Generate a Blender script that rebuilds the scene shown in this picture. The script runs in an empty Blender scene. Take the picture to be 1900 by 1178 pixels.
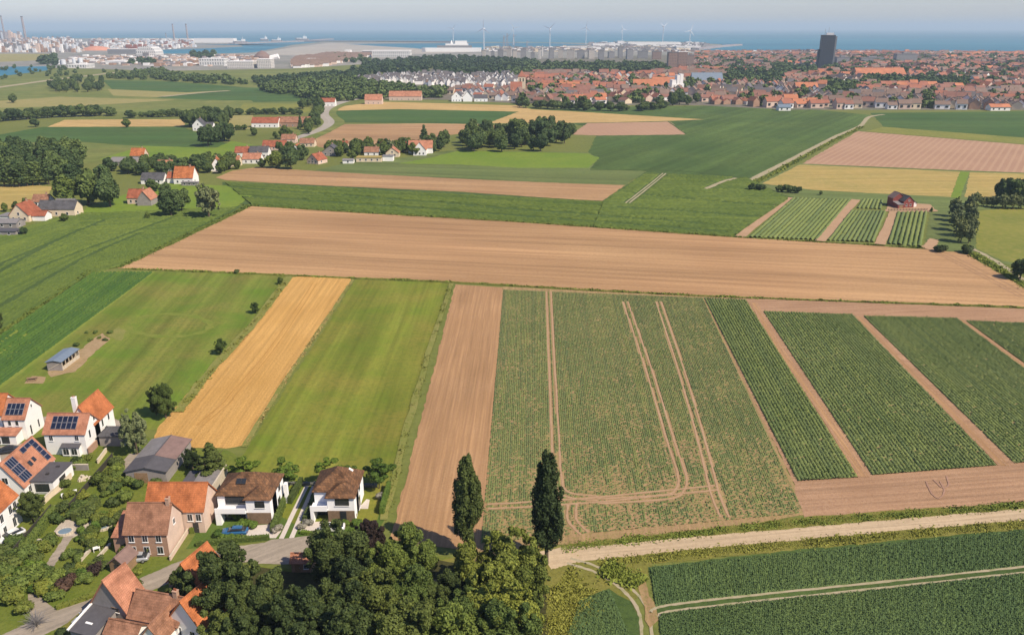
import bpy, math, random
import numpy as np
from mathutils import Vector
R = math.radians
rnd = random.Random(7)
sc = bpy.context.scene
# ---------------------------------------------------------------- camera, sky, sun, exposure
CAM_H, FPX, PITCH = 85.0, 1500.0, math.atan((589 - 52) / 1500.0)
cd = bpy.data.cameras.new('camera'); cam = bpy.data.objects.new('camera', cd); sc.collection.objects.link(cam)
cam.location = (0, 0, CAM_H); cam.rotation_euler = (math.pi / 2 - PITCH, 0, 0)
cd.sensor_width = 36; cd.lens = 36 * FPX / 1900.0; cd.clip_start = 1; cd.clip_end = 300000
sc.camera = cam
SUN_EL, SUN_AZ = R(47), R(-32)          # azimuth measured from +x towards +y
w = bpy.data.worlds.new('World'); sc.world = w; w.use_nodes = True
wn = w.node_tree.nodes; bg = wn['Background']
sky = wn.new('ShaderNodeTexSky'); sky.sky_type = 'NISHITA'; sky.sun_disc = False
sky.sun_elevation = SUN_EL; sky.sun_rotation = math.pi / 2 - SUN_AZ
sky.altitude = 100; sky.air_density = 1.0; sky.dust_density = 0.4; sky.ozone_density = 2.0
tint = wn.new('ShaderNodeMix'); tint.data_type = 'RGBA'; tint.blend_type = 'MULTIPLY'; tint.inputs[0].default_value = 1; tint.inputs[7].default_value = (0.92, 0.905, 1.12, 1)
w.node_tree.links.new(sky.outputs[0], tint.inputs[6]); w.node_tree.links.new(tint.outputs[2], bg.inputs[0]); bg.inputs[1].default_value = 0.092
sl = bpy.data.lights.new('sun', 'SUN'); so = bpy.data.objects.new('sun', sl); sc.collection.objects.link(so)
sl.energy = 5.0; sl.angle = R(0.5); sl.color = (1.0, 0.885, 0.72)
sd = Vector((math.cos(SUN_EL) * math.cos(SUN_AZ), math.cos(SUN_EL) * math.sin(SUN_AZ), math.sin(SUN_EL)))
so.rotation_euler = sd.to_track_quat('Z', 'Y').to_euler(); so.location = (0, 0, 300)
sc.view_settings.view_transform = 'Standard'; sc.view_settings.look = 'None'
sc.view_settings.exposure = 0.34; sc.view_settings.gamma = 1
sc.cycles.use_denoising = True; sc.cycles.max_bounces = 4; sc.cycles.diffuse_bounces = 2
sc.cycles.glossy_bounces = 2; sc.cycles.transmission_bounces = 2; sc.cycles.volume_bounces = 0
sc.cycles.use_adaptive_sampling = True

# ---------------------------------------------------------------- survey helpers: where a sight line meets the flat ground
CP, SP = math.cos(PITCH), math.sin(PITCH)
def G(u, v, z=0.0):
    dx, dy = (u - 950) / FPX, (589 - v) / FPX
    d = Vector((dx, CP + dy * SP, -SP + dy * CP))
    t = (z - CAM_H) / d.z
    return Vector((d.x * t, d.y * t, z))
def depth_of(p): return p[1] * CP + (CAM_H - p[2]) * SP
def ppm(u, v): return FPX / depth_of(G(u, v))            # picture pixels per metre at a ground point
def hgt(u, v, vt):                                        # height of an upright thing with foot at v and top at vt
    p = G(u, v); a = (589 - vt) / FPX
    k = CP + a * SP; s = -SP + a * CP
    return CAM_H + p.y * s / k
def PROJ(p):
    de = depth_of(p); up = p[1] * SP + (p[2] - CAM_H) * CP
    return 950 + FPX * p[0] / de, 589 - FPX * up / de
def inpoly(u, v, poly):
    c = False; n = len(poly); j = n - 1
    for i in range(n):
        a, b = poly[i], poly[j]
        if (a[1] > v) != (b[1] > v) and u < (b[0] - a[0]) * (v - a[1]) / (b[1] - a[1]) + a[0]: c = not c
        j = i
    return c

# ---------------------------------------------------------------- materials
M = {}
def nmat(name):
    m = bpy.data.materials.new(name); m.use_nodes = True; M[name] = m
    return m, m.node_tree.nodes, m.node_tree.links, m.node_tree.nodes['Principled BSDF']
def c4(c): return (c[0], c[1], c[2], 1)
def ramp(n, l, fac, stops):
    r = n.new('ShaderNodeValToRGB'); e = r.color_ramp.elements
    while len(e) < len(stops): e.new(0.5)
    for k, (p, c) in enumerate(stops): e[k].position = p; e[k].color = c4(c)
    l.new(fac, r.inputs[0]); return r.outputs[0]
def noise(n, l, vec, scale, det=3, rough=0.6):
    t = n.new('ShaderNodeTexNoise'); t.inputs['Scale'].default_value = scale
    t.inputs['Detail'].default_value = det; t.inputs['Roughness'].default_value = rough
    if vec is not None: l.new(vec, t.inputs['Vector'])
    return t.outputs['Fac']
def math2(n, l, op, a, b=None, c=None):
    t = n.new('ShaderNodeMath'); t.operation = op
    for k, x in enumerate((a, b, c)):
        if x is None: continue
        if isinstance(x, (int, float)): t.inputs[k].default_value = x
        else: l.new(x, t.inputs[k])
    return t.outputs[0]
def mixc(n, l, fac, a, b, mode='MIX'):
    t = n.new('ShaderNodeMix'); t.data_type = 'RGBA'; t.blend_type = mode
    for s, x in ((t.inputs[0], fac), (t.inputs[6], a), (t.inputs[7], b)):
        if isinstance(x, tuple): s.default_value = c4(x)
        elif isinstance(x, (int, float)): s.default_value = x
        else: l.new(x, s)
    return t.outputs[2]
def pos(n): return n.new('ShaderNodeNewGeometry').outputs['Position']
def rotmap(n, l, vec, ang, sx, sy):
    r = n.new('ShaderNodeVectorRotate'); r.rotation_type = 'Z_AXIS'; r.inputs['Angle'].default_value = -ang
    l.new(vec, r.inputs['Vector'])
    m = n.new('ShaderNodeVectorMath'); m.operation = 'MULTIPLY'; m.inputs[1].default_value = (sx, sy, 1)
    l.new(r.outputs[0], m.inputs[0]); return m.outputs[0]
def bump(n, l, b, h, dist, s=0.6):
    t = n.new('ShaderNodeBump'); t.inputs['Strength'].default_value = s; t.inputs['Distance'].default_value = dist
    l.new(h, t.inputs['Height']); l.new(t.outputs[0], b.inputs['Normal'])

def field_mat(name, c1, c2, c3=None, big=0.02, fine=1.2, ang=0.0, stripe=0, stripe_c=None, stripe_w=0.35, streak=0.0, bmp=0.15, rough=0.9, band=0.0):
    """ground cover: two tones in large soft patches, a third in fine grain, optional streaks and stripes along ang"""
    m, n, l, b = nmat(name); p = pos(n)
    f1 = noise(n, l, p, big, 4, 0.6)
    col = ramp(n, l, f1, [(0.34, c1), (0.66, c2)])
    f2 = noise(n, l, p, fine, 4, 0.75)
    if c3: col = mixc(n, l, ramp(n, l, f2, [(0.45, (0, 0, 0)), (0.72, (1, 1, 1))]), col, c3)
    if streak:
        f3 = noise(n, l, rotmap(n, l, p, ang, 0.02, 1.0), streak, 5, 0.7)
        k = ramp(n, l, f3, [(0.3, (0.72, 0.72, 0.72)), (0.7, (1.18, 1.18, 1.18))])
        col = mixc(n, l, 1.0, col, k, 'MULTIPLY')
    if band:
        f4 = noise(n, l, rotmap(n, l, p, ang, 0.12, 1.0), band, 3, 0.55)
        col = mixc(n, l, 1.0, col, ramp(n, l, f4, [(0.3, (0.80, 0.79, 0.78)), (0.7, (1.12, 1.12, 1.12))]), 'MULTIPLY')
    if stripe:
        q = rotmap(n, l, p, ang, 1, 1); s = n.new('ShaderNodeSeparateXYZ'); l.new(q, s.inputs[0])
        wob = noise(n, l, p, 0.08, 2)
        y = math2(n, l, 'MULTIPLY_ADD', wob, 0.9, s.outputs[1])
        fr = math2(n, l, 'FRACT', math2(n, l, 'DIVIDE', y, stripe))
        d = math2(n, l, 'ABSOLUTE', math2(n, l, 'SUBTRACT', fr, 0.5))
        k = ramp(n, l, d, [(stripe_w * 0.5 - 0.04, (1, 1, 1)), (stripe_w * 0.5 + 0.06, (0, 0, 0))])
        col = mixc(n, l, math2(n, l, 'MULTIPLY', k, math2(n, l, 'MULTIPLY_ADD', f2, 0.8, 0.25)), col, stripe_c)
    l.new(col, b.inputs['Base Color']); b.inputs['Roughness'].default_value = rough
    b.inputs['Specular IOR Level'].default_value = 0.15
    if bmp: bump(n, l, b, noise(n, l, p, fine * 1.6, 5, 0.8), bmp)
    return m
def leaf_mat(name, c1, c2, sub=0.0):
    m, n, l, b = nmat(name)
    g = n.new('ShaderNodeNewGeometry'); oi = n.new('ShaderNodeObjectInfo')
    f = math2(n, l, 'ADD', math2(n, l, 'MULTIPLY', g.outputs['Random Per Island'], 0.7), math2(n, l, 'MULTIPLY', oi.outputs['Random'], 0.3))
    tone = ramp(n, l, oi.outputs['Random'], [(0.0, (0.62, 0.68, 0.75)), (0.5, (1, 1, 1)), (1.0, (1.18, 1.12, 0.92))])
    l.new(mixc(n, l, 1.0, ramp(n, l, f, [(0.05, c1), (0.95, c2)]), tone, 'MULTIPLY'), b.inputs['Base Color'])
    b.inputs['Roughness'].default_value = 0.75; b.inputs['Specular IOR Level'].default_value = 0.2
    return m
def plain(name, c, rough=0.7, var=0.12, scale=1.5, metal=0.0, spec=0.3, bmp=0.0):
    m, n, l, b = nmat(name); tc = n.new('ShaderNodeTexCoord').outputs['Object']
    f = noise(n, l, tc, scale, 5, 0.7)
    l.new(ramp(n, l, f, [(0.25, tuple(x * (1 - var) for x in c)), (0.75, tuple(min(1, x * (1 + var)) for x in c))]), b.inputs['Base Color'])
    b.inputs['Roughness'].default_value = rough; b.inputs['Metallic'].default_value = metal; b.inputs['Specular IOR Level'].default_value = spec
    if bmp: bump(n, l, b, f, bmp)
    return m
def tile_mat(name, c, c2, sx=0.3, sy=0.36, var=0.35, mortar=0.7):
    """roof tiles: courses by height, single tiles in slightly different tones"""
    m, n, l, b = nmat(name); tc = n.new('ShaderNodeTexCoord').outputs['Object']
    s = n.new('ShaderNodeSeparateXYZ'); l.new(tc, s.inputs[0])
    h = n.new('ShaderNodeCombineXYZ'); l.new(math2(n, l, 'ADD', s.outputs[0], s.outputs[1]), h.inputs[0]); l.new(math2(n, l, 'MULTIPLY', s.outputs[2], 1.35), h.inputs[1])
    t = n.new('ShaderNodeTexBrick'); l.new(h.outputs[0], t.inputs['Vector'])
    t.inputs['Color1'].default_value = c4(c); t.inputs['Color2'].default_value = c4(c2); t.inputs['Mortar'].default_value = c4(tuple(x * mortar for x in c))
    t.inputs['Scale'].default_value = 1; t.inputs['Brick Width'].default_value = sx; t.inputs['Row Height'].default_value = sy; t.inputs['Mortar Size'].default_value = 0.03
    f = noise(n, l, tc, 0.7, 5, 0.75)
    moss = ramp(n, l, noise(n, l, tc, 0.33, 6, 0.8), [(0.36, (0.62, 0.60, 0.58)), (0.55, (1.0, 1.0, 1.0))])
    col = mixc(n, l, 1.0, mixc(n, l, 1.0, t.outputs['Color'], moss, 'MULTIPLY'), ramp(n, l, f, [(0.28, (1 - var,) * 3), (0.72, (1 + var * 0.4,) * 3)]), 'MULTIPLY')
    l.new(col, b.inputs['Base Color']); b.inputs['Roughness'].default_value = 0.8; b.inputs['Specular IOR Level'].default_value = 0.2
    bump(n, l, b, t.outputs['Fac'], -0.03, 0.5)
    return m
def window_grid(name, wall, glass, sx, sz):
    """far facades: rows of windows too small to tell apart"""
    m, n, l, b = nmat(name); tc = n.new('ShaderNodeTexCoord').outputs['Object']
    s = n.new('ShaderNodeSeparateXYZ'); l.new(tc, s.inputs[0])
    h = n.new('ShaderNodeCombineXYZ'); l.new(math2(n, l, 'ADD', s.outputs[0], s.outputs[1]), h.inputs[0]); l.new(s.outputs[2], h.inputs[1])
    t = n.new('ShaderNodeTexBrick'); l.new(h.outputs[0], t.inputs['Vector']); t.offset = 0
    t.inputs['Color1'].default_value = c4(glass); t.inputs['Color2'].default_value = c4(tuple(x * 1.5 for x in glass)); t.inputs['Mortar'].default_value = c4(wall)
    t.inputs['Scale'].default_value = 1; t.inputs['Brick Width'].default_value = sx; t.inputs['Row Height'].default_value = sz; t.inputs['Mortar Size'].default_value = min(sx, sz) * 0.27
    l.new(t.outputs['Color'], b.inputs['Base Color']); b.inputs['Roughness'].default_value = 0.6
    return m

HAZE, HAZE_C = 0.000085, (0.67, 0.855, 1.0, 1)
# ---------------------------------------------------------------- object helpers
COL = sc.collection
def tag(o, label, cat, group=None, kind=None):
    o['label'] = label; o['category'] = cat
    if group: o['group'] = group
    if kind: o['kind'] = kind
    return o
def link(name, data, parent=None, loc=None, rz=None):
    o = bpy.data.objects.new(name, data); COL.objects.link(o)
    if parent: o.parent = parent
    if loc is not None: o.location = loc
    if rz is not None: o.rotation_euler = (0, 0, rz)
    return o
def thing(name, label, cat, loc=(0, 0, 0), rz=0.0, group=None, scale=None):
    o = link(name, None, None, loc, rz); o.empty_display_size = 1
    if scale: o.scale = scale
    return tag(o, label, cat, group)
class MB:
    def __init__(s): s.v = []; s.f = []; s.m = []
    def add(s, vs, fs, mi=0):
        k = len(s.v); s.v += [tuple(p) for p in vs]; s.f += [tuple(k + i for i in f) for f in fs]; s.m += [mi] * len(fs); return s
    def box(s, x0, y0, z0, x1, y1, z1, mi=0):
        v = [(x0, y0, z0), (x1, y0, z0), (x1, y1, z0), (x0, y1, z0), (x0, y0, z1), (x1, y0, z1), (x1, y1, z1), (x0, y1, z1)]
        return s.add(v, [(0, 3, 2, 1), (4, 5, 6, 7), (0, 1, 5, 4), (1, 2, 6, 5), (2, 3, 7, 6), (3, 0, 4, 7)], mi)
    def slab(s, q, t, mi=0):
        """four corners (counter-clockwise from above) thickened downwards along the normal"""
        q = [Vector(p) for p in q]; nn = (q[1] - q[0]).cross(q[3] - q[0]).normalized() * t
        return s.add(q + [p - nn for p in q], [(0, 1, 2, 3), (7, 6, 5, 4), (0, 4, 5, 1), (1, 5, 6, 2), (2, 6, 7, 3), (3, 7, 4, 0)], mi)
    def tube(s, pts, rad, n=6, mi=0, cap=True):
        k0 = len(s.v)
        for i, p in enumerate(pts):
            p = Vector(p); d = (Vector(pts[min(i + 1, len(pts) - 1)]) - Vector(pts[max(i - 1, 0)])).normalized()
            a = d.orthogonal().normalized(); b = d.cross(a)
            if i and a.dot(la) < 0: a, b = -a, -b
            la = a
            for j in range(n):
                t = 2 * math.pi * j / n; q = p + (a * math.cos(t) + b * math.sin(t)) * rad[i]; s.v.append(tuple(q))
        for i in range(len(pts) - 1):
            for j in range(n):
                a = k0 + i * n + j; b = k0 + i * n + (j + 1) % n
                s.f.append((a, b, b + n, a + n)); s.m.append(mi)
        if cap:
            s.f.append(tuple(k0 + j for j in reversed(range(n)))); s.f.append(tuple(k0 + (len(pts) - 1) * n + j for j in range(n))); s.m += [mi, mi]
        return s
    def mesh(s, name, mats):
        me = bpy.data.meshes.new(name); me.from_pydata(s.v, [], s.f)
        for x in (mats if isinstance(mats, (list, tuple)) else [mats]): me.materials.append(M[x] if isinstance(x, str) else x)
        if any(s.m): me.polygons.foreach_set('material_index', s.m)
        me.update(); return me
    def build(s, name, mats, parent=None, loc=None, rz=None): return link(name, s.mesh(name, mats), parent, loc, rz)
def npmesh(name, V, F, mat, smooth=False):
    """V (n,3), F (m,4) or (m,3) numpy -> mesh"""
    me = bpy.data.meshes.new(name); k = F.shape[1]
    me.vertices.add(len(V)); me.vertices.foreach_set('co', np.ascontiguousarray(V, dtype=np.float32).ravel())
    me.loops.add(F.size); me.loops.foreach_set('vertex_index', np.ascontiguousarray(F, dtype=np.int32).ravel())
    me.polygons.add(len(F)); me.polygons.foreach_set('loop_start', np.arange(0, F.size, k, dtype=np.int32))
    me.polygons.foreach_set('loop_total', np.full(len(F), k, dtype=np.int32))
    if smooth: me.polygons.foreach_set('use_smooth', np.ones(len(F), dtype=bool))
    for x in (mat if isinstance(mat, (list, tuple)) else [mat]): me.materials.append(M[x])
    me.update(calc_edges=True); return me

# ---------------------------------------------------------------- flat pieces of the setting
ZC = [0.02]
def nextz():
    ZC[0] += 0.004; return ZC[0]
def rough_loop(pts, amp, rng):
    out = []
    for i, a in enumerate(pts):
        b = pts[(i + 1) % len(pts)]; L = (b - a).length
        seg = max(1.6, (a.y + b.y) / 2 / 170.0); k = max(1, min(160, int(L / seg)))
        nn = Vector((-(b - a).y, (b - a).x, 0)).normalized()
        for j in range(k):
            t = j / k; out.append(a.lerp(b, t) + (nn * rng.uniform(-amp, amp) if j else Vector((0, 0, 0))))
    return out
def field(name, pts, mat, label, amp=0.3, cat='field', kind='structure', world=False, z=None):
    rng = random.Random(len(bpy.data.objects)); zz = nextz() if z is None else z
    P = [Vector(p) for p in pts] if world else [G(*p) for p in pts]
    if amp: P = rough_loop(P, amp, rng)
    me = bpy.data.meshes.new(name); me.from_pydata([(p.x, p.y, zz) for p in P], [], [tuple(range(len(P)))])
    me.materials.append(M[mat]); me.update()
    if me.polygons[0].normal.z < 0: me.flip_normals()
    o = link(name, me); return tag(o, label, cat, kind=kind)
def smooth(pts, k=6):
    out = []; n = len(pts)
    for i in range(n - 1):
        p0, p1, p2, p3 = pts[max(i - 1, 0)], pts[i], pts[i + 1], pts[min(i + 2, n - 1)]
        for j in range(k):
            t = j / k
            out.append(0.5 * ((2 * p1) + (p2 - p0) * t + (2 * p0 - 5 * p1 + 4 * p2 - p3) * t * t + (3 * p1 - p0 - 3 * p2 + p3) * t ** 3))
    out.append(pts[-1]); return out
def strip(name, pts, width, mat, label, cat='path', kind='structure', offs=(0.0,), jit=0.12, k=8):
    """ribbons along a line: offs gives the sideways place of each wheel rut"""
    P = smooth([G(*p) for p in pts], k); rng = random.Random(len(bpy.data.objects)); mb = MB(); z = nextz()
    ws = width if isinstance(width, (list, tuple)) else None
    for of in offs:
        vs = []
        for i, p in enumerate(P):
            d = (P[min(i + 1, len(P) - 1)] - P[max(i - 1, 0)]); nn = Vector((-d.y, d.x, 0)).normalized()
            t = i / (len(P) - 1) * (len(ws) - 1) if ws else 0
            wd = (ws[int(t)] * (1 - t % 1) + ws[min(int(t) + 1, len(ws) - 1)] * (t % 1)) if ws else width
            a = p + nn * (of + wd / 2 + rng.uniform(-jit, jit)); b = p + nn * (of - wd / 2 + rng.uniform(-jit, jit))
            vs += [(a.x, a.y, z), (b.x, b.y, z)]
        mb.add(vs, [(2 * i, 2 * i + 1, 2 * i + 3, 2 * i + 2) for i in range(len(P) - 1)])
    return tag(mb.build(name, mat), label, cat, kind=kind)
def polydist(X, Y, line):
    D = np.full(X.shape, 1e9)
    for a, b in zip(line[:-1], line[1:]):
        ax, ay, dx, dy = a.x, a.y, b.x - a.x, b.y - a.y
        t = np.clip(((X - ax) * dx + (Y - ay) * dy) / (dx * dx + dy * dy + 1e-9), 0, 1)
        D = np.minimum(D, np.hypot(X - ax - t * dx, Y - ay - t * dy))
    return D
def vnoise(X, Y, s, seed):
    """cheap smooth value noise 0..1"""
    rs = np.random.RandomState(seed); T = rs.rand(64, 64); x = X / s; y = Y / s
    i = np.floor(x).astype(int); j = np.floor(y).astype(int); fx = x - i; fy = y - j
    fx = fx * fx * (3 - 2 * fx); fy = fy * fy * (3 - 2 * fy)
    a = T[i % 64, j % 64]; b = T[(i + 1) % 64, j % 64]; c = T[i % 64, (j + 1) % 64]; d = T[(i + 1) % 64, (j + 1) % 64]
    return (a * (1 - fx) + b * fx) * (1 - fy) + (c * (1 - fx) + d * fx) * fy
def crop(name, quad, spacing, h, wd, seg, mat, label, gaps=0.0, jit=0.3, masks=(), thin=None, cat='crop', leaves=0, ls=0.16):
    """planted rows with real height, from the near edge d-c to the far edge a-b; quad = a, b, c, d (far left, far right, near right, near left)"""
    a, b, c, d = [G(*p) for p in quad]; rs = np.random.RandomState(len(bpy.data.objects))
    nr = max(2, int(max((c - d).length, (b - a).length) / spacing)); L = max((a - d).length, (b - c).length); ns = max(2, int(L / seg))
    s = ((np.arange(nr) + 0.5) / nr)[:, None]; t = np.linspace(0, 1, ns + 1)[None, :]
    def bil(k): return ((d[k] * (1 - s) + c[k] * s) * (1 - t) + (a[k] * (1 - s) + b[k] * s) * t)
    X, Y = bil(0), bil(1)
    dx = (c - d).normalized(); nx, ny = dx.x, dx.y
    H = h * (1 + jit * (rs.rand(*X.shape) * 2 - 1)) * (0.8 + 0.4 * vnoise(X, Y, 9.0, 3))
    Wd = wd * 0.5 * (1 + jit * 0.8 * (rs.rand(*X.shape) * 2 - 1))
    dead = np.zeros(X.shape, bool)
    if gaps: dead |= rs.rand(*X.shape) < gaps * (0.4 + 1.2 * vnoise(X, Y, 6.0, 5))
    if thin is not None: dead |= rs.rand(*X.shape) < thin(X, Y, s + 0 * t, t + 0 * s)
    for line, half in masks: dead |= polydist(X, Y, line) < half
    H[dead] = -0.15
    Hl = H.copy(); H = np.where(H > 0, H * (0.62 if leaves else 1.0), H)
    lo = -0.02; prof = [(-1, lo), (-0.72, 0.6), (0, 1.0), (0.72, 0.62), (1, lo)]
    V = np.zeros((nr, ns + 1, 5, 3))
    for k, (o, z) in enumerate(prof):
        j = jit * 0.35 * wd * (rs.rand(*X.shape) - 0.5)
        V[:, :, k, 0] = X + nx * (o * Wd + j); V[:, :, k, 1] = Y + ny * (o * Wd + j) + jit * 0.5 * seg * (rs.rand(*X.shape) - 0.5)
        V[:, :, k, 2] = (np.where(H > 0, 0.06 + H * z * (1 + jit * 0.5 * (rs.rand(*X.shape) - 0.5)), -0.15) if z > 0 else (-0.05))
    idx = np.arange(nr * (ns + 1) * 5).reshape(nr, ns + 1, 5)
    q = np.stack([idx[:, :-1, :-1], idx[:, :-1, 1:], idx[:, 1:, 1:], idx[:, 1:, :-1]], -1)
    live = ~(dead[:, :-1] & dead[:, 1:]); q = q[live].reshape(-1, 4)
    VV = V.reshape(-1, 3)
    if leaves:                                             # single leaves on top of the row
        n = int(nr * L * leaves); ri = rs.randint(nr, size=n); tt = rs.rand(n); ti = np.minimum((tt * ns + 0.5).astype(int), ns); ok = ~dead[ri, ti]; ri, tt, ti = ri[ok], tt[ok], ti[ok]; n = len(ri)
        fr = tt * ns - np.floor(tt * ns); t0 = np.floor(tt * ns).astype(int); t1 = np.minimum(t0 + 1, ns); off = rs.randn(n) * wd * 0.30
        px = X[ri, t0] * (1 - fr) + X[ri, t1] * fr + nx * off; py = Y[ri, t0] * (1 - fr) + Y[ri, t1] * fr + ny * off
        pz = 0.05 + np.maximum(Hl[ri, ti], 0.05) * (0.35 + 0.75 * rs.rand(n)) * np.clip(1.15 - (off / wd) ** 2 * 2.2, 0.3, 1.1)
        LV, LF = leafquads(np.stack([px, py, pz], 1), rs.randn(n, 3) * 0.55 + np.array([0, 0, 1.0]), ls * (0.6 + 0.8 * rs.rand(n)), rs)
        q = np.concatenate([q, LF + len(VV)]); VV = np.concatenate([VV, LV])
    o = link(name, npmesh(name, VV, q, mat)); return tag(o, label, cat, kind='stuff')

# ---------------------------------------------------------------- foliage
def leafquads(P, N, S, rs):
    n = len(P); N = N / (np.linalg.norm(N, axis=1, keepdims=True) + 1e-9)
    T = np.cross(N, rs.randn(n, 3)); T /= np.linalg.norm(T, axis=1, keepdims=True) + 1e-9; B = np.cross(N, T); S = S[:, None]
    V = np.stack([P + T * S, P + B * S * 0.62 + N * S * 0.12, P - T * S, P - B * S * 0.62 - N * S * 0.12], 1).reshape(-1, 3)
    return V, np.arange(4 * n).reshape(-1, 4)
OCT_V = []; OCT_F = []
def _oct():
    v = [(1, 0, 0), (-1, 0, 0), (0, 1, 0), (0, -1, 0), (0, 0, 1), (0, 0, -1)]
    f = [(0, 2, 4), (2, 1, 4), (1, 3, 4), (3, 0, 4), (2, 0, 5), (1, 2, 5), (3, 1, 5), (0, 3, 5)]
    v = [np.array(x, float) for x in v]; out = []
    for a, b, c in f:
        m = []
        for p, q in ((a, b), (b, c), (c, a)):
            x = v[p] + v[q]; v.append(x / np.linalg.norm(x)); m.append(len(v) - 1)
        out += [(a, m[0], m[2]), (m[0], b, m[1]), (m[2], m[1], c), (m[0], m[1], m[2])]
    return np.array(v), np.array(out)
OV, OF = _oct()
def lobes_for(kind, rs):
    L = []
    if kind == 'poplar':                                   # height 10, narrow column
        for k in range(60):
            z = 2.0 + 7.6 * (k + rs.rand()) / 60; prof = min(1, (z - 1.3) / 1.6) * max(0.1, 1 - max(0, (z - 5.6) / 4.5) ** 1.8) * (0.75 + 0.5 * rs.rand())
            a = rs.rand() * 6.28; r = 0.2 + 0.24 * prof * (0.6 + 0.8 * rs.rand())
            L.append((prof * 0.8 * math.cos(a), prof * 0.8 * math.sin(a), z, r, r, r * 1.9))
            L.append((0, 0, z, 0.4 * prof + .08, 0.4 * prof + .08, 0.5))
        for k in range(34):                                # loose outer twigs
            z = 2.4 + 7.6 * rs.rand(); prof = 1.25 * max(0.22, 1 - max(0, (z - 5.6) / 4.7) ** 1.8); a = rs.rand() * 6.28; r = 0.13 + 0.15 * rs.rand()
            L.append((prof * math.cos(a), prof * math.sin(a), z, r, r, r * 2.6))
    elif kind == 'conifer':
        for k in range(46):
            t = rs.rand() ** 0.8; z = 0.9 + 8.7 * t; rad = 2.9 * (1 - t) + 0.25; a = rs.rand() * 6.28; r = 0.3 + 0.55 * (1 - t)
            L.append((rad * 0.8 * math.cos(a), rad * 0.8 * math.sin(a), z, r * 1.3, r * 1.3, r * 0.6))
        for k in range(8): L.append((0, 0, 2 + k, 1.5 * (1 - k / 8.5) + .15, 1.5 * (1 - k / 8.5) + .15, 0.9))
    elif kind == 'shrub':                                  # unit height 1, sits on the ground
        for k in range(9):
            a = rs.rand() * 6.28; q = 0.38 * rs.rand() ** 0.5
            r = 0.24 + 0.1 * rs.rand(); L.append((q * math.cos(a), q * math.sin(a), 0.3 + 0.35 * rs.rand() * (1 - q), r, r, r))
    elif kind == 'airy':                                   # young tree with an open crown
        for k in range(26):
            z = 3.2 + 6.3 * rs.rand(); q = 2.5 * math.sin(min(1, (z - 2.4) / 7.4) * math.pi) ** 0.7; a = rs.rand() * 6.28; s = rs.rand() ** 0.5
            r = 0.45 + 0.35 * rs.rand(); L.append((q * s * math.cos(a), q * s * math.sin(a), z, r, r, r * 0.8))
    elif kind == 'bushy':                                  # full crown almost down to the ground
        for k in range(34):
            d = rs.randn(3); d /= np.linalg.norm(d); s = 0.4 + 0.6 * rs.rand(); r = 0.8 + 0.7 * rs.rand()
            L.append((d[0] * 2.7 * s, d[1] * 2.7 * s, 4.9 + d[2] * 3.6 * s, r, r, r * 1.1))
    else:
        top = 1.0 if kind == 'oak' else 1.25
        n = 40 if kind == 'oak' else 36
        for k in range(n):
            d = rs.randn(3); d /= np.linalg.norm(d); s = 0.35 + 0.65 * rs.rand()
            x, y, z = d[0] * 2.9 * s, d[1] * 2.9 * s, 5.3 + d[2] * 3.6 * s * (1.05 if d[2] < 0 else 1.0)
            r = 0.5 + 0.85 * rs.rand() ** 1.5; L.append((x, y, z, r * rs.uniform(.8, 1.2), r * rs.uniform(.8, 1.2), r * rs.uniform(.8, 1.3)))
        for k in range(30):                                # outer sprays that break the outline
            d = rs.randn(3); d[2] += 0.3; d /= np.linalg.norm(d); s = 1.02 + 0.28 * rs.rand(); r = 0.28 + 0.3 * rs.rand()
            L.append((d[0] * 3.0 * s, d[1] * 3.0 * s, 5.3 + d[2] * 3.6 * s, r, r, r * 1.2))
    return np.array(L)
def crown_np(kind, n, ls, seed, core=0.8):
    rs = np.random.RandomState(seed); L = lobes_for(kind, rs); C, Rr = L[:, :3], L[:, 3:]
    wgt = (Rr[:, 0] * Rr[:, 2]); wgt /= wgt.sum(); m = int(n * 1.9)
    k = rs.choice(len(L), m, p=wgt); d = rs.randn(m, 3); d[:, 2] += 0.25; d /= np.linalg.norm(d, axis=1, keepdims=True)
    P = C[k] + d * Rr[k] * (0.78 + 0.34 * rs.rand(m, 1))
    q = ((P[:, None, :] - C[None]) / Rr[None]); dist = np.linalg.norm(q, axis=2); dist[np.arange(m), k] = 9
    keep = dist.min(1) > 0.8; P, d = P[keep][:n], d[keep][:n]
    N = d + rs.randn(len(P), 3) * 0.55; S = ls * (0.6 + 0.8 * rs.rand(len(P)))
    V, F = leafquads(P, N, S, rs)
    if core:
        Vc, Fc = [], []
        for i in range(len(L)):
            Vc.append(C[i] + OV * Rr[i] * core * (0.85 + 0.3 * rs.rand(len(OV), 1))); Fc.append(OF + len(OV) * i)
        Vc = np.concatenate(Vc); Fc = np.concatenate(Fc) + len(V)
        F = np.concatenate([F, np.concatenate([Fc, Fc[:, 2:3]], 1)]); V = np.concatenate([V, Vc])
    return V, F
def split_mesh(name, V, F, mat):
    """leaves are quads, the shaded inner boughs triangles"""
    tri = F[:, 2] == F[:, 3]; A, B = F[~tri], F[tri][:, :3]
    me = bpy.data.meshes.new(name); me.vertices.add(len(V)); me.vertices.foreach_set('co', np.ascontiguousarray(V, dtype=np.float32).ravel())
    lp = np.concatenate([A.ravel(), B.ravel()]).astype(np.int32); me.loops.add(len(lp)); me.loops.foreach_set('vertex_index', lp)
    st = np.concatenate([np.arange(len(A)) * 4, A.size + np.arange(len(B)) * 3]).astype(np.int32)
    me.polygons.add(len(st)); me.polygons.foreach_set('loop_start', st)
    me.polygons.foreach_set('loop_total', np.concatenate([np.full(len(A), 4), np.full(len(B), 3)]).astype(np.int32))
    me.materials.append(M[mat]); me.update(calc_edges=True); return me
PROTO = {}
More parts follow.
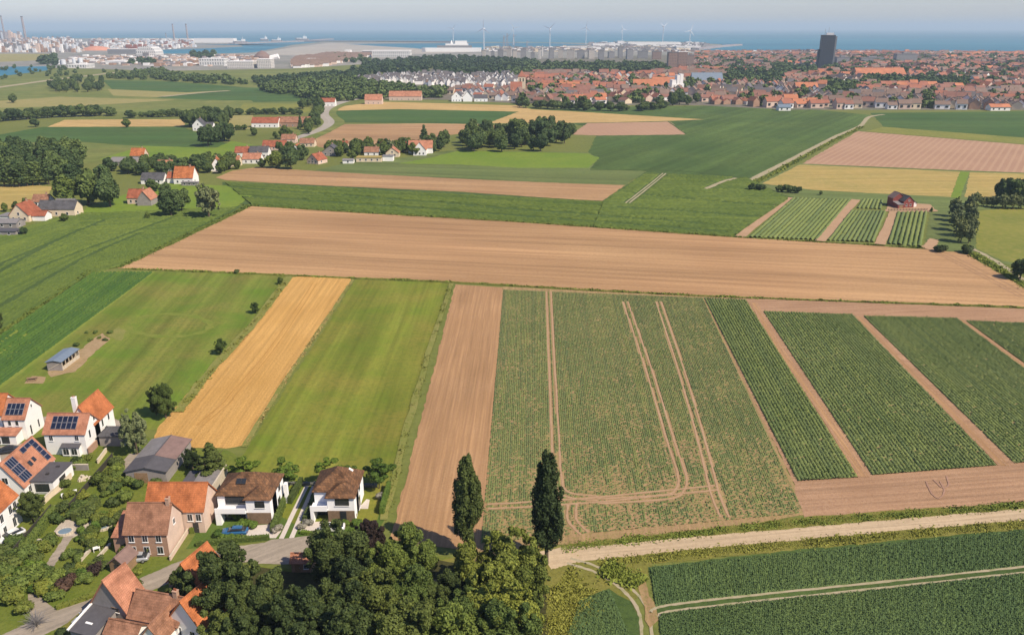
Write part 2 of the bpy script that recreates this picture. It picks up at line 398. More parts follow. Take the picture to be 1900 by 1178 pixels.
def trunk_mesh(kind, seed, limbs=True):
    mb = MB(); rg = random.Random(seed)
    if kind == 'poplar': mb.tube([(0, 0, -0.1), (0.05, 0, 2), (0, 0.04, 5), (0, 0, 8.6)], [0.2, 0.15, 0.09, 0.03], 7)
    elif kind == 'conifer': mb.tube([(0, 0, -0.1), (0, 0, 3), (0, 0, 9.4)], [0.24, 0.17, 0.03], 6)
    elif kind == 'shrub': mb.tube([(0, 0, -0.02), (0, 0, 0.4)], [0.05, 0.03], 5)
    else:
        r0 = 0.12 if kind == 'airy' else 0.34
        mb.tube([(0, 0, -0.1), (0.05, 0.03, 1.6), (0.1, -0.05, 3.2), (0, 0, 7)], [r0, r0 * 0.72, r0 * 0.6, r0 * 0.15], 7)
    if limbs and kind not in ('shrub',):
        for k in range(6):
            a = k * 1.05 + rg.random(); z = 2.6 + k * 0.55; q = (0.5 if kind == 'poplar' else 2.1); r = 0.05 if kind in ('poplar', 'airy') else 0.13
            mb.tube([(0, 0, z), (q * 0.5 * math.cos(a), q * 0.5 * math.sin(a), z + 0.8), (q * math.cos(a), q * math.sin(a), z + 1.9)], [r, r * 0.7, r * 0.25], 5)
    return mb.mesh('trunk', 'bark')
def proto(key, kind, n, ls, mat, nvar=3, core=0.8, seed=0):
    out = []
    for s in range(nvar):
        V, F = crown_np(kind, n, ls, seed * 37 + s * 11 + 5, core)
        out.append((split_mesh('crown', V, F, mat), trunk_mesh(kind, s, n > 500), V, F))
    PROTO[key] = out
TCOUNT = [0]
def tree(key, u, v, h, label, group=None, wide=1.0, name=None, cat='tree', at=None, parts=True):
    TCOUNT[0] += 1; rg = random.Random(TCOUNT[0] * 13 + 1)
    cm, tm, _, _ = PROTO[key][rg.randrange(len(PROTO[key]))]; p = at if at is not None else G(u, v)
    H0 = 1.0 if 'shrub' in key else 10.0
    k = h / H0; o = thing(name or ('shrub' if 'shrub' in key else 'tree'), label, cat, (p.x, p.y, 0), rg.random() * 6.28, group, (k * wide, k * wide, k))
    link('crown' if 'shrub' not in key else 'foliage', cm, o); link('trunk' if 'shrub' not in key else 'stem', tm, o); return o
def mass(name, spots, keys, mat, label, cat='wood'):
    """a far wood that reads as one mass"""
    rs = np.random.RandomState(len(spots) + 3); VV, FF = [], []; k0 = 0
    for (x, y, h, wd) in spots:
        _, _, V, F = PROTO[keys][rs.randint(len(PROTO[keys]))]; a = rs.rand() * 6.28; k = h / 10.0
        c, s = math.cos(a), math.sin(a)
        W = np.stack([(V[:, 0] * c - V[:, 1] * s) * k * wd + x, (V[:, 0] * s + V[:, 1] * c) * k * wd + y, (V[:, 2] - 1.2) * k], 1)
        VV.append(W); FF.append(F + k0); k0 += len(V)
    o = link(name, split_mesh(name, np.concatenate(VV), np.concatenate(FF), mat)); return tag(o, label, cat, kind='stuff')
def scatter_in(poly, n, rg):
    us = [p[0] for p in poly]; vs = [p[1] for p in poly]; W = [G(*p) for p in poly]
    x0, x1 = min(p.x for p in W), max(p.x for p in W); y0, y1 = min(p.y for p in W), max(p.y for p in W); out = []; t = 0
    PW = [(p.x, p.y) for p in W]
    while len(out) < n and t < n * 60:
        t += 1; x, y = rg.uniform(x0, x1), rg.uniform(y0, y1)
        if inpoly(x, y, PW): out.append((x, y))
    return out
def tufts(name, line, width, n, h, mat, label, cat='grass', kind='stuff', world=None, size=None):
    """rough grass and weeds along a line: many small blades"""
    P = smooth([G(*p) for p in line], 6) if world is None else world; rs = np.random.RandomState(len(bpy.data.objects))
    A = np.array([(p.x, p.y) for p in P]); d = np.linalg.norm(A[1:] - A[:-1], axis=1); cum = np.concatenate([[0], np.cumsum(d)])
    s = rs.rand(n) * cum[-1]; i = np.clip(np.searchsorted(cum, s) - 1, 0, len(d) - 1); t = (s - cum[i]) / d[i]
    c = A[i] + (A[i + 1] - A[i]) * t[:, None]; tn = (A[i + 1] - A[i]) / d[i][:, None]; nn = np.stack([-tn[:, 1], tn[:, 0]], 1)
    c = c + nn * (rs.randn(n, 1) * width * 0.33); clump = 0.45 + 1.1 * vnoise(c[:, 0], c[:, 1], 2.5, 9)
    hh = h * clump * (0.4 + 0.9 * rs.rand(n)); Pn = np.concatenate([c, (hh * 0.45)[:, None]], 1)
    N = np.concatenate([rs.randn(n, 2), 0.6 + 0.6 * rs.rand(n, 1)], 1); V, F = leafquads(Pn, N, hh * (size or 0.75), rs)
    V[:, 2] = np.maximum(V[:, 2], 0.01)
    return tag(link(name, npmesh(name, V, F, mat)), label, cat, kind=kind)
def hedge(pts, wd, h, mat, label, group=None, dens=26, ls=0.16, name='hedge', world=None):
    P = [G(*p) for p in pts] if world is None else world; rs = np.random.RandomState(len(bpy.data.objects)); VV, FF, k0 = [], [], 0
    root = thing(name, label, 'hedge', tuple(P[0]), 0, group)
    o = P[0]; core = MB()
    for a, b in zip(P[:-1], P[1:]):
        L = (b - a).length; d = (b - a).normalized(); nn = Vector((-d.y, d.x, 0)); n = int(L * dens * (wd + 2 * h) * 0.5)
        t = rs.rand(n) * L; f = rs.rand(n) * (wd + 2 * h); off = np.where(f < h, -wd / 2, np.where(f < h + wd, f - h - wd / 2, wd / 2)); z = np.where(f < h, f, np.where(f < h + wd, h, f - h - wd))
        N = np.where((f < h)[:, None], -np.array(nn), np.where((f < h + wd)[:, None], np.array((0, 0, 1.0)), np.array(nn)))
        P3 = np.array(a - o) + t[:, None] * np.array(d) + off[:, None] * np.array(nn) + np.stack([0 * z, 0 * z, z], 1) + rs.randn(n, 3) * 0.07
        V, F = leafquads(P3, N + rs.randn(n, 3) * 0.6, ls * (0.6 + 0.8 * rs.rand(n)), rs); VV.append(V); FF.append(F + k0); k0 += len(V)
        q0, q1 = a - o, b - o; i = nn * (wd / 2 * 0.9)
        core.slab([q0 - i + Vector((0, 0, h * .95)), q1 - i + Vector((0, 0, h * .95)), q1 + i + Vector((0, 0, h * .95)), q0 + i + Vector((0, 0, h * .95))], h * .95)
    link('foliage', npmesh('foliage', np.concatenate(VV), np.concatenate(FF), mat), root); core.build('branches', mat, root); return root
# ---------------------------------------------------------------- the setting: plain, sea, fields, roads
def ang(a, b):
    d = G(*b) - G(*a); return math.atan2(d.y, d.x)
A_Y = math.pi / 2
field_mat('plain_grass', (0.125, 0.145, 0.03), (0.165, 0.175, 0.045), (0.10, 0.115, 0.025), big=0.012, fine=0.5)
field_mat('soil_big', (0.374, 0.216, 0.105), (0.419, 0.261, 0.128), (0.329, 0.189, 0.092), big=0.009, fine=0.9, ang=ang((440, 500), (1310, 545)), streak=0.35, band=0.05, bmp=0.1)
field_mat('soil_back', (0.352, 0.208, 0.102), (0.398, 0.249, 0.125), (0.314, 0.189, 0.092), big=0.02, fine=0.4, ang=ang((430, 320), (1060, 341)), streak=0.2, band=0.03, bmp=0.1)
field_mat('soil_right', (0.326, 0.194, 0.124), (0.375, 0.231, 0.146), (0.302, 0.174, 0.105), big=0.02, fine=0.4, ang=ang((1700, 312), (1760, 262)), stripe=4.5, stripe_c=(0.408, 0.265, 0.165), bmp=0.1)
field_mat('soil_strip', (0.352, 0.205, 0.098), (0.398, 0.238, 0.119), (0.322, 0.182, 0.086), big=0.05, fine=1.6, ang=ang((770, 990), (875, 530)), streak=1.5, stripe=1.55, stripe_c=(0.302, 0.172, 0.087), stripe_w=0.2, band=0.12, bmp=0.12)
field_mat('soil_head', (0.326, 0.193, 0.109), (0.384, 0.235, 0.138), (0.286, 0.162, 0.091), big=0.06, fine=1.4, ang=ang((1490, 930), (1900, 900)), streak=0.9, bmp=0.15)
field_mat('soil_rut', (0.286, 0.169, 0.117), (0.351, 0.208, 0.143), None, big=0.2, fine=2, bmp=0.1)
field_mat('soil_sparse', (0.357, 0.221, 0.121), (0.306, 0.205, 0.094), (0.204, 0.180, 0.055), big=0.05, fine=1.6, ang=ang((1000, 950), (1000, 560)), streak=1.2, bmp=0.15)
field_mat('track_soil', (0.363, 0.230, 0.133), (0.406, 0.265, 0.160), (0.305, 0.189, 0.106), big=0.1, fine=1.5, bmp=0.1)
field_mat('track_pale', (0.331, 0.274, 0.173), (0.374, 0.310, 0.209), (0.216, 0.216, 0.094), big=0.05, fine=0.6, bmp=0.05)
field_mat('wheat', (0.528, 0.299, 0.085), (0.598, 0.352, 0.114), (0.405, 0.220, 0.057), big=0.05, fine=1.8, ang=ang((400, 790), (590, 530)), streak=0.8, bmp=0.5)
field_mat('wheat_rut', (0.36, 0.19, 0.05), (0.42, 0.23, 0.07), None, big=0.3, fine=2, bmp=0.1)
field_mat('wheat_far', (0.425, 0.287, 0.112), (0.493, 0.336, 0.136), (0.374, 0.254, 0.096), big=0.02, fine=0.15, ang=ang((980, 210), (1250, 222)), streak=0.2, bmp=0.2)
field_mat('stubble', (0.377, 0.272, 0.085), (0.295, 0.240, 0.072), (0.426, 0.304, 0.111), big=0.03, fine=0.25, ang=0.05, streak=0.25, bmp=0.2)
field_mat('meadow', (0.139, 0.188, 0.018), (0.224, 0.204, 0.035), (0.127, 0.154, 0.022), big=0.06, fine=0.8, ang=ang((590, 850), (740, 530)), streak=0.3, band=0.12, bmp=0.12)
field_mat('paddock', (0.115, 0.186, 0.018), (0.204, 0.196, 0.041), (0.110, 0.145, 0.023), big=0.055, fine=0.9, ang=ang((300, 740), (450, 530)), streak=0.3, band=0.12, bmp=0.12)
field_mat('trodden', (0.173, 0.178, 0.041), (0.238, 0.212, 0.068), (0.122, 0.162, 0.026), big=0.15, fine=1.2, bmp=0.1)
field_mat('worn_grass', (0.144, 0.184, 0.025), (0.180, 0.194, 0.038), (0.117, 0.153, 0.023), big=0.2, fine=1.0, bmp=0.1)
field_mat('bright_grass', (0.127, 0.196, 0.021), (0.166, 0.219, 0.026), (0.110, 0.164, 0.023), big=0.03, fine=0.3, bmp=0.15)
field_mat('soft_grass', (0.115, 0.153, 0.044), (0.150, 0.177, 0.055), (0.100, 0.130, 0.039), big=0.02, fine=0.3, ang=ang((690, 325), (1160, 340)), streak=0.15, band=0.03, bmp=0.15)
field_mat('yellow_meadow', (0.194, 0.195, 0.036), (0.130, 0.156, 0.028), (0.245, 0.211, 0.056), big=0.03, fine=0.3, bmp=0.15)
field_mat('verge_ground', (0.15, 0.15, 0.028), (0.22, 0.195, 0.045), (0.12, 0.115, 0.025), big=0.12, fine=1.6, bmp=0.25)
field_mat('crop_floor', (0.055, 0.09, 0.022), (0.08, 0.12, 0.03), (0.035, 0.06, 0.015), big=0.03, fine=0.8, bmp=0.3)
field_mat('beet_floor', (0.17, 0.21, 0.03), (0.21, 0.235, 0.045), (0.13, 0.17, 0.025), big=0.1, fine=1.0, bmp=0.2)
field_mat('corn_far', (0.063, 0.109, 0.025), (0.104, 0.153, 0.035), (0.049, 0.080, 0.020), big=0.012, fine=0.25, ang=ang((1400, 320), (1570, 240)), streak=0.12, band=0.03, bmp=0.6)
field_mat('green_far', (0.052, 0.108, 0.022), (0.074, 0.122, 0.028), (0.052, 0.088, 0.022), big=0.01, fine=0.12, band=0.03, bmp=0.3)
field_mat('olive_far', (0.13, 0.16, 0.035), (0.20, 0.20, 0.055), (0.10, 0.13, 0.03), big=0.012, fine=0.08, ang=0.0, streak=0.06, bmp=0.2)
field_mat('straw_far', (0.294, 0.245, 0.091), (0.252, 0.223, 0.077), (0.210, 0.202, 0.063), big=0.01, fine=0.1, bmp=0.2)
field_mat('town_ground', (0.16, 0.13, 0.10), (0.11, 0.12, 0.07), (0.20, 0.17, 0.15), big=0.03, fine=0.1, bmp=0)
field_mat('port_ground', (0.30, 0.27, 0.24), (0.20, 0.19, 0.17), (0.13, 0.15, 0.10), big=0.006, fine=0.03, bmp=0)
field_mat('sand', (0.34, 0.30, 0.25), (0.40, 0.36, 0.30), (0.28, 0.27, 0.24), big=0.003, fine=0.02, bmp=0)
field_mat('sandy_road', (0.443, 0.331, 0.206), (0.503, 0.387, 0.249), (0.381, 0.282, 0.175), big=0.08, fine=1.0, ang=ang((1250, 1010), (1700, 970)), streak=1.4, bmp=0.06)
field_mat('lane', (0.289, 0.242, 0.187), (0.340, 0.285, 0.225), (0.246, 0.208, 0.162), big=0.12, fine=1.3, ang=ang((150, 1130), (280, 1080)), streak=1.0, bmp=0.05)
field_mat('asphalt_far', (0.30, 0.27, 0.22), (0.35, 0.31, 0.26), None, big=0.05, fine=0.5, bmp=0)
field_mat('lawn', (0.10, 0.140, 0.018), (0.165, 0.175, 0.03), (0.08, 0.105, 0.016), big=0.12, fine=1.5, bmp=0.2)
field_mat('new_lawn', (0.075, 0.125, 0.02), (0.10, 0.15, 0.028), (0.055, 0.09, 0.016), big=0.2, fine=3.5, bmp=0.3)
field_mat('paving', (0.52, 0.46, 0.40), (0.58, 0.52, 0.46), (0.46, 0.40, 0.35), big=0.3, fine=3.0, bmp=0.03)
field_mat('terrace', (0.40, 0.34, 0.27), (0.48, 0.42, 0.34), (0.34, 0.28, 0.22), big=0.3, fine=2.0, bmp=0.03)
field_mat('earth', (0.300, 0.203, 0.112), (0.360, 0.255, 0.147), (0.225, 0.173, 0.070), big=0.2, fine=1.0, bmp=0.1)
m, n, l, b = nmat('water')
b.inputs['Base Color'].default_value = (0.03, 0.15, 0.21, 1); b.inputs['Roughness'].default_value = 0.55; b.inputs['Specular IOR Level'].default_value = 0.25
pp = pos(n); l.new(ramp(n, l, noise(n, l, rotmap(n, l, pp, 0, 0.15, 1.0), 0.0012, 4), [(0.35, (0.022, 0.12, 0.18)), (0.65, (0.045, 0.19, 0.25))]), b.inputs['Base Color'])
bump(n, l, b, noise(n, l, pp, 0.03, 3), 1.0, 0.3)
leaf_mat('leaf_oak', (0.037, 0.057, 0.014), (0.102, 0.127, 0.031))
leaf_mat('leaf_lime', (0.086, 0.112, 0.017), (0.205, 0.224, 0.040))
leaf_mat('leaf_dark', (0.030, 0.047, 0.013), (0.085, 0.11, 0.028))
leaf_mat('leaf_willow', (0.10, 0.125, 0.05), (0.20, 0.225, 0.10))
leaf_mat('leaf_mid', (0.053, 0.084, 0.016), (0.131, 0.168, 0.035))
leaf_mat('leaf_purple', (0.030, 0.018, 0.014), (0.085, 0.050, 0.036))
leaf_mat('leaf_fresh', (0.051, 0.102, 0.011), (0.119, 0.170, 0.027))
leaf_mat('leaf_yellow', (0.075, 0.101, 0.013), (0.165, 0.179, 0.032))
leaf_mat('leaf_far', (0.046, 0.078, 0.023), (0.109, 0.149, 0.044))
leaf_mat('leaf_silver', (0.12, 0.12, 0.09), (0.30, 0.28, 0.24))
leaf_mat('blade', (0.15, 0.155, 0.02), (0.28, 0.27, 0.05))
leaf_mat('blade_green', (0.10, 0.14, 0.016), (0.20, 0.225, 0.04))
leaf_mat('blade_dry', (0.20, 0.16, 0.05), (0.34, 0.27, 0.11))
leaf_mat('crop_potato', (0.045, 0.085, 0.022), (0.085, 0.135, 0.035))
def crop_mat(name, c1, c2, big=0.05, fine=1.2):
    m, n, l, b = nmat(name); p = pos(n)
    col = mixc(n, l, noise(n, l, p, fine, 4, 0.8), mixc(n, l, ramp(n, l, noise(n, l, p, big, 3), [(0.35, (0, 0, 0)), (0.65, (1, 1, 1))]), c1, c2), tuple(x * 0.55 for x in c1))
    rp = n.new('ShaderNodeNewGeometry').outputs['Random Per Island']
    col = mixc(n, l, 1.0, col, ramp(n, l, rp, [(0.0, (0.82, 0.86, 0.9)), (1.0, (1.25, 1.18, 1.0))]), 'MULTIPLY')
    l.new(col, b.inputs['Base Color']); b.inputs['Roughness'].default_value = 0.8; b.inputs['Specular IOR Level'].default_value = 0.2
crop_mat('crop_rows', (0.146, 0.194, 0.059), (0.194, 0.236, 0.081))
crop_mat('crop_sparse', (0.154, 0.193, 0.066), (0.198, 0.224, 0.084))
crop_mat('crop_wheat_green', (0.088, 0.144, 0.049), (0.119, 0.175, 0.057), 0.03, 0.8)
crop_mat('crop_beet', (0.06, 0.125, 0.022), (0.085, 0.15, 0.028), 0.05, 0.8)
crop_mat('crop_maize', (0.097, 0.145, 0.027), (0.133, 0.179, 0.036), 0.03, 0.5)
plain('bark', (0.10, 0.075, 0.05), 0.9, 0.3, 3)

# big sheets
me = bpy.data.meshes.new('sea'); S_ = 90000
me.from_pydata([(-S_, 2500, -1.5), (S_, 2500, -1.5), (S_, S_, -1.5), (-S_, S_, -1.5)], [], [(0, 1, 2, 3)]); me.materials.append(M['water']); me.update()
tag(link('sea', me), 'pale blue open sea along the horizon', 'sea', kind='structure')
coast = [(-900, 72), (-200, 71.5), (60, 72), (240, 71), (400, 72), (440, 74), (450, 86), (540, 84), (600, 78), (860, 79), (960, 78.5), (1130, 81), (1160, 77), (1250, 78), (1340, 83), (1335, 88), (1290, 92), (1330, 96), (1500, 97), (1700, 100), (1900, 101), (2300, 101), (2800, 101)]
P = [G(*p) for p in coast]
me = bpy.data.meshes.new('ground'); vs = [(p.x, p.y, 0) for p in P] + [(6000, -400, 0), (-12000, -400, 0)]
me.from_pydata(vs, [], [tuple(range(len(vs)))]); me.materials.append(M['plain_grass']); me.update()
if me.polygons[0].normal.z < 0: me.flip_normals()
tag(link('ground', me), 'flat green coastal plain under all the fields', 'ground', kind='structure')

# far ground, from the coast inwards
field('port_ground', [(-900, 72.3), (60, 72.3), (240, 71.4), (400, 72.5), (439, 74.6), (449, 86.6), (540, 84.5), (600, 78.5), (860, 79.4), (960, 78.9), (1130, 81.4), (1160, 77.4), (1250, 78.4), (1338, 83.2), (1333, 88), (1287, 92.2), (1330, 96.4), (1500, 97.4), (1700, 100.4), (1900, 101.4), (2300, 101.5), (1900, 112), (1280, 112), (900, 112), (700, 118), (540, 128), (300, 132), (90, 126), (-900, 122)], 'port_ground', 'grey brown port land behind the fields', 0, 'ground')
field('beach', [(470, 100), (540, 89), (610, 80), (700, 82), (780, 90), (900, 92), (900, 96), (700, 104), (560, 104)], 'sand', 'wide grey sand flat beside the harbour water', 0, 'beach')
field('harbour', [(640, 82), (860, 80.5), (1000, 80), (1100, 83), (1000, 88), (900, 93), (800, 94), (770, 90), (700, 86)], 'water', 'pale harbour basin around the white ferry', 0, 'water')
field('harbour', [(250, 100), (300, 93), (390, 90), (452, 87), (440, 82), (360, 84), (470, 84), (540, 85), (470, 98), (400, 100)], 'water', 'grey harbour basin beside the long white warehouse', 0, 'water')
field('town_ground', [(930, 112), (1280, 101), (1900, 103), (2400, 103), (2600, 206), (1900, 205), (1460, 204), (1300, 196), (1180, 196), (960, 192), (830, 186), (690, 184), (600, 150), (700, 141)], 'town_ground', 'streets and yards under the houses of the town', 0, 'ground')
field('canal', [(-120, 128), (0, 124.5), (88, 123.5), (88, 131), (50, 136), (0, 142), (-120, 150)], 'water', 'blue water basin beside the port', 0, 'water')
field('field', [(-60, 100), (92, 100.5), (85, 112), (-60, 118)], 'straw_far', 'straw coloured field in front of the refinery', 0)
field('field', [(-200, 152), (100, 145), (230, 136), (480, 133), (600, 130), (620, 150), (590, 190), (440, 212), (0, 215), (-200, 215)], 'olive_far', 'olive pasture reaching to the port', 0)
field('field', [(190, 149), (320, 152), (460, 163), (600, 166), (600, 186), (430, 187), (330, 184), (220, 178)], 'green_far', 'deep green field behind the straw wedge', 0.5)
field('field', [(200, 166), (345, 172), (430, 168), (290, 181), (210, 178)], 'straw_far', 'pale straw wedge between green fields', 0.5)
field('field', [(-60, 192), (110, 180), (250, 184), (330, 186), (150, 197), (-60, 202)], 'straw_far', 'yellow green strip by the lone tree', 0.8)
field('field', [(436, 211), (453, 191), (560, 194), (585, 204), (560, 211)], 'yellow_meadow', 'bright yellow field behind the red barn', 0.5)
field('field', [(455, 175), (600, 165), (600, 188), (470, 190)], 'green_far', 'dark green field beside the far wood', 0.5)
field('field', [(88, 236), (120, 223), (232, 222), (345, 222), (342, 235)], 'wheat_far', 'narrow ripe field along the hedgerow', 0.5)
field('field', [(-80, 270), (0, 250), (80, 236), (340, 236), (400, 262), (480, 275), (260, 272), (130, 262)], 'green_far', 'deep green field in front of the narrow ripe field', 0.6)
field('field', [(-80, 274), (120, 262), (262, 272), (185, 298), (160, 304), (-80, 330)], 'olive_far', 'olive grass beside the dense wood', 0.6)
field('field', [(185, 296), (265, 271), (400, 275), (430, 262), (500, 275), (440, 300), (300, 320)], 'bright_grass', 'green paddock behind the farm houses', 0.6)
field('field', [(-80, 346), (30, 343), (97, 346), (85, 378), (20, 388), (-80, 400)], 'stubble', 'golden patch beside the dense wood', 0.6)
field('field', [(420, 215), (470, 214), (470, 240), (430, 240)], 'straw_far', 'small pale field beside the red barn', 0.5)
# middle distance
ZC[0] = 0.0213
field('field', [(610, 206), (640, 197), (700, 189), (960, 196), (985, 203), (962, 208), (740, 203)], 'wheat_far', 'ripe wheat strip in front of the village edge', 0.8)
field('field', [(618, 206), (740, 203), (962, 207.5), (905, 231), (790, 229), (640, 228)], 'green_far', 'deep green field between wheat and ploughed land', 0.8)
field('field', [(560, 262), (640, 231), (790, 229.5), (905, 231), (935, 236), (830, 252), (760, 262), (700, 272), (600, 275)], 'soil_back', 'ploughed field behind the hamlet', 0.8)
field('field', [(985, 206), (1090, 199), (1440, 196), (1615, 214), (1600, 233), (1390, 335), (1095, 330), (1092, 283), (1112, 240), (1000, 218)], 'corn_far', 'broad green maize field in front of the town', 0.8)
field('field', [(905, 229), (975, 203), (1060, 207), (1308, 222), (1250, 224.5), (1110, 228), (1000, 229)], 'wheat_far', 'golden wheat wedge behind the dark wood', 0.8)
field('field', [(1090, 229), (1243, 226), (1275, 250), (1112, 252), (1060, 250)], 'soil_right', 'small ploughed field beside the golden wedge', 0.8)
field('field', [(1615, 210), (1900, 207), (2300, 207), (2300, 280), (1900, 256), (1640, 236)], 'green_far', 'deep green field below the town front', 0.8)
field('field', [(1605, 244), (1640, 236), (1900, 256), (2300, 285), (2300, 300), (1900, 268)], 'yellow_meadow', 'yellow green strip beside the ploughed field', 0.8)
field('field', [(1488, 304), (1592, 244), (1900, 269), (2300, 305), (2300, 355), (1900, 321), (1700, 313)], 'soil_right', 'striped ploughed field on the far side of the stubble', 0.6)
field('field', [(1390, 348), (1484, 304), (1700, 314), (1900, 322), (2200, 345), (2200, 420), (1900, 500), (1800, 470), (1715, 462), (1725, 395), (1600, 372), (1470, 366)], 'soft_grass', 'grass around the red barn', 0.5)
field('field', [(1414, 341), (1484, 306), (1782, 319), (1764, 366), (1640, 360), (1500, 352)], 'stubble', 'golden stubble field behind the red barn', 0.5)
field('field', [(1800, 320), (1900, 323), (2200, 348), (2200, 395), (1790, 366)], 'stubble', 'golden stubble field beside the green lane', 0.5)
field('field', [(1808, 392), (1900, 385), (2100, 390), (2100, 520), (1900, 492), (1860, 484), (1812, 462)], 'yellow_meadow', 'yellow meadow beside the willow row', 0.5)
field('field', [(580, 318), (640, 303), (730, 296), (830, 280), (1092, 283), (1110, 296), (1095, 314), (1200, 318), (1160, 344), (1060, 341), (900, 334), (690, 324)], 'soft_grass', 'soft green strip behind the brown field', 0.5)
field('field', [(800, 293), (850, 280), (1090, 285), (1112, 293), (1092, 312), (960, 312), (860, 306), (740, 304)], 'bright_grass', 'vivid green meadow in front of the dark wood', 0.7)
field('field', [(412, 338), (560, 343), (850, 357), (1080, 372), (1118, 373), (1200, 319), (1400, 330), (1390, 348), (1472, 366), (1362, 441), (960, 412), (700, 397), (462, 381), (420, 378)], 'crop_floor', 'soil under the long green crop band', 0.5)
field('field', [(400, 330), (432, 317), (475, 311), (690, 324), (900, 334.5), (1060, 341), (1160, 344), (1118, 373), (1070, 371), (850, 356), (560, 343), (420, 335)], 'soil_back', 'long brown ploughed strip behind the green crop band', 0.4)
field('field', [(-150, 460), (0, 438), (140, 393), (250, 398), (440, 381), (462, 383), (220, 497), (180, 503), (0, 616), (-150, 720)], 'crop_floor', 'soil under the big green field', 0.4)
field('field', [(420, 345), (470, 362), (440, 383), (300, 405), (150, 398), (160, 385), (300, 340)], 'bright_grass', 'grass lawn around the farm trees', 0.4)
field('big_field', [(218, 498), (462, 383), (700, 398), (960, 413), (1360, 441), (1500, 448), (1715, 463), (1790, 470), (1850, 505), (1900, 535), (1960, 574), (1900, 571), (1310, 550), (840, 524), (640, 516), (440, 507)], 'soil_big', 'wide bare brown field across the middle', 0.35)
# near strips
ZC[0] = 0.0227
field('field', [(-200, 760), (170, 504), (288, 504), (0, 724), (-120, 820)], 'beet_floor', 'soil under the striped green crop', 0.3)
field('paddock', [(288, 504), (440, 508), (533, 511), (330, 770), (300, 800), (200, 790), (90, 775), (-60, 770), (0, 722)], 'paddock', 'green horse paddock with a worn ring', 0.3, 'meadow')
field('wheat_field', [(541, 515), (560, 512), (650, 517), (653, 522), (455, 825), (420, 832), (330, 830), (286, 815), (292, 795), (335, 745)], 'wheat', 'ripe golden wheat strip beside the green meadow', 0.25)
field('meadow', [(660, 519), (833, 525), (700, 965), (580, 990), (420, 900), (450, 845)], 'meadow', 'long green meadow behind the two new houses', 0.3, 'meadow')
field('field', [(845, 528), (933, 533), (900, 1000), (880, 1025), (722, 1000), (728, 985)], 'soil_strip', 'narrow ploughed strip beside the green meadow', 0.25)
field('field', [(933, 532), (1310, 551), (1500, 955), (1300, 985), (1010, 1015), (880, 1025), (900, 990)], 'soil_sparse', 'dry soil under the thin green crop', 0.25)
field('field', [(1306, 551), (1900, 573), (2300, 592), (2300, 935), (1900, 930), (1492, 964), (1470, 890)], 'soil_head', 'pinkish soil around the dark green crop strips', 0.25)
field('verge', [(880, 1025), (1010, 1015), (1300, 983), (1500, 958), (1900, 932), (2300, 905), (2300, 950), (1900, 985), (1210, 1045), (1190, 1100), (1000, 1250), (820, 1250), (780, 1050)], 'verge_ground', 'rough grass along both sides of the sandy road', 0.3, 'verge')
field('field', [(1202, 1052), (1500, 1018), (1900, 982), (2300, 950), (2300, 1300), (1232, 1300), (1222, 1150), (1215, 1100)], 'crop_floor', 'soil under the dense blue green wheat', 0.25)
field('field', [(1030, 1300), (1040, 1160), (1075, 1112), (1130, 1092), (1170, 1115), (1188, 1150), (1195, 1300)], 'crop_floor', 'soil under the small blue green field corner', 0.25)
ZC[0] = 0.115
# green lanes, verges between fields
field('grass_lane', [(1781, 319), (1798, 320), (1781, 369), (1764, 367)], 'bright_grass', 'green lane between two stubble fields', 0.4, 'path')
strip('verge', [(1385, 347), (1430, 325), (1500, 287), (1560, 255), (1600, 236)], 4.0, 'crop_floor', 'green ditch bank beside the straight track', 'verge', jit=0.6)
strip('track', [(1372, 345), (1425, 318), (1490, 285), (1550, 254), (1596, 234), (1612, 218), (1640, 213)], 4.0, 'track_pale', 'straight pale farm track towards the town', 'path', jit=0.3)
strip('track', [(1310, 351), (1340, 338), (1366, 331)], 3.0, 'track_pale', 'short pale track in the maize', 'path', jit=0.3)
strip('track', [(1163, 378), (1200, 349), (1233, 322)], 0.9, 'track_pale', 'pale double wheel track across the crop', 'path', offs=(-0.9, 0.9), jit=0.15)
for q, lb in (([(1250, 203), (1430, 207), (1605, 217)], 'behind the golden wedge'), ([(1310, 222), (1450, 231), (1590, 236)], 'in the middle of the maize'), ([(1240, 226), (1274, 250)], 'along the small ploughed field'), ([(1100, 310), (1150, 285), (1190, 255)], 'beside the vivid meadow'), ([(1095, 316), (1250, 317), (1395, 331)], 'along the near edge of the maize')):
    strip('furrow', q, 1.6, 'crop_floor', 'dark furrow ' + lb, 'furrow', jit=0.4)
strip('verge', [(440, 507), (640, 515.5), (840, 524), (1310, 549.5), (1900, 571), (2300, 592)], 1.3, 'verge_ground', 'thin grass line along the near edge of the brown field', 'verge', jit=0.3, k=30)
strip('verge', [(218, 497), (300, 459), (400, 412), (462, 382)], 3.4, 'lawn', 'grass edge beside the big brown field', 'verge', jit=0.5)
strip('verge', [(462, 382), (700, 397), (960, 412), (1360, 440)], 1.6, 'verge_ground', 'grass edge between crop band and brown field', 'verge', jit=0.4, k=30)
strip('verge', [(0, 620), (100, 548), (170, 503), (225, 495)], 3.2, 'lawn', 'grass edge between the two green crops', 'verge', jit=0.4)
strip('verge', [(537, 513), (480, 590), (400, 678), (330, 765)], 2.6, 'trodden', 'weedy strip between paddock and wheat', 'verge', jit=0.3)
strip('verge', [(654, 520), (600, 602), (530, 705), (452, 830)], 1.0, 'trodden', 'dry edge between wheat and meadow', 'verge', jit=0.2)
strip('verge', [(838, 526), (800, 640), (760, 780), (712, 965)], 1.5, 'trodden', 'weedy strip between meadow and ploughed soil', 'verge', jit=0.3)
strip('verge', [(1800, 468), (1850, 495), (1900, 525), (1990, 575)], 5.0, 'lawn', 'grass bank beside the curved track', 'verge', jit=0.4)
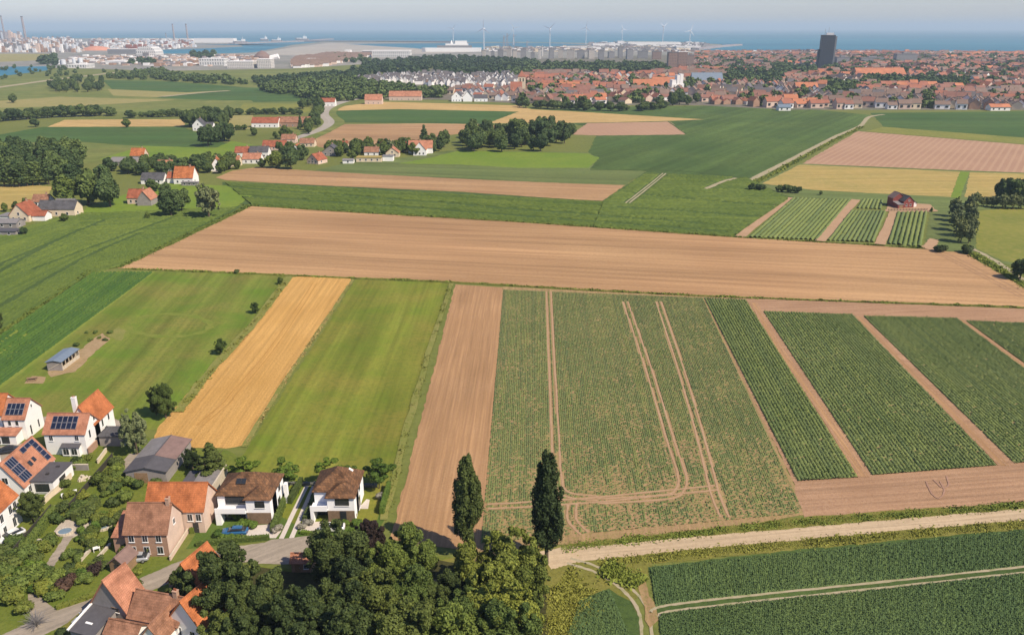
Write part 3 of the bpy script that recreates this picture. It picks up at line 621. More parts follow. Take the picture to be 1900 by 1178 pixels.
strip('track', [(1795, 458), (1830, 475), (1870, 500), (1910, 528), (1980, 570)], 2.0, 'track_pale', 'narrow track curving past the willow row', 'path', jit=0.3)
for q, lb in (([(1372, 441), (1420, 402), (1464, 367)], 'maize and row crop'), ([(1521, 448), (1555, 410), (1588, 371)], 'two row crops'), ([(1632, 454), (1648, 420), (1660, 392)], 'row crop and the small plot')):
    strip('track', q, 4.2, 'track_soil', 'bare earth track between the ' + lb, 'path', jit=0.2)
field('yard', [(1640, 393), (1655, 375), (1725, 380), (1740, 393), (1700, 395)], 'track_soil', 'earth yard around the red barn', 0.5, 'yard')
field('track', [(1708, 461), (1725, 443), (1742, 446), (1735, 466)], 'track_soil', 'bare patch at the corner of the row crop', 0.4, 'path')
# main road of the hamlet
strip('verge', [(650, 186), (612, 200), (600, 214), (613, 227), (590, 243), (545, 262)], 26, 'olive_far', 'grass banks beside the winding road', 'verge', jit=0.5)
strip('road', [(690, 180), (645, 187), (610, 199), (600, 212), (611, 227), (594, 241), (545, 259), (490, 283), (440, 303), (400, 320)], [16, 14, 13, 11, 10, 9, 8, 7, 6, 5], 'asphalt_far', 'winding grey road leading to the village', 'road', jit=0.1)
strip('road_marking', [(610, 199), (600, 212), (611, 227), (594, 241)], 0.9, 'sand', 'pale line along the winding road', 'marking', jit=0.05)
strip('road', [(-40, 168), (60, 154), (110, 147), (165, 141), (215, 135)], 16, 'track_pale', 'pale road curving across the far pastures', 'road', jit=0.5)
strip('track', [(300, 180), (380, 172), (425, 169)], 12, 'track_pale', 'pale farm road between far green fields', 'path', jit=0.5)
# sandy road and tracks in front
ZC[0] = 0.068
SR = [(1012, 1040), (1060, 1029), (1130, 1024), (1250, 1011), (1500, 989), (1700, 971), (1900, 954), (2300, 918)]
strip('sandy_road', SR, [5.2, 4.6, 3.7, 3.5, 3.4, 3.4, 3.4, 3.4], 'sandy_road', 'pale sandy farm road past the crop strips', 'road', jit=0.18, k=16)
strip('track', [(1055, 1040), (1110, 1058), (1160, 1090), (1192, 1130), (1200, 1178), (1203, 1290)], 0.55, 'track_pale', 'double wheel track leaving the sandy road', 'path', offs=(-0.75, 0.75), jit=0.1)
field('bare_patch', [(1186, 1075), (1196, 1075), (1204, 1105), (1218, 1130), (1222, 1150), (1206, 1165), (1196, 1150), (1190, 1110)], 'soil_sparse', 'churned bare earth beside the wheel track', 0.3, 'soil')
TL = [(1214, 1140), (1240, 1129), (1400, 1110), (1650, 1084), (1900, 1057), (2300, 1015)]
# tramlines in the thin crop
TR = [[(1018, 541), (1022, 640), (1030, 800), (1034, 880), (1048, 915), (1110, 925)], [(1160, 560), (1205, 690), (1245, 820), (1265, 880), (1262, 908), (1235, 922), (1110, 930)],
      [(1222, 560), (1265, 690), (1305, 830), (1325, 910), (1345, 960)], [(905, 940), (1000, 935), (1100, 928), (1230, 915), (1330, 905)], [(1062, 935), (1062, 965), (1085, 990)]]
for q, lb in zip(TR, ('long straight', 'curving', 'slanting', 'crossing', 'short bent')):
    strip('tramline', q, 0.45, 'track_soil', lb + ' pair of wheel ruts through the thin crop', 'path', offs=(-0.8, 0.8), jit=0.08)
for q, lb in (([(1398, 562), (1440, 640), (1520, 755), (1602, 885)], 'first and second'), ([(1592, 588), (1680, 680), (1770, 770), (1862, 864)], 'second and third'), ([(1783, 594), (1840, 637), (1900, 680), (2000, 755)], 'third and fourth')):
    strip('track', q, 2.3, 'soil_strip', 'bare track between %s crop strip' % lb, 'path', jit=0.12)
    strip('tramline', q, 0.35, 'soil_head', 'wheel ruts on the track between %s crop strip' % lb, 'path', offs=(-0.7, 0.7), jit=0.06)
strip('tramline', [(430, 735), (510, 640), (585, 525)], 0.26, 'wheat_rut', 'pair of wheel ruts through the golden wheat', 'path', offs=(-0.75, 0.75), jit=0.06)
strip('tramline', [(370, 790), (420, 748), (430, 735)], 0.26, 'wheat_rut', 'bend of the wheel ruts at the near end of the wheat', 'path', offs=(-0.75, 0.75), jit=0.06)
for q in ([(1718, 893), (1728, 915), (1742, 925), (1752, 912), (1744, 893)], [(1732, 890), (1748, 905), (1760, 900), (1756, 884)]): strip('tramline', q, 0.3, 'soil_rut', 'curved wheel marks on the pinkish headland', 'path', jit=0.05)
strip('tramline', [(1735, 468), (1800, 500), (1900, 553)], 0.4, 'soil_head', 'wheel ruts at the corner of the brown field', 'path', offs=(-0.9, 0.9, 3.5), jit=0.1)
# ring and bare places in the paddock
ZC[0] = 0.0705
ring = [G(314 + 76 * math.cos(t), 604 + 21 * math.sin(t)) for t in [2 * math.pi * k / 40 for k in range(41)]]
mb = MB(); z = nextz(); vs = []
for k, p in enumerate(ring):
    c = G(314, 604); d = (p - c).normalized(); wv = 1.0 + 0.5 * math.sin(k * 1.7)
    a, b2 = p + d * wv, p - d * wv; vs += [(a.x, a.y, z), (b2.x, b2.y, z)]
mb.add(vs, [(2 * k, 2 * k + 1, 2 * k + 3, 2 * k + 2) for k in range(40)]); tag(mb.build('worn_ring', 'worn_grass'), 'worn oval track in the horse paddock', 'path', kind='structure')
field('bare_patch', [(88, 690), (140, 655), (190, 618), (205, 628), (170, 660), (140, 690), (95, 700)], 'earth', 'bare earth around the paddock shelter', 0.5, 'soil')
field('bare_patch', [(200, 625), (220, 605), (235, 615), (225, 632)], 'trodden', 'trampled grass beside the worn ring', 0.4, 'soil')
field('bare_patch', [(45, 712), (60, 698), (85, 700), (80, 712)], 'earth', 'bare earth around the picnic table', 0.3, 'soil')
field('bare_patch', [(70, 775), (100, 772), (215, 778), (240, 790), (230, 800), (80, 790)], 'lane', 'gravel path behind the white houses', 0.2, 'path')
# village ground
ZC[0] = 0.0238
field('garden', [(-300, 790), (230, 795), (286, 815), (330, 832), (420, 835), (450, 850), (395, 930), (310, 1040), (360, 1050), (470, 1050), (600, 1060), (720, 1000), (850, 1040), (850, 1300), (-300, 1300)], 'lawn', 'green ground of the village gardens', 0.3, 'garden')
field('lawn', [(345, 1018), (398, 938), (425, 895), (700, 900), (716, 960), (690, 1000), (590, 992), (500, 1002)], 'new_lawn', 'fresh dark lawn around the two new houses', 0.1, 'lawn')
field('drive', [(448, 998), (468, 975), (512, 972), (522, 985), (512, 998)], 'paving', 'paved driveway in front of the garage house', 0.05, 'drive')
field('drive', [(556, 985), (570, 968), (612, 967), (616, 985), (600, 990)], 'paving', 'paved driveway in front of the narrow new house', 0.05, 'drive')
strip('drive', [(522, 999), (546, 948), (571, 898)], 0.85, 'paving', 'concrete drive strip nearer the garage house', 'drive', jit=0.02)
strip('drive', [(541, 998), (562, 948), (584, 898)], 0.85, 'paving', 'concrete drive strip nearer the narrow new house', 'drive', jit=0.02)
field('terrace', [(664, 944), (680, 926), (686, 927), (683, 944)], 'paving', 'small side terrace of the narrow new house', 0.0, 'terrace')
strip('lane', [(490, 1022), (420, 1033), (345, 1052), (285, 1078), (215, 1105), (150, 1128), (85, 1158), (10, 1195), (-80, 1240)], [5, 5, 4.5, 4.5, 4.3, 4.3, 4.5, 5, 5], 'lane', 'grey village lane between gardens and barn', 'road', jit=0.08, k=12)
field('turning_place', [(503, 1001), (584, 993), (582, 1032), (545, 1046), (470, 1046), (462, 1022)], 'lane', 'sunny gravel turning place below the new houses', 0.15, 'road')
field('drive', [(52, 1103), (62, 1096), (92, 1122), (110, 1135), (60, 1160)], 'lane', 'short drive opening onto the lane', 0.1, 'drive')
field('terrace', [(100, 986), (118, 965), (172, 962), (165, 985), (130, 1000)], 'terrace', 'stone terrace around the round garden pond', 0.1, 'terrace')
strip('garden_path', [(128, 995), (115, 1015), (103, 1033), (88, 1055)], 1.6, 'lane', 'curved gravel garden path below the pond', 'path', jit=0.1)
field('terrace', [(85, 915), (108, 903), (120, 905), (85, 932)], 'terrace', 'terracotta terrace beside the grey annex', 0.05, 'terrace')
field('courtyard', [(-10, 830), (45, 822), (60, 835), (30, 868), (-10, 868)], 'lane', 'gravel forecourt with parked car', 0.1, 'yard')
field('yard', [(215, 870), (240, 842), (268, 840), (225, 890)], 'lane', 'grey yard beside the dark hall', 0.1, 'yard')
field('yard', [(330, 925), (350, 900), (380, 905), (350, 950)], 'terrace', 'pale yard behind the long brick house', 0.1, 'yard')
field('bare_patch', [(100, 1178), (150, 1135), (165, 1140), (150, 1178)], 'verge_ground', 'grass bank beside the lane', 0.3, 'verge')
field_mat('woodland_floor', (0.045, 0.045, 0.015), (0.07, 0.065, 0.02), (0.03, 0.03, 0.012), big=0.2, fine=1.5, bmp=0.2)  # dark leaf litter; the grove's black shaded gaps are put into the colour too
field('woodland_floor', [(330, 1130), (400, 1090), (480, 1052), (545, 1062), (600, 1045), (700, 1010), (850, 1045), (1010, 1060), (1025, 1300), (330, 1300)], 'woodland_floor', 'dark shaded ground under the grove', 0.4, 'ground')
field('bare_patch', [(690, 1075), (720, 1060), (800, 1075), (860, 1085), (840, 1105), (760, 1100)], 'earth', 'bare earth clearing between the big trees', 0.4, 'soil')

# ---------------------------------------------------------------- crops that stand in rows
WL = lambda q: smooth([G(*p) for p in q], 6)
def off_line(P, o):
    out = []
    for i, p in enumerate(P):
        d = P[min(i + 1, len(P) - 1)] - P[max(i - 1, 0)]; out.append(p + Vector((-d.y, d.x, 0)).normalized() * o)
    return out
MASK = [(off_line(WL(q), o), 0.42) for q in TR for o in (-0.8, 0.8)]
crop('crop_rows', [(1306, 553), (1384, 557), (1592, 886), (1480, 893)], 0.82, 0.5, 0.84, 0.33, 'crop_rows', 'dark green potato rows beside the thin crop', 0.02, leaves=8)
crop('crop_rows', [(1416, 578), (1582, 584), (1850, 864), (1618, 882)], 0.82, 0.45, 0.84, 0.33, 'crop_rows', 'dark green potato rows in the widest full strip', 0.02, leaves=8)
crop('crop_rows', [(1602, 587), (1776, 591), (2110, 840), (1882, 860)], 0.82, 0.45, 0.84, 0.33, 'crop_rows', 'dark green potato rows in the third strip counted from the thin crop', 0.02, leaves=8)
crop('crop_rows', [(1792, 596), (2100, 606), (2400, 800), (2130, 840)], 0.82, 0.55, 0.78, 0.4, 'crop_rows', 'dark green potato rows in the strip farthest from the thin crop', 0.02, leaves=5)
def thinout(X, Y, s, t): return np.clip(0.03 + 0.5 * np.clip((0.40 - t) / 0.40, 0, 1) ** 1.4 + 0.45 * (vnoise(X, Y, 5, 2) - 0.6) + 0.5 * (vnoise(X * 6, Y * 0.3, 3, 8) - 0.6) * (1.2 - t), 0.01, 0.8)
crop('thin_crop', [(934, 538), (1304, 553), (1492, 952), (892, 1008)], 0.48, 0.17, 0.46, 0.26, 'crop_sparse', 'thin yellow green crop with bare gaps', 0.05, 0.6, MASK, thinout, leaves=5, ls=0.13)
crop('row_crop', [(1470, 368), (1580, 371), (1517, 446), (1388, 440)], 1.9, 0.6, 1.5, 1.0, 'crop_rows', 'green crop rows beside the red barn track', 0.03)
crop('row_crop', [(1578, 391), (1645, 393), (1622, 450), (1533, 447)], 1.9, 0.6, 1.5, 1.0, 'crop_rows', 'green crop rows in front of the red barn', 0.03)
crop('row_crop', [(1600, 370), (1640, 372), (1636, 389), (1588, 387)], 1.9, 0.6, 1.5, 1.0, 'crop_rows', 'small green plot beside the red barn', 0.03)
crop('row_crop', [(1663, 395), (1722, 393), (1710, 459), (1645, 453)], 2.2, 0.7, 1.6, 1.0, 'crop_rows', 'tall green rows in the small plot by the meadow', 0.03)
crop('row_crop', [(172, 506), (284, 506), (-20, 730), (-190, 752)], 1.45, 0.5, 1.15, 0.5, 'crop_beet', 'dark green striped crop beside the paddock', 0.03, 0.4, (), lambda X, Y, s, t: np.where(vnoise(s * 47, t * 0.9, 1.0, 21) > 0.72, 0.8, 0.02))
CM = [(WL(q), 1.3) for q in ([(-60, 515), (8, 487), (195, 408)], [(60, 500), (330, 400)], [(-80, 615), (150, 482), (262, 432)], [(-100, 560), (60, 470), (150, 425)])]
crop('green_crop', [(225, 492), (440, 385), (125, 398), (160, 512)], 1.2, 0.45, 1.3, 0.9, 'crop_maize', 'far corner of the big green field', 0.02, 0.6, CM)
crop('green_crop', [(177, 501), (144, 396), (-200, 488), (-200, 742)], 1.2, 0.45, 1.3, 0.9, 'crop_maize', 'near part of the big green field', 0.02, 0.6, CM)
BM = [(WL(q), 2.5) for q in ([(412, 347), (700, 368), (1000, 392), (1300, 415)], [(418, 362), (700, 382), (1000, 404), (1340, 430)], [(1180, 360), (1300, 372), (1430, 382)], [(1150, 385), (1300, 395), (1400, 402)])] + [(WL([(1163, 378), (1200, 349), (1233, 322)]), 2.4), (WL([(1310, 351), (1340, 338), (1366, 331)]), 2.4)]
crop('green_crop', [(1100, 420), (1118, 376), (418, 340), (466, 380)], 1.5, 0.7, 1.7, 1.2, 'crop_maize', 'long green crop band behind the brown field', 0.02, 0.5, BM)
crop('green_crop', [(1462, 369), (1385, 331), (1200, 322), (1120, 376)], 1.5, 0.7, 1.7, 1.2, 'crop_maize', 'green crop block behind the row crops', 0.02, 0.5, BM)
crop('green_crop', [(1362, 438), (1462, 370), (1120, 377), (1102, 421)], 1.5, 0.7, 1.7, 1.2, 'crop_maize', 'green crop block beside the brown field', 0.02, 0.5, BM)
TM = [(WL(TL), 1.0)]
crop('wheat_crop', [(1206, 1053), (2010, 974), (2010, 1046), (1218, 1134)], 0.36, 0.3, 0.5, 0.4, 'crop_wheat_green', 'blue green wheat between sandy road and tramline', 0.0, 0.6, TM, leaves=13, ls=0.12)
crop('wheat_crop', [(1222, 1138), (2010, 1048), (2010, 1230), (1232, 1230)], 0.36, 0.3, 0.5, 0.4, 'crop_wheat_green', 'blue green wheat in the corner below the tramline', 0.0, 0.6, TM, leaves=13, ls=0.12)
crop('wheat_crop', [(1078, 1114), (1130, 1096), (1190, 1230), (1034, 1230)], 0.36, 0.3, 0.5, 0.4, 'crop_wheat_green', 'blue green wheat corner beside the yellow weeds', 0.0, 0.6, leaves=13, ls=0.12)
strip('tramline', TL, 0.5, 'track_pale', 'pale wheel ruts through the blue green wheat', 'path', offs=(-0.7, 0.7), jit=0.08, k=14)
# rough grass
tufts('rough_grass', [(1040, 1016), (1250, 994), (1500, 969), (1900, 938), (2100, 920)], 1.9, 13000, 0.24, 'blade_green', 'rough green grass between sandy road and crop strips')
tufts('rough_grass', [(1110, 1046), (1250, 1030), (1500, 1007), (1900, 972), (2100, 954)], 1.9, 13000, 0.24, 'blade', 'yellow green grass between sandy road and wheat')
tufts('rough_grass', [(1040, 1075), (1070, 1090), (1050, 1140), (1040, 1200)], 5.0, 8000, 0.28, 'blade', 'yellow weeds beside the small wheat corner')
tufts('rough_grass', [(1120, 1052), (1165, 1072), (1188, 1085)], 3.0, 2700, 0.46, 'blade_green', 'green weeds beside the wheel track')
tufts('rough_grass', [(838, 526), (800, 640), (760, 780), (714, 960)], 1.4, 2600, 0.30, 'blade', 'weeds between meadow and ploughed strip')
tufts('rough_grass', [(537, 513), (480, 590), (400, 678), (332, 765)], 1.8, 3000, 0.34, 'blade', 'weeds between paddock and wheat')
tufts('rough_grass', [(654, 520), (600, 602), (530, 705), (454, 828)], 0.8, 3000, 0.29, 'blade_dry', 'dry grass between wheat and meadow')
tufts('rough_grass', [(230, 499), (440, 507), (640, 516), (840, 524), (1310, 549.5), (1900, 571), (2100, 581)], 1.2, 9000, 0.41, 'blade_green', 'grass line along the near edge of the brown field')
tufts('rough_grass', [(218, 497), (300, 459), (400, 412), (462, 382)], 3.0, 3750, 0.46, 'blade_green', 'tall grass beside the brown field corner')
tufts('rough_grass', [(0, 620), (100, 548), (170, 503)], 2.4, 3750, 0.46, 'blade_green', 'tall grass between the two green crops')
tufts('rough_grass', [(1385, 347), (1430, 325), (1500, 287), (1560, 255), (1600, 236)], 3.5, 3750, 0.70, 'blade_green', 'tall grass beside the straight track')
tufts('rough_grass', [(450, 381), (700, 397), (960, 412), (1360, 440), (1715, 461)], 1.4, 6000, 0.52, 'blade_green', 'grass fringe along the far edge of the brown field')
tufts('rough_grass', [(1800, 470), (1850, 497), (1900, 528), (1990, 578)], 4.0, 2700, 0.58, 'blade_green', 'tall grass on the bank by the curved track')
# ---------------------------------------------------------------- buildings
tile_mat('tile_orange', (0.56, 0.19, 0.07), (0.48, 0.16, 0.06), var=0.3)
tile_mat('tile_salmon', (0.52, 0.235, 0.14), (0.46, 0.20, 0.12), var=0.2)
tile_mat('tile_red', (0.40, 0.13, 0.07), (0.34, 0.11, 0.06), var=0.25)
tile_mat('tile_brown', (0.27, 0.135, 0.065), (0.115, 0.065, 0.038), 0.45, 0.4, var=0.4, mortar=0.45)
tile_mat('tile_aged', (0.40, 0.20, 0.12), (0.33, 0.165, 0.10), var=0.35)
tile_mat('tile_grey', (0.12, 0.115, 0.12), (0.10, 0.10, 0.105), var=0.2)
plain('roof_dark', (0.085, 0.08, 0.085), 0.7, 0.2, 1.0)
plain('roof_sheet', (0.20, 0.185, 0.18), 0.6, 0.25, 1.2)
plain('roof_blue', (0.16, 0.20, 0.25), 0.5, 0.12, 1.0)
plain('roof_rust', (0.20, 0.13, 0.11), 0.7, 0.25, 0.6)
plain('white_wall', (0.80, 0.77, 0.73), 0.8, 0.05, 0.8)
plain('pure_white', (0.90, 0.89, 0.88), 0.7, 0.03, 0.8)
plain('cream_wall', (0.66, 0.54, 0.38), 0.8, 0.1, 0.8)
plain('pink_wall', (0.60, 0.45, 0.36), 0.85, 0.12, 0.7)
plain('brick_wall', (0.36, 0.22, 0.15), 0.9, 0.2, 1.5)
plain('brick_red', (0.22, 0.055, 0.045), 0.85, 0.15, 1.0)
plain('grey_wall', (0.27, 0.24, 0.22), 0.9, 0.2, 0.8)
plain('wood_clad', (0.20, 0.135, 0.085), 0.7, 0.25, 2.0)
plain('wood', (0.26, 0.165, 0.09), 0.8, 0.25, 3.0)
plain('glass', (0.025, 0.028, 0.032), 0.12, 0.2, 0.5, 0, 0.6)
plain('frame_dark', (0.05, 0.045, 0.045), 0.5, 0.1, 1)
plain('frame_white', (0.75, 0.74, 0.72), 0.5, 0.05, 1)
plain('panel_blue', (0.012, 0.016, 0.035), 0.18, 0.3, 0.6, 0, 0.6)
plain('alu', (0.42, 0.42, 0.43), 0.4, 0.1, 1, 0.6)
plain('stone_pale', (0.50, 0.43, 0.33), 0.9, 0.25, 2.0)
plain('fence_dark', (0.045, 0.04, 0.03), 0.85, 0.2, 2.0)
plain('pond', (0.16, 0.22, 0.26), 0.1, 0.2, 0.6, 0, 0.5)
plain('canvas_white', (0.78, 0.76, 0.70), 0.8, 0.05, 1)
plain('chimney_brick', (0.42, 0.27, 0.19), 0.9, 0.2, 3)

class House:
    """a building: empty at its front left foot, x along the front, y away from the street"""
    def __init__(s, name, label, at, rz=0.0, cat='house', group=None):
        p = G(*at) if len(at) == 2 else Vector(at)
        s.o = thing(name, label, cat, (p.x, p.y, 0), R(rz), group)
    def block(s, x, y, W, D, e, r, axis='x', wall='white_wall', roof='tile_orange', ov=0.3, hip=0.0, th=0.16, z0=-0.05, gutter=True):
        mb = MB(); rf = MB()
        if r <= e + 0.05:                                    # flat roof with a low edge
            mb.box(x, y, z0, x + W, y + D, e); mb.build('wall', wall, s.o); rf.box(x - ov, y - ov, e + 0.003, x + W + ov, y + D + ov, e + 0.22); rf.build('roof', roof, s.o); return s
        if hip:
            mb.box(x, y, z0, x + W, y + D, e); X0, X1, Y0, Y1 = x - ov, x + W + ov, y - ov, y + D + ov
            if axis == 'x': a, b = (X0 + hip, (Y0 + Y1) / 2, r), (X1 - hip, (Y0 + Y1) / 2, r)
            else: a, b = ((X0 + X1) / 2, Y0 + hip, r), ((X0 + X1) / 2, Y1 - hip, r)
            lo = e + 0.005; hi = e + th
            v = [(X0, Y0, lo), (X1, Y0, lo), (X1, Y1, lo), (X0, Y1, lo), (X0, Y0, hi), (X1, Y0, hi), (X1, Y1, hi), (X0, Y1, hi), a, b]
            f = [(3, 2, 1, 0), (0, 1, 5, 4), (1, 2, 6, 5), (2, 3, 7, 6), (3, 0, 4, 7)]
            f += [(4, 5, 9, 8), (5, 6, 9), (6, 7, 8, 9), (7, 4, 8)] if axis == 'x' else [(4, 5, 8), (5, 6, 9, 8), (6, 7, 9), (7, 4, 8, 9)]
            rf.add(v, f)
        elif axis == 'x':
            ym = y + D / 2
            v = [(x, y, z0), (x + W, y, z0), (x + W, y + D, z0), (x, y + D, z0), (x, y, e), (x + W, y, e), (x + W, y + D, e), (x, y + D, e), (x, ym, r), (x + W, ym, r)]
            mb.add(v, [(0, 1, 5, 4), (2, 3, 7, 6), (1, 2, 6, 9, 5), (3, 0, 4, 8, 7), (3, 2, 1, 0)])
            k = (r - e) / (D / 2); q = ov
            rf.slab([(x - q, y - ov, e - k * ov + th), (x + W + q, y - ov, e - k * ov + th), (x + W + q, ym, r + th), (x - q, ym, r + th)], th)
            rf.slab([(x + W + q, y + D + ov, e - k * ov + th), (x - q, y + D + ov, e - k * ov + th), (x - q, ym + 0.002, r + th), (x + W + q, ym + 0.002, r + th)], th)
            rf.box(x - q - .01, ym - 0.12, r + th - 0.02, x + W + q + .01, ym + 0.12, r + th + 0.07)
        else:
            xm = x + W / 2
            v = [(x, y, z0), (x + W, y, z0), (x + W, y + D, z0), (x, y + D, z0), (x, y, e), (x + W, y, e), (x + W, y + D, e), (x, y + D, e), (xm, y, r), (xm, y + D, r)]
            mb.add(v, [(0, 1, 5, 8, 4), (2, 3, 7, 9, 6), (1, 2, 6, 5), (3, 0, 4, 7), (3, 2, 1, 0)])
            k = (r - e) / (W / 2); q = ov
            rf.slab([(x - ov, y + D + q, e - k * ov + th), (x - ov, y - q, e - k * ov + th), (xm, y - q, r + th), (xm, y + D + q, r + th)], th)
            rf.slab([(x + W + ov, y - q, e - k * ov + th), (x + W + ov, y + D + q, e - k * ov + th), (xm + 0.002, y + D + q, r + th), (xm + 0.002, y - q, r + th)], th)
            rf.box(xm - 0.12, y - q - .01, r + th - 0.02, xm + 0.12, y + D + q + .01, r + th + 0.07)
        mb.build('wall', wall, s.o); rf.build('roof', roof, s.o); return s
    def lean(s, x, y, W, D, zf, zb, wall='white_wall', roof='roof_dark', ov=0.25):
        """single slope falling to the front; zf front height, zb back height"""
        v = [(x, y, -.05), (x + W, y, -.05), (x + W, y + D, -.05), (x, y + D, -.05), (x, y, zf), (x + W, y, zf), (x + W, y + D, zb), (x, y + D, zb)]
        MB().add(v, [(0, 3, 2, 1), (4, 5, 6, 7), (0, 1, 5, 4), (1, 2, 6, 5), (2, 3, 7, 6), (3, 0, 4, 7)]).build('wall', wall, s.o)
        k = (zb - zf) / D
        MB().slab([(x - ov, y - ov, zf - k * ov + .14), (x + W + ov, y - ov, zf - k * ov + .14), (x + W + ov, y + D, zb + .14), (x - ov, y + D, zb + .14)], .12).build('roof', roof, s.o); return s
    def _face(s, n, p, w, h, t0, t1):
        x, y, z = p; a, b = z - h / 2, z + h / 2
        if n == 'f': return (x - w / 2, y - t1, a, x + w / 2, y - t0, b)
        if n == 'b': return (x - w / 2, y + t0, a, x + w / 2, y + t1, b)
        if n == 'r': return (x + t0, y - w / 2, a, x + t1, y + w / 2, b)
        return (x - t1, y - w / 2, a, x - t0, y + w / 2, b)
    def win(s, n, p, w=1.0, h=1.3, frame='frame_white', panes=2, name='window', glass='glass'):
        f = MB().box(*s._face(n, p, w + .16, h + .16, -0.03, 0.05)).build(name, frame, s.o)
        pw = (w - 0.06 * (panes - 1)) / panes
        for i in range(panes):
            o = -w / 2 + pw / 2 + i * (pw + 0.06); q = (p[0] + o, p[1], p[2]) if n in 'fb' else (p[0], p[1] + o, p[2])
            MB().box(*s._face(n, q, pw, h, 0.04, 0.062)).build('pane', glass, f)
        sl = (p[0], p[1], p[2] - h / 2 - 0.13); MB().box(*s._face(n, sl, w + .3, .08, 0.0, 0.14)).build('sill', 'frame_white', f); return s
    def door(s, n, p, w=1.0, h=2.1, mat='frame_dark', name='door'):
        d = MB().box(*s._face(n, (p[0], p[1], p[2] + h / 2), w, h, -0.02, 0.05)).build(name, mat, s.o)
        q = (p[0] + w * .36, p[1], p[2] + 1.0) if n in 'fb' else (p[0], p[1] + w * .36, p[2] + 1.0)
        MB().box(*s._face(n, q, .06, .16, 0.045, 0.11)).build('handle', 'alu', d); return s
    def chimney(s, x, y, z0, z1, w=0.7, d=0.6, mat='chimney_brick'):
        c = MB().box(x - w / 2, y - d / 2, z0, x + w / 2, y + d / 2, z1).box(x - w / 2 - .06, y - d / 2 - .06, z1, x + w / 2 + .06, y + d / 2 + .06, z1 + .12).build('chimney', mat, s.o)
        MB().tube([(x - w * .2, y, z1 + .1), (x - w * .2, y, z1 + .45)], [.1, .1], 8).tube([(x + w * .2, y, z1 + .1), (x + w * .2, y, z1 + .45)], [.1, .1], 8).build('chimney_pot', 'tile_red', c); return s
    def on_slope(s, o, ux, uy, cells, lift=0.24, name='solar_panel', mat='panel_blue', rim='alu', th=0.06):
        """plates on a roof slope: o origin, ux and uy unit vectors across and up the slope, cells = (a, b, w, h)"""
        o, ux, uy = Vector(o), Vector(ux).normalized(), Vector(uy).normalized(); nn = ux.cross(uy).normalized()
        for a, b, w_, h_ in cells:
            c = o + ux * a + uy * b + nn * lift
            q = MB().slab([c, c + ux * w_, c + ux * w_ + uy * h_, c + uy * h_], th).build(name, rim, s.o)
            i = 0.05; d = c + nn * 0.012
            MB().slab([d + ux * i + uy * i, d + ux * (w_ - i) + uy * i, d + ux * (w_ - i) + uy * (h_ - i), d + ux * i + uy * (h_ - i)], .02).build('cell_plate' if name == 'solar_panel' else 'pane', mat, q)
        return s
    def part(s, name, mb, mat): mb.build(name, mat, s.o); return s

# --- white house with roof panels
h = House('white_house', 'white two storey house with a block of ten solar panels and rear orange wing', (89, 843))
h.block(0, 0, 8.5, 6.4, 4.9, 8.0, 'x', 'white_wall', 'tile_salmon').block(3.3, 4.4, 5.2, 8.4, 5.0, 9.0, 'y', 'white_wall', 'tile_orange')
h.part('roof_valley_wall', MB().box(3.35, 6.5, 0, 8.45, 6.6, 5.0), 'white_wall')
k = math.hypot(3.2, 3.1); h.on_slope((1.3, 0, 4.95), (1, 0, 0), (0, 3.2, 3.1), [(i * 1.08, 0.95 + j * 1.45, 1.0, 1.38) for i in range(5) for j in range(2)])
h.chimney(3.7, 6.9, 6.4, 10.0, 0.9, 0.8, 'white_wall')
h.win('f', (1.4, 0, 3.9), 0.7, 1.1).win('f', (6.8, 0, 3.9), 0.7, 1.1).win('f', (4.6, -0.95, 1.2), 1.1, 1.4).win('f', (6.3, -0.95, 1.2), 1.1, 1.4)
h.lean(3.7, -0.9, 3.6, 0.9, 2.2, 2.6, 'white_wall', 'roof_dark')
h.win('r', (8.5, 2.0, 3.9), 0.6, 1.7, panes=1).win('r', (8.5, 4.6, 6.2), 0.5, 0.8, panes=1).win('r', (8.5, 7.6, 3.6), 0.6, 1.6, panes=1).win('r', (8.5, 10.4, 3.8), 0.6, 1.6, panes=1).win('r', (8.5, 8.6, 1.6), 0.9, 1.3)
h.block(9.4, 3.6, 5.2, 4.2, 2.4, 3.6, 'x', 'grey_wall', 'tile_grey', hip=1.6)
h.part('garden_wall', MB().box(8.7, -0.2, 0, 8.95, 3.5, 1.6), 'brick_wall')
h.on_slope((5.9, 4.9, 5), (0, 1, 0), (-2.6, 0, 4.0), [(3.2, 1.3, .5, .6), (4.4, 1.6, .5, .6)], lift=.2, name='skylight', mat='glass', rim='frame_dark')
# --- neighbours at the left edge
h = House('white_house', 'white house with eight solar panels and a front veranda', (14, 815))
h.block(0, 0, 4.6, 6.6, 5.0, 8.3, 'x', 'white_wall', 'tile_salmon').lean(-3.5, -2.6, 7.2, 2.5, 2.3, 2.9, 'white_wall', 'tile_salmon')
h.on_slope((0.4, 0, 5.05), (1, 0, 0), (0, 3.3, 3.3), [(i * 0.95, 0.8 + j * 1.35, .9, 1.3) for i in range(4) for j in range(2)])
h.win('f', (1.3, 0, 4.0), 0.6, 1.1, panes=1).win('f', (2.9, 0, 4.0), 0.6, 1.1, panes=1).win('r', (4.6, 1.6, 1.6), 0.5, 2.2, panes=1).win('r', (4.6, 4.6, 1.7), 0.5, 1.8, panes=1).win('r', (4.6, 3.3, 6.6), 0.4, 0.7, panes=1)
for x in (-2.6, -0.6, 1.4): h.win('f', (x, -2.6, 1.2), 1.5, 1.5, 'frame_dark')
h = House('white_house', 'white house with four solar panels above orange roof, cut by its neighbour', (-30, 812))
h.block(0, 0, 4.9, 7.0, 5.6, 9.0, 'x', 'white_wall', 'tile_orange')
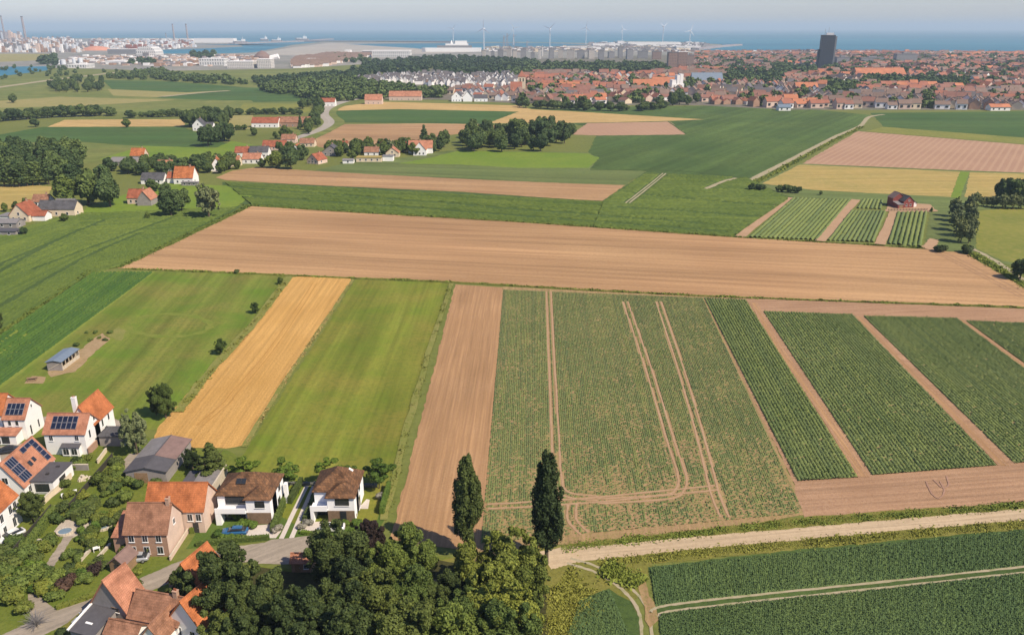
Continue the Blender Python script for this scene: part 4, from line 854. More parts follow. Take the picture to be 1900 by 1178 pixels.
h.on_slope((1.6, 0, 5.65), (1, 0, 0), (0, 3.5, 3.4), [(i * 1.0, 2.2 + j * 1.2, .92, 1.15) for i in range(2) for j in range(2)]).win('f', (3.9, 0, 3.9), 0.7, 1.1)
# --- salmon roof house with long panels
h = House('gabled_house', 'pale house with salmon roof carrying two dark solar arrays', (-20, 926))
h.block(0, 0, 7.2, 10.8, 2.7, 7.6, 'y', 'white_wall', 'tile_salmon', ov=0.25).chimney(3.0, 0.5, 7.0, 8.9, 0.8, 0.8, 'white_wall')
sl = (-3.6, 0, 4.9)
h.on_slope((7.2, 0.35, 2.75), (0, 1, 0), sl, [(0.35 + i * 0.68, 0.5 + j * 1.75, .64, 1.68) for i in range(4) for j in range(3)], lift=.24)
h.on_slope((7.2, 0.35, 2.75), (0, 1, 0), sl, [(8.6, 0.6 + j * 1.1, 1.4, 1.04) for j in range(4)] + [(7.0 - 1.5 * i, 4.9, 1.4, .9) for i in range(-1, 1)] + [(5.4, 4.7, 1.4, 1.1)], lift=.24)
h.on_slope((7.2, 0.35, 2.75), (0, 1, 0), sl, [(4.5, 1.9, .9, 1.1), (6.0, 2.1, .8, 1.0)], lift=.2, name='skylight', mat='glass', rim='frame_dark')
h.win('f', (2.2, 0, 4.4), 0.5, .8, panes=1).win('f', (3.9, 0, 4.0), 1.0, 1.3).win('f', (1.6, 0, 1.4), 1.0, 1.3).win('r', (7.2, 1.6, 1.4), 0.8, 1.2)
h.block(7.4, 1.8, 4.3, 7.2, 2.7, 2.7, wall='white_wall', roof='roof_dark', ov=0.15)
h.win('f', (9.5, 1.8, 1.4), 2.6, 1.7, 'frame_dark').part('roof_vent', MB().box(9.2, 4.0, 2.9, 9.7, 4.5, 3.25), 'frame_dark').part('roof_vent', MB().box(9.6, 7.0, 2.9, 10.3, 7.3, 3.15), 'frame_dark')
h.win('r', (11.7, 5.0, 1.3), 2.0, 1.6, 'frame_dark')
# --- white house with orange roof at the left edge
h = House('white_house', 'white two storey house with plain orange roof beside the diagonal fence', (-78, 1016))
h.block(0, 0, 6.6, 8.2, 5.4, 9.2, 'y', 'white_wall', 'tile_orange')
for y, z in ((1.3, 3.9), (3.0, 3.9), (5.6, 4.0), (7.0, 4.0)): h.win('r', (6.6, y, z), 0.8, 1.5)
for y, z in ((1.3, 1.4), (3.2, 1.2), (6.0, 1.3)): h.win('r', (6.6, y, z), 0.8, 1.8)
h.on_slope((6.6, 0, 5.45), (0, 1, 0), (-3.3, 0, 3.8), [(4.6, 2.0, .8, 1.3)], lift=.2, name='skylight', mat='roof_rust', rim='frame_dark')
# --- long brick house with two parallel roofs
h = House('brick_house', 'long brick house with aged brown front roof and orange rear roof', (238, 1032))
h.block(0, 0, 7.1, 6.6, 4.6, 8.4, 'x', 'brick_wall', 'tile_aged').block(0.6, 6.9, 10.2, 6.6, 4.6, 8.2, 'x', 'pink_wall', 'tile_orange')
h.lean(-2.6, 1.0, 2.5, 5.2, 3.2, 5.0, 'brick_wall', 'tile_salmon').chimney(6.7, 3.3, 8.0, 9.4, .6, .8).part('gable_lit_sheet', MB().add([(7.12, 0.02, 0), (7.12, 6.58, 0), (7.12, 6.58, 4.5), (7.12, 3.3, 8.25), (7.12, 0.02, 4.5)], [(0, 1, 2, 3, 4)]), 'pink_wall')  # paler sheet over the gable; its sunlit look is put into the colour
for x in (1.1, 3.4, 5.7): h.win('f', (x, 0, 3.6), 0.8, 1.2).win('f', (x, 0, 1.3), 0.9, 1.3)
h.win('f', (8.4, 6.9, 3.2), 0.8, 1.3).win('f', (9.9, 6.9, 3.2), 0.8, 1.3).door('f', (9.2, 6.9, 0)).win('r', (7.15, 3.3, 4.9), .6, .9)
# --- dark hall and corrugated shed
h = House('dark_hall', 'low dark grey hall roof beside the wheat', (236, 896), cat='shed')
h.block(0, 0, 8.0, 13.0, 2.6, 3.5, 'y', 'grey_wall', 'roof_dark', ov=.3)
h.part('roof_sheet', MB().slab([(4.05, 4.6, 3.70), (8.3, 4.6, 2.75), (8.3, 13.2, 2.75), (4.05, 13.2, 3.70)], .03), 'roof_rust').part('roof_sheet', MB().slab([(-.3, 5.0, 2.75), (3.95, 5.0, 3.70), (3.95, 13.2, 3.70), (-.3, 13.2, 2.75)], .03), 'roof_sheet')
h.door('f', (3.0, 0, 0), 2.6, 2.3, 'wood', 'gate')
h = House('corrugated_shed', 'grey corrugated shed with pale wall beside the new lawn', (343, 950), cat='shed')
h.lean(0, 0, 4.0, 11.5, 2.6, 3.2, 'stone_pale', 'roof_sheet', ov=.1)
h.part('parapet', MB().box(4.12, -0.2, 0, 4.4, 11.5, 3.5), 'stone_pale').part('roof_sheet', MB().box(-2.6, 4.6, 2.5, -.15, 10.5, 2.65), 'roof_dark')
for i in range(9): h.part('corrugation', MB().slab([(0.1 + i * .45, -0.1, 2.775), (0.2 + i * .45, -0.1, 2.775), (0.2 + i * .45, 11.4, 3.375), (0.1 + i * .45, 11.4, 3.375)], .03), 'roof_sheet')
# --- first new house
h = House('new_house', 'new white house with brown hipped roof, balcony and wood clad garage', (404, 971))
h.block(0, 1.3, 10.0, 7.2, 5.1, 7.9, 'x', 'pure_white', 'tile_brown', ov=.35, hip=4.1, th=.14)
h.block(5.6, -0.15, 4.4, 4.0, 5.1, 6.8, 'y', 'pure_white', 'tile_brown', ov=.35, hip=2.3, th=.145)
h.part('garage_cladding', MB().box(5.62, -0.20, 0, 9.98, -0.153, 2.4), 'wood_clad').part('balcony_slab', MB().box(0.0, -0.6, 2.45, 5.55, 1.28, 2.75), 'pure_white').part('balcony_parapet', MB().box(0.0, -0.6, 2.752, 5.55, -0.45, 3.5), 'pure_white')
h.part('corner_pier', MB().box(0.0, -0.58, 0, 1.0, 1.27, 2.447), 'pure_white')
h.win('f', (2.9, 1.3, 1.15), 3.6, 2.1, 'frame_dark', 4, 'glass_front').win('f', (3.3, 1.3, 4.1), 3.6, 1.6, 'frame_dark', 3).win('f', (8.1, -0.15, 4.1), 1.6, 1.2, 'frame_dark', 3)
h.door('f', (8.0, -0.19, 0), 3.6, 2.2, 'wood_clad', 'garage_door').win('r', (10.0, 5.8, 4.0), 1.0, 1.2, 'frame_dark').win('r', (10.0, 5.0, 1.3), 1.4, 2.0, 'frame_dark')
h.part('side_fin', MB().box(10.6, 6.6, 0, 11.2, 7.4, 4.2), 'pure_white')
kk = math.hypot(4.3, 2.96); h.on_slope((3.1, 0.8, 5.35), (1, 0, 0), (0, 4.1, 2.66), [(0.1, 2.3, .85, 1.1), (1.0, 2.3, .85, 1.1)], lift=.1, name='skylight', mat='glass', rim='frame_dark')
# --- second new house
h = House('new_house', 'new white house with brown hipped roof and dark recessed carport', (582, 966))
h.block(0, 1.9, 7.7, 7.0, 5.0, 8.2, 'y', 'pure_white', 'tile_brown', ov=.35, hip=3.6, th=.14)
h.block(2.8, -0.2, 4.9, 4.2, 5.0, 7.0, 'y', 'pure_white', 'tile_brown', ov=.35, hip=2.6, th=.145)
h.part('carport_slab', MB().box(-0.3, -0.6, 2.4, 2.78, 1.88, 2.7), 'pure_white').part('carport_parapet', MB().box(-0.3, -0.6, 2.702, 2.78, -0.45, 3.5), 'pure_white').part('corner_pier', MB().box(-0.3, -0.58, 0, 0.3, 1.88, 2.397), 'pure_white')
h.door('f', (1.5, 1.9, 0), 2.3, 2.3, 'glass', 'carport_door').win('f', (5.5, -0.2, 4.1), 2.4, 1.3, 'frame_dark', 3).part('ground_cladding', MB().box(2.82, -0.26, 0, 7.68, -0.203, 2.3), 'wood_clad')
h.win('f', (5.6, -0.27, 1.15), 1.0, 2.1, 'frame_dark', 1).win('r', (7.7, 5.0, 4.0), 1.0, 1.3, 'frame_dark').win('r', (7.7, 4.2, 1.3), 1.6, 2.1, 'frame_dark')
h.on_slope((8.15, 3.5, 5.15), (0, 1, 0), (-4.3, 0, 3.06), [(3.0, 2.2, .6, .9)], lift=.1, name='skylight', mat='frame_white', rim='frame_white')
# --- houses behind the big trees and along the lane
h = House('lane_house', 'orange roofed house half hidden by trees on the lane', (318, 1112), -20)
h.block(0, 0, 6.6, 5.6, 3.6, 7.6, 'y', 'grey_wall', 'tile_orange').win('f', (1.8, 0, 1.6)).win('f', (4.6, 0, 1.6)).win('f', (3.3, 0, 4.6), .9, 1.2).door('r', (6.6, 3, 0))
h = House('lane_barn', 'big grey gabled barn with salmon roof at the bend of the lane', (176, 1150), -18, 'barn')
h.block(0, 0, 6.6, 4.2, 3.2, 8.0, 'y', 'grey_wall', 'tile_salmon', ov=.25).win('f', (4.5, 0, 3.1), 1.2, .6, 'wood').win('r', (6.6, 2, 1.6))
h.lean(0.3, -4.6, 4.2, 4.5, 2.0, 3.0, 'grey_wall', 'roof_dark').part('white_coping', MB().slab([(0.0, -4.9, 2.25), (0.3, -4.9, 2.25), (0.3, -.1, 3.35), (0.0, -.1, 3.35)], .3), 'frame_white').part('skylight', MB().slab([(1.8, -3.2, 2.55), (3.0, -3.2, 2.55), (3.0, -2.9, 2.62), (1.8, -2.9, 2.62)], .08), 'frame_white')
h = House('brown_roof_house', 'low house with brown tiled roof joined to the grey barn', (244, 1172), -14)
h.block(0, 0, 8.2, 5.4, 2.8, 5.6, 'x', 'white_wall', 'tile_aged').win('f', (5.6, 0, 1.4), .8, 1.2).win('f', (2, 0, 1.4), .8, 1.2).chimney(6.6, 2.7, 5.2, 6.6)
h.block(-1.6, -3.2, 5.0, 3.0, 2.2, 3.4, 'x', 'white_wall', 'tile_aged').block(4.4, -3.0, 3.4, 4.4, 2.6, 4.8, 'y', 'white_wall', 'tile_aged').win('f', (6.1, -3.0, 1.5), .8, 1.3)
h = House('orange_roof_house', 'white house with steep bright orange roof under dark trees', (318, 1180), -22)
h.block(0, 0, 6.2, 6.6, 3.2, 7.2, 'y', 'white_wall', 'tile_orange').win('f', (1.8, 0, 1.6), .8, 1.3).win('f', (4.3, 0, 1.6), .8, 1.3).win('r', (6.2, 3.2, 1.7), .8, 1.2).chimney(4.9, 4.8, 4.8, 7.0)
h = House('garden_shed', 'small salmon roofed shed below the turning place', (542, 1062), 0, 'shed')
h.block(0, 0, 3.4, 2.3, 2.0, 2.9, 'x', 'brick_wall', 'tile_salmon').door('f', (1.0, 0, 0), .9, 1.8, 'wood').win('f', (2.4, 0, 1.2), .6, .7)
h = House('garden_shed', 'small brown roofed garden shed beside the lane hedge', (206, 1062), -12, 'shed')
h.block(0, 0, 2.8, 3.2, 2.0, 3.2, 'y', 'wood', 'roof_rust').door('f', (1.4, 0, 0), 1.0, 1.8, 'frame_dark')
# --- paddock shelter and picnic table
h = House('paddock_shelter', 'open timber field shelter with blue grey metal roof in the paddock', (89, 688), 0, 'shelter')
h.part('roof', MB().slab([(-.3, -.3, 2.55), (2.0, -.3, 3.0), (2.0, 9.3, 3.0), (-.3, 9.3, 2.55)], .08).slab([(2.0, -.3, 3.0), (4.2, -.3, 2.6), (4.2, 9.3, 2.6), (2.0, 9.3, 3.0)], .08), 'roof_blue')
h.part('back_wall', MB().box(0, 0, 0, .12, 9, 2.5), 'grey_wall').part('end_wall', MB().box(.13, 0, 0, 3.9, .12, 2.5), 'grey_wall').part('end_wall', MB().box(.13, 8.88, 0, 3.9, 9, 2.5), 'stone_pale').part('kick_board', MB().box(3.8, .13, 0, 3.9, 8.87, 1.0), 'stone_pale')
for i in range(6): h.part('post', MB().box(3.82, .2 + i * 1.7, 0, 3.98, .36 + i * 1.7, 2.6), 'stone_pale')
h.part('brace', MB().slab([(.2, -.04, .3), (3.7, -.04, 2.2), (3.7, -.02, 2.35), (.2, -.02, .45)], .05), 'stone_pale')
p = G(60, 706); t = thing('picnic_table', 'small brown timber picnic table at the paddock corner', 'table', (p.x, p.y, 0), .3)
for i in range(5): MB().box(-1.2, -.4 + i * .17, .78, 1.2, -.25 + i * .17, .83).build('plank', 'wood', t)
for y in (-.85, .75):
    MB().box(-1.2, y, .42, 1.2, y + .26, .47).build('bench', 'wood', t)
for x in (-.9, .8):
    MB().slab([(x, -.9, .05), (x + .1, -.9, .05), (x + .1, -.1, .78), (x, -.1, .78)], .08).slab([(x, .1, .78), (x + .1, .1, .78), (x + .1, .9, .05), (x, .9, .05)], .08).box(x, -.8, .34, x + .1, .9, .42).build('leg', 'wood', t)
# --- red barn
h = House('red_barn', 'dark red barn with stepped slate roofs and paved yard', (1664, 387), 8, 'barn'); h.o.scale = (.78, .78, .78)
h.block(4.2, 0, 7.2, 9, 4.4, 7.6, 'y', 'brick_red', 'tile_grey').block(0.0, 5.5, 8.5, 6, 5.6, 8.8, 'y', 'brick_red', 'roof_rust').lean(0, -1.0, 4.1, 6.4, 2.6, 3.6, 'brick_red', 'roof_sheet').block(11.6, 2.2, 3.2, 5.2, 2.6, 3.8, 'y', 'white_wall', 'tile_grey')
h.win('f', (6.4, 0, 2.0), 1.0, 1.3).win('f', (9.2, 0, 2.0), 1.0, 1.3).win('f', (7.8, 0, 5.0), .9, 1.0).door('f', (2, -1, 0), 2.4, 2.2, 'wood', 'gate')
p = G(1648, 392); mbf = thing('yard_fence', 'low dark timber fence in front of the red barn', 'fence', (p.x, p.y, 0), .05)
for i in range(14): MB().box(i * 1.5, -.06, 0, i * 1.5 + .12, .06, 1.2).build('post', 'fence_dark', mbf)
for z in (.4, .85): MB().box(0, -.03, z, 19.6, .03, z + .14).build('rail', 'fence_dark', mbf)

# --- cars
for nm, c in (('paint_blue', (0.03, 0.12, 0.26)), ('paint_white', (0.72, 0.72, 0.70)), ('paint_silver', (0.40, 0.41, 0.42)), ('paint_dark', (0.03, 0.033, 0.04))): plain(nm, c, .25, .03, 1, .2, .6)
plain('rubber', (0.02, 0.02, 0.02), .8)
def loft(secs, n=12):
    mb = MB(); k = len(secs)
    for (x, zl, zh, hw, sq) in secs:
        for j in range(n):
            t = 2 * math.pi * (j + .5) / n; cx, cz = math.cos(t), math.sin(t)
            y = math.copysign(abs(cx) ** sq, cx) * hw; z = (zl + zh) / 2 + math.copysign(abs(cz) ** sq, cz) * (zh - zl) / 2; mb.v.append((x, y, z))
    for i in range(k - 1):
        for j in range(n): mb.f.append((i * n + j, i * n + (j + 1) % n, (i + 1) * n + (j + 1) % n, (i + 1) * n + j)); mb.m.append(0)
    mb.f += [tuple(reversed(range(n))), tuple((k - 1) * n + j for j in range(n))][::1]; mb.m += [0, 0]; return mb
def car(at, rz, paint, label, zoff=0.0):
    p = G(*at); o = thing('parked_car', label, 'car', (p.x, p.y, 0.1), R(rz), 'cars parked in the village')
    bd = loft([(-2.3, .38, .72, .70, .5), (-2.2, .28, .84, .84, .45), (-1.5, .22, .93, .9, .4), (0, .2, .92, .92, .35), (1.4, .22, .95, .92, .4), (2.1, .3, .96, .84, .45), (2.28, .42, .85, .72, .5)], 14).build('body', paint, o)
    for q in bd.data.polygons: q.use_smooth = True
    gl = loft([(-1.25, .86, .92, .74, .5), (-.45, .86, 1.34, .72, .55), (.5, .86, 1.42, .70, .55), (1.2, .86, 1.34, .68, .55), (1.95, .86, .97, .70, .5)], 14).build('cabin_glass', 'glass', o)
    for q in gl.data.polygons: q.use_smooth = True
    MB().slab([(-.42, -.5, 1.40), (.5, -.52, 1.46), (.5, .52, 1.46), (-.42, .5, 1.40)], .06).slab([(.501, -.52, 1.46), (1.3, -.46, 1.385), (1.3, .46, 1.385), (.501, .52, 1.46)], .06).build('roof_panel', paint, o)
    for s in (-1, 1):
        for x in (-1.42, 1.38):
            wl = MB().tube([(x, s * .70, .33), (x, s * .92, .33)], [.33, .33], 16).build('wheel', 'rubber', o); MB().tube([(x, s * .9, .33), (x, s * .935, .33)], [.21, .19], 10).build('rim', 'alu', wl)
        MB().box(-2.27, s * .6 - .17, .6, -2.12, s * .6 + .17, .74).build('headlight', 'frame_white', o); MB().box(2.14, s * .6 - .17, .72, 2.29, s * .6 + .17, .84).build('tail_light', 'brick_red', o)
        MB().box(-.62, s * .9 - .07, .93, -.45, s * .9 + .12 * s + .07, 1.05).build('mirror', paint, o)
    return o
car((437, 991), 4, 'paint_blue', 'blue car parked behind the low hedge by the garage house')
car((617, 984), 8, 'paint_white', 'white car parked in front of the narrow new house')
car((252, 1041), 10, 'paint_silver', 'silver car parked below the long brick house')
car((14, 840), 20, 'paint_dark', 'dark car parked on the gravel forecourt')
car((164, 1146), 70, 'paint_silver', 'silver car parked in the shade of the grey barn')
car((22, 999), 55, 'paint_white', 'white car parked beside the white house with orange roof')
# ---------------------------------------------------------------- trees and shrubs near the camera
proto('oak_near', 'oak', 15000, .15, 'leaf_oak', 3, seed=1)
proto('lime_near', 'lime', 15000, .15, 'leaf_lime', 3, seed=2)
proto('dark_near', 'oak', 15000, .15, 'leaf_dark', 2, seed=3)
proto('poplar_near', 'poplar', 12000, .115, 'leaf_dark', 2, .66, seed=4)
proto('conifer_near', 'conifer', 7000, .2, 'leaf_oak', 2, seed=5)
proto('airy_near', 'airy', 3200, .2, 'leaf_fresh', 3, .35, seed=6)
proto('fresh_near', 'oak', 15000, .15, 'leaf_mid', 2, seed=7)
proto('willow_near', 'lime', 9000, .18, 'leaf_willow', 1, seed=17)
proto('purple_near', 'oak', 15000, .15, 'leaf_purple', 1, seed=8)
for k, mt in (('shrub_g', 'leaf_mid'), ('shrub_y', 'leaf_yellow'), ('shrub_d', 'leaf_oak'), ('shrub_p', 'leaf_purple'), ('shrub_s', 'leaf_silver'), ('shrub_f', 'leaf_fresh')): proto(k, 'shrub', 420, .075, mt, 2, .88, seed=9)
proto('oak_mid', 'bushy', 2400, .4, 'leaf_far', 4, seed=11)
proto('willow_mid', 'lime', 2400, .4, 'leaf_willow', 3, seed=12)
proto('green_mid', 'bushy', 2400, .4, 'leaf_mid', 3, seed=13)
proto('conifer_mid', 'conifer', 900, .5, 'leaf_far', 2, seed=14)
proto('poplar_mid', 'poplar', 900, .45, 'leaf_far', 2, seed=15)
proto('far', 'bushy', 110, 1.5, 'leaf_far', 4, .85, seed=16)
tree('poplar_near', 869, 1032, hgt(869, 1032, 846), 'tall dark poplar casting its shadow onto the ploughed strip', wide=.88, name='poplar_tree')
tree('poplar_near', 1014, 1046, hgt(1014, 1046, 841), 'tall dark poplar with bare lower trunk at the end of the sandy road', wide=.88, name='poplar_tree')
for key, u, v, h, wd, lb in (
    ('oak_near', 345, 1130, 7.5, .85, 'dark tree in front of the half hidden orange roofed house'), ('oak_near', 425, 1150, 13.5, 1.0, 'big round green tree between lane and turning place'),
    ('oak_near', 492, 1180, 12, .95, 'dark green tree below the turning place'), ('oak_near', 470, 1215, 11, 1, 'leafy tree under the big round green tree'), ('dark_near', 385, 1165, 7, 1, 'low dark tree behind the steep orange roof'),
    ('dark_near', 632, 1098, 13.5, 1.0, 'tall dark tree overhanging the turning place'), ('oak_near', 610, 1195, 11, .95, 'dark green tree with lit crown below the small shed'), ('oak_near', 655, 1210, 12, .95, 'dark tree in the grove beside the lit crown'),
    ('purple_near', 690, 1040, 8, 1.05, 'purple brown leaved tree beside the narrow new house'), ('fresh_near', 765, 1085, 11, 1.05, 'green tree at the end of the ploughed strip'), ('fresh_near', 720, 1120, 11, .95, 'green tree beside the purple brown tree'),
    ('oak_near', 700, 1190, 12, 1.05, 'large dark green tree in front of the earth clearing'), ('fresh_near', 760, 1165, 11, 1.0, 'mid green tree in the grove in front of the earth clearing'), ('dark_near', 790, 1235, 11, 1, 'dark tree deep in the grove'),
    ('lime_near', 878, 1100, 10, .9, 'yellow green tree in front of the first poplar'), ('lime_near', 945, 1110, 12.5, 1.0, 'bright yellow green tree between the two poplars'), ('lime_near', 975, 1130, 11, .9, 'yellow green tree at the foot of the second poplar'),
    ('lime_near', 915, 1190, 12.5, 1.0, 'broad yellow green tree in front of the grove'), ('fresh_near', 865, 1210, 11, 1.0, 'green tree between dark grove and yellow green trees'), ('lime_near', 948, 1228, 13, .9, 'tall yellow green tree beside the yellow weeds'), ('fresh_near', 940, 1250, 12, 1.1, 'green tree under the broad yellow green tree'),
    ('dark_near', 545, 1190, 9, 1.1, 'dark tree in the shade below the small shed'), ('oak_near', 560, 1235, 12, 1.1, 'dark leafy tree below the shaded hollow'), ('dark_near', 660, 1150, 11, 1.0, 'dark tree under the purple brown tree'), ('oak_near', 420, 1225, 9, 1.1, 'green tree beside the garden wall at the steep orange roof'), ('dark_near', 810, 1180, 9, 1.1, 'dark tree beside the earth clearing'), ('dark_near', 835, 1130, 7, 1.2, 'low dark tree at the foot of the first poplar'), ('oak_near', 640, 1260, 13, 1.1, 'leafy dark tree at the front of the grove'), ('oak_near', 760, 1265, 13, 1.1, 'broad green tree at the front of the grove'), ('fresh_near', 845, 1270, 12, 1.1, 'mid green tree at the front of the grove'), ('lime_near', 962, 1195, 9, 1.0, 'yellow green tree leaning over the yellow weeds'), ('lime_near', 935, 1160, 11, .9, 'bright tree in the middle of the yellow green group'),
    ('fresh_near', 308, 775, 8.6, .85, 'bright green tree at the corner of the wheat'), ('dark_near', 290, 770, 7.5, .6, 'dark half of the tree pair at the wheat corner'), ('willow_near', 255, 842, 10.5, .75, 'grey green tree beside the white house with ten solar panels'),
    ('conifer_near', 396, 895, 9.0, 1.35, 'broad dark cedar beside the dark hall'), ('dark_near', 358, 870, 5, 1, 'low dark tree behind the cedar'), ('fresh_near', 410, 657, 4.6, 1.0, 'round green tree alone on the paddock edge'),
    ('fresh_near', 474, 581, 3.6, 1.1, 'small green tree on the weedy strip'), ('fresh_near', 520, 528, 2.8, 1.0, 'little tree at the far paddock corner'), ('dark_near', 62, 968, 6.4, 1.0, 'dense dark green tree beside the orange roofed white house'), ('dark_near', -6, 612, 6.5, .9, 'dark tree at the edge of the green crops')):
    tree(key, u, v, h, lb, wide=wd, name={'purple_near': 'purple_tree', 'conifer_near': 'cedar_tree'}.get(key, 'broadleaf_tree'))
for u, v, vt, lb in ((455, 900, 849, 'between the garage house roof and the cedar'), (533, 906, 853, 'beside the hedge between the new houses'), (611, 905, 855, 'behind the narrow new house roof'), (645, 902, 866, 'behind the narrow new house chimney side'), (704, 906, 852, 'alone beside the weedy strip')):
    tree('airy_near', u, v, hgt(u, v, vt) * 1.1, 'young airy tree ' + lb, 'young trees behind the new houses', 1.6, 'young_tree')
SH = [('shrub_g', 'g', 'mid green rounded garden shrub', [(30, 1013, 2.6), (45, 1040, 3.4), (95, 1012, 2.4), (106, 968, 2.2), (150, 948, 2.6), (192, 1013, 1.8), (156, 1078, 2.0), (102, 1080, 2.6), (60, 1082, 3.4), (32, 1096, 3.2), (97, 1114, 1.8), (216, 893, 2.4), (242, 899, 2.2), (272, 890, 2.2), (150, 868, 2), (232, 930, 2.6), (256, 905, 2), (140, 858, 1.5), (8, 1075, 3), (80, 1068, 2.2), (130, 1035, 1.8), (215, 912, 2.2), (175, 935, 2.0), (290, 902, 2)]),
      ('shrub_y', 'y', 'yellow green rounded garden shrub', [(76, 1024, 2.4), (190, 898, 3.0), (186, 970, 2.4), (166, 1004, 2.0), (150, 1058, 1.7), (82, 1098, 2.4), (20, 1116, 3.0), (166, 853, 1.6), (121, 904, 2.0), (240, 1024, 2.2), (276, 1020, 2.8), (302, 1016, 2.4), (205, 880, 1.8), (45, 1135, 2.2), (110, 1096, 1.8), (255, 1062, 1.2), (130, 922, 1.6)]),
      ('shrub_d', 'd', 'dark green garden shrub', [(20, 1058, 3.2), (118, 948, 2.2), (164, 962, 2.8), (131, 1063, 2.0), (211, 938, 2.0), (253, 1090, 1.9), (245, 1118, 2.6), (200, 975, 2.2), (145, 1030, 1.4), (70, 1045, 2), (225, 965, 2.4), (185, 1045, 1.6), (265, 1125, 2.2), (6, 1030, 2.4)]),
      ('shrub_p', 'p', 'dark purple leaved garden shrub', [(178, 1064, 2.2), (124, 1090, 2.6)]),
      ('shrub_s', 's', 'silvery flowering shrub beside a new driveway', [(514, 985, 1.6), (571, 974, 1.5), (560, 980, 1.1), (652, 962, 1.3), (706, 925, 1.5)]),
      ('shrub_f', 'f', 'fresh green low shrub in the new front gardens', [(446, 978, 1.7), (458, 976, 1.5), (470, 978, 1.5), (405, 995, 1.5), (416, 998, 1.1), (430, 999, 1.1), (445, 1000, 1.1), (440, 962, 1.6), (663, 975, 1.6), (640, 973, 1.0), (655, 990, 1.4)])]
ANCH = [((30, 1000), 'beside the orange roofed white house'), ((62, 965), 'around the dense dark tree'), ((121, 988), 'around the round blue pond'), ((62, 1012), 'around the blue pool'), ((105, 1030), 'along the curved garden path'), ((160, 888), 'by the rock garden'), ((210, 890), 'between rock garden and dark hall'), ((270, 885), 'in front of the dark hall'), ((270, 1020), 'in front of the long brick house'), ((215, 945), 'behind the long brick house'), ((186, 978), 'around the shaded pool'), ((180, 1030), 'by the small white table'), ((180, 1062), 'beside the purple shrubs'), ((110, 1100), 'beside the lane'), ((30, 1100), 'left of the short drive'), ((150, 860), 'in front of the ten panel house'), ((250, 1105), 'beside the grey barn'), ((120, 925), 'on the lawn by the cream wall'), ((40, 1140), 'by the leafless grey shrub')]
def near_what(u, v): return ' ' + min(ANCH, key=lambda a: (a[0][0] - u) ** 2 + 1.6 * (a[0][1] - v) ** 2)[1].replace('left of', 'beyond')
for key, _, lb, L in SH:
    for u, v, h in L: tree(key, u, v, h, lb + near_what(u, v) if _ in 'gyd' else lb, lb + 's', 1.15 if h > 1.3 else 1.5, {'p': 'purple_shrub', 's': 'flowering_shrub'}.get(_, 'shrub'), 'shrub')
GZ = [[(0, 1015), (45, 1040), (85, 1060), (130, 1035), (200, 1045), (215, 1072), (100, 1125), (60, 1095), (0, 1150)], [(135, 862), (225, 858), (235, 880), (215, 945), (140, 950)], [(125, 955), (215, 945), (222, 1030), (150, 1030)], [(100, 1165), (160, 1145), (200, 1200), (100, 1230)]]
for q, n_ in zip(GZ, (34, 12, 12, 5)):
    for x, y in scatter_in(q, n_, rnd):
        u, v = PROJ((x, y, 0)); key = rnd.choice(['shrub_g', 'shrub_g', 'shrub_y', 'shrub_d', 'shrub_f']); lb = {'shrub_g': 'mid green', 'shrub_y': 'yellow green', 'shrub_d': 'dark green', 'shrub_f': 'fresh green'}[key] + ' loose garden bush'
        tree(key, u, v, rnd.uniform(.9, 2.2), lb + near_what(u, v), 'loose garden bushes', rnd.uniform(1.0, 1.5), 'garden_bush', 'bush')
for u, v, h in ((142, 642, 1.1), (168, 632, .8), (178, 618, .9), (185, 628, .8), (196, 632, .9), (205, 618, 1.0), (160, 618, .7)): tree('shrub_g', u, v, h, 'small scrubby bush on the bare paddock ground', 'bushes in the paddock', 1.6, 'bush', 'bush')
for u, v, h in ((440, 507, 1.6), (1745, 468, 3.6), (1795, 470, 3.8)): tree('shrub_d', u, v, h, 'dark bush at the edge of a field', 'bushes at the field edges', 1.3, 'bush', 'bush')
# hedges, fences, walls
hedge([(365, 1013), (425, 1006), (500, 1000)], .7, .9, 'leaf_mid', 'low clipped hedge along the new lawn above the lane')
hedge([(506, 988), (522, 950), (530, 925)], .9, 1.4, 'leaf_mid', 'dense hedge between garage house and concrete strips')
hedge([(566, 968), (580, 935), (590, 905)], .8, 1.2, 'leaf_oak', 'dense hedge beside the narrow new house')
hedge([(538, 935), (548, 918), (560, 897)], .8, 1.6, 'leaf_oak', 'dark hedge beside the young tree')
hedge([(708, 955), (722, 905)], .8, 1.6, 'leaf_fresh', 'bright green hedge along the weedy strip')
hedge([(356, 990), (398, 925), (425, 890)], .8, 1.2, 'leaf_mid', 'hedge between corrugated shed and new lawn')
hedge([(558, 990), (600, 994)], .6, .7, 'leaf_fresh', 'short low hedge in front of the narrow new house')
hedge([(40, 1032), (70, 995), (102, 950)], 1.4, 1.5, 'leaf_mid', 'thick olive hedge beside the diagonal fence')
hedge([(105, 1130), (160, 1112), (210, 1090), (240, 1078)], .8, .7, 'leaf_yellow', 'low yellow green hedge along the lane')
hedge([(140, 968), (168, 948), (182, 938)], 1.8, 1.8, 'leaf_oak', 'tall dark clipped hedge above the stone terrace')
hedge([(195, 960), (178, 985), (172, 990)], 1.8, 1.4, 'leaf_fresh', 'domed bright hedge beside the dark pool')
hedge([(225, 885), (300, 872), (330, 868)], 1.4, 1.4, 'leaf_mid', 'loose green hedge in front of the dark hall')
hedge([(440, 905), (520, 898), (700, 903)], .7, .6, 'leaf_silver', 'line of pale grasses behind the new houses', dens=18)
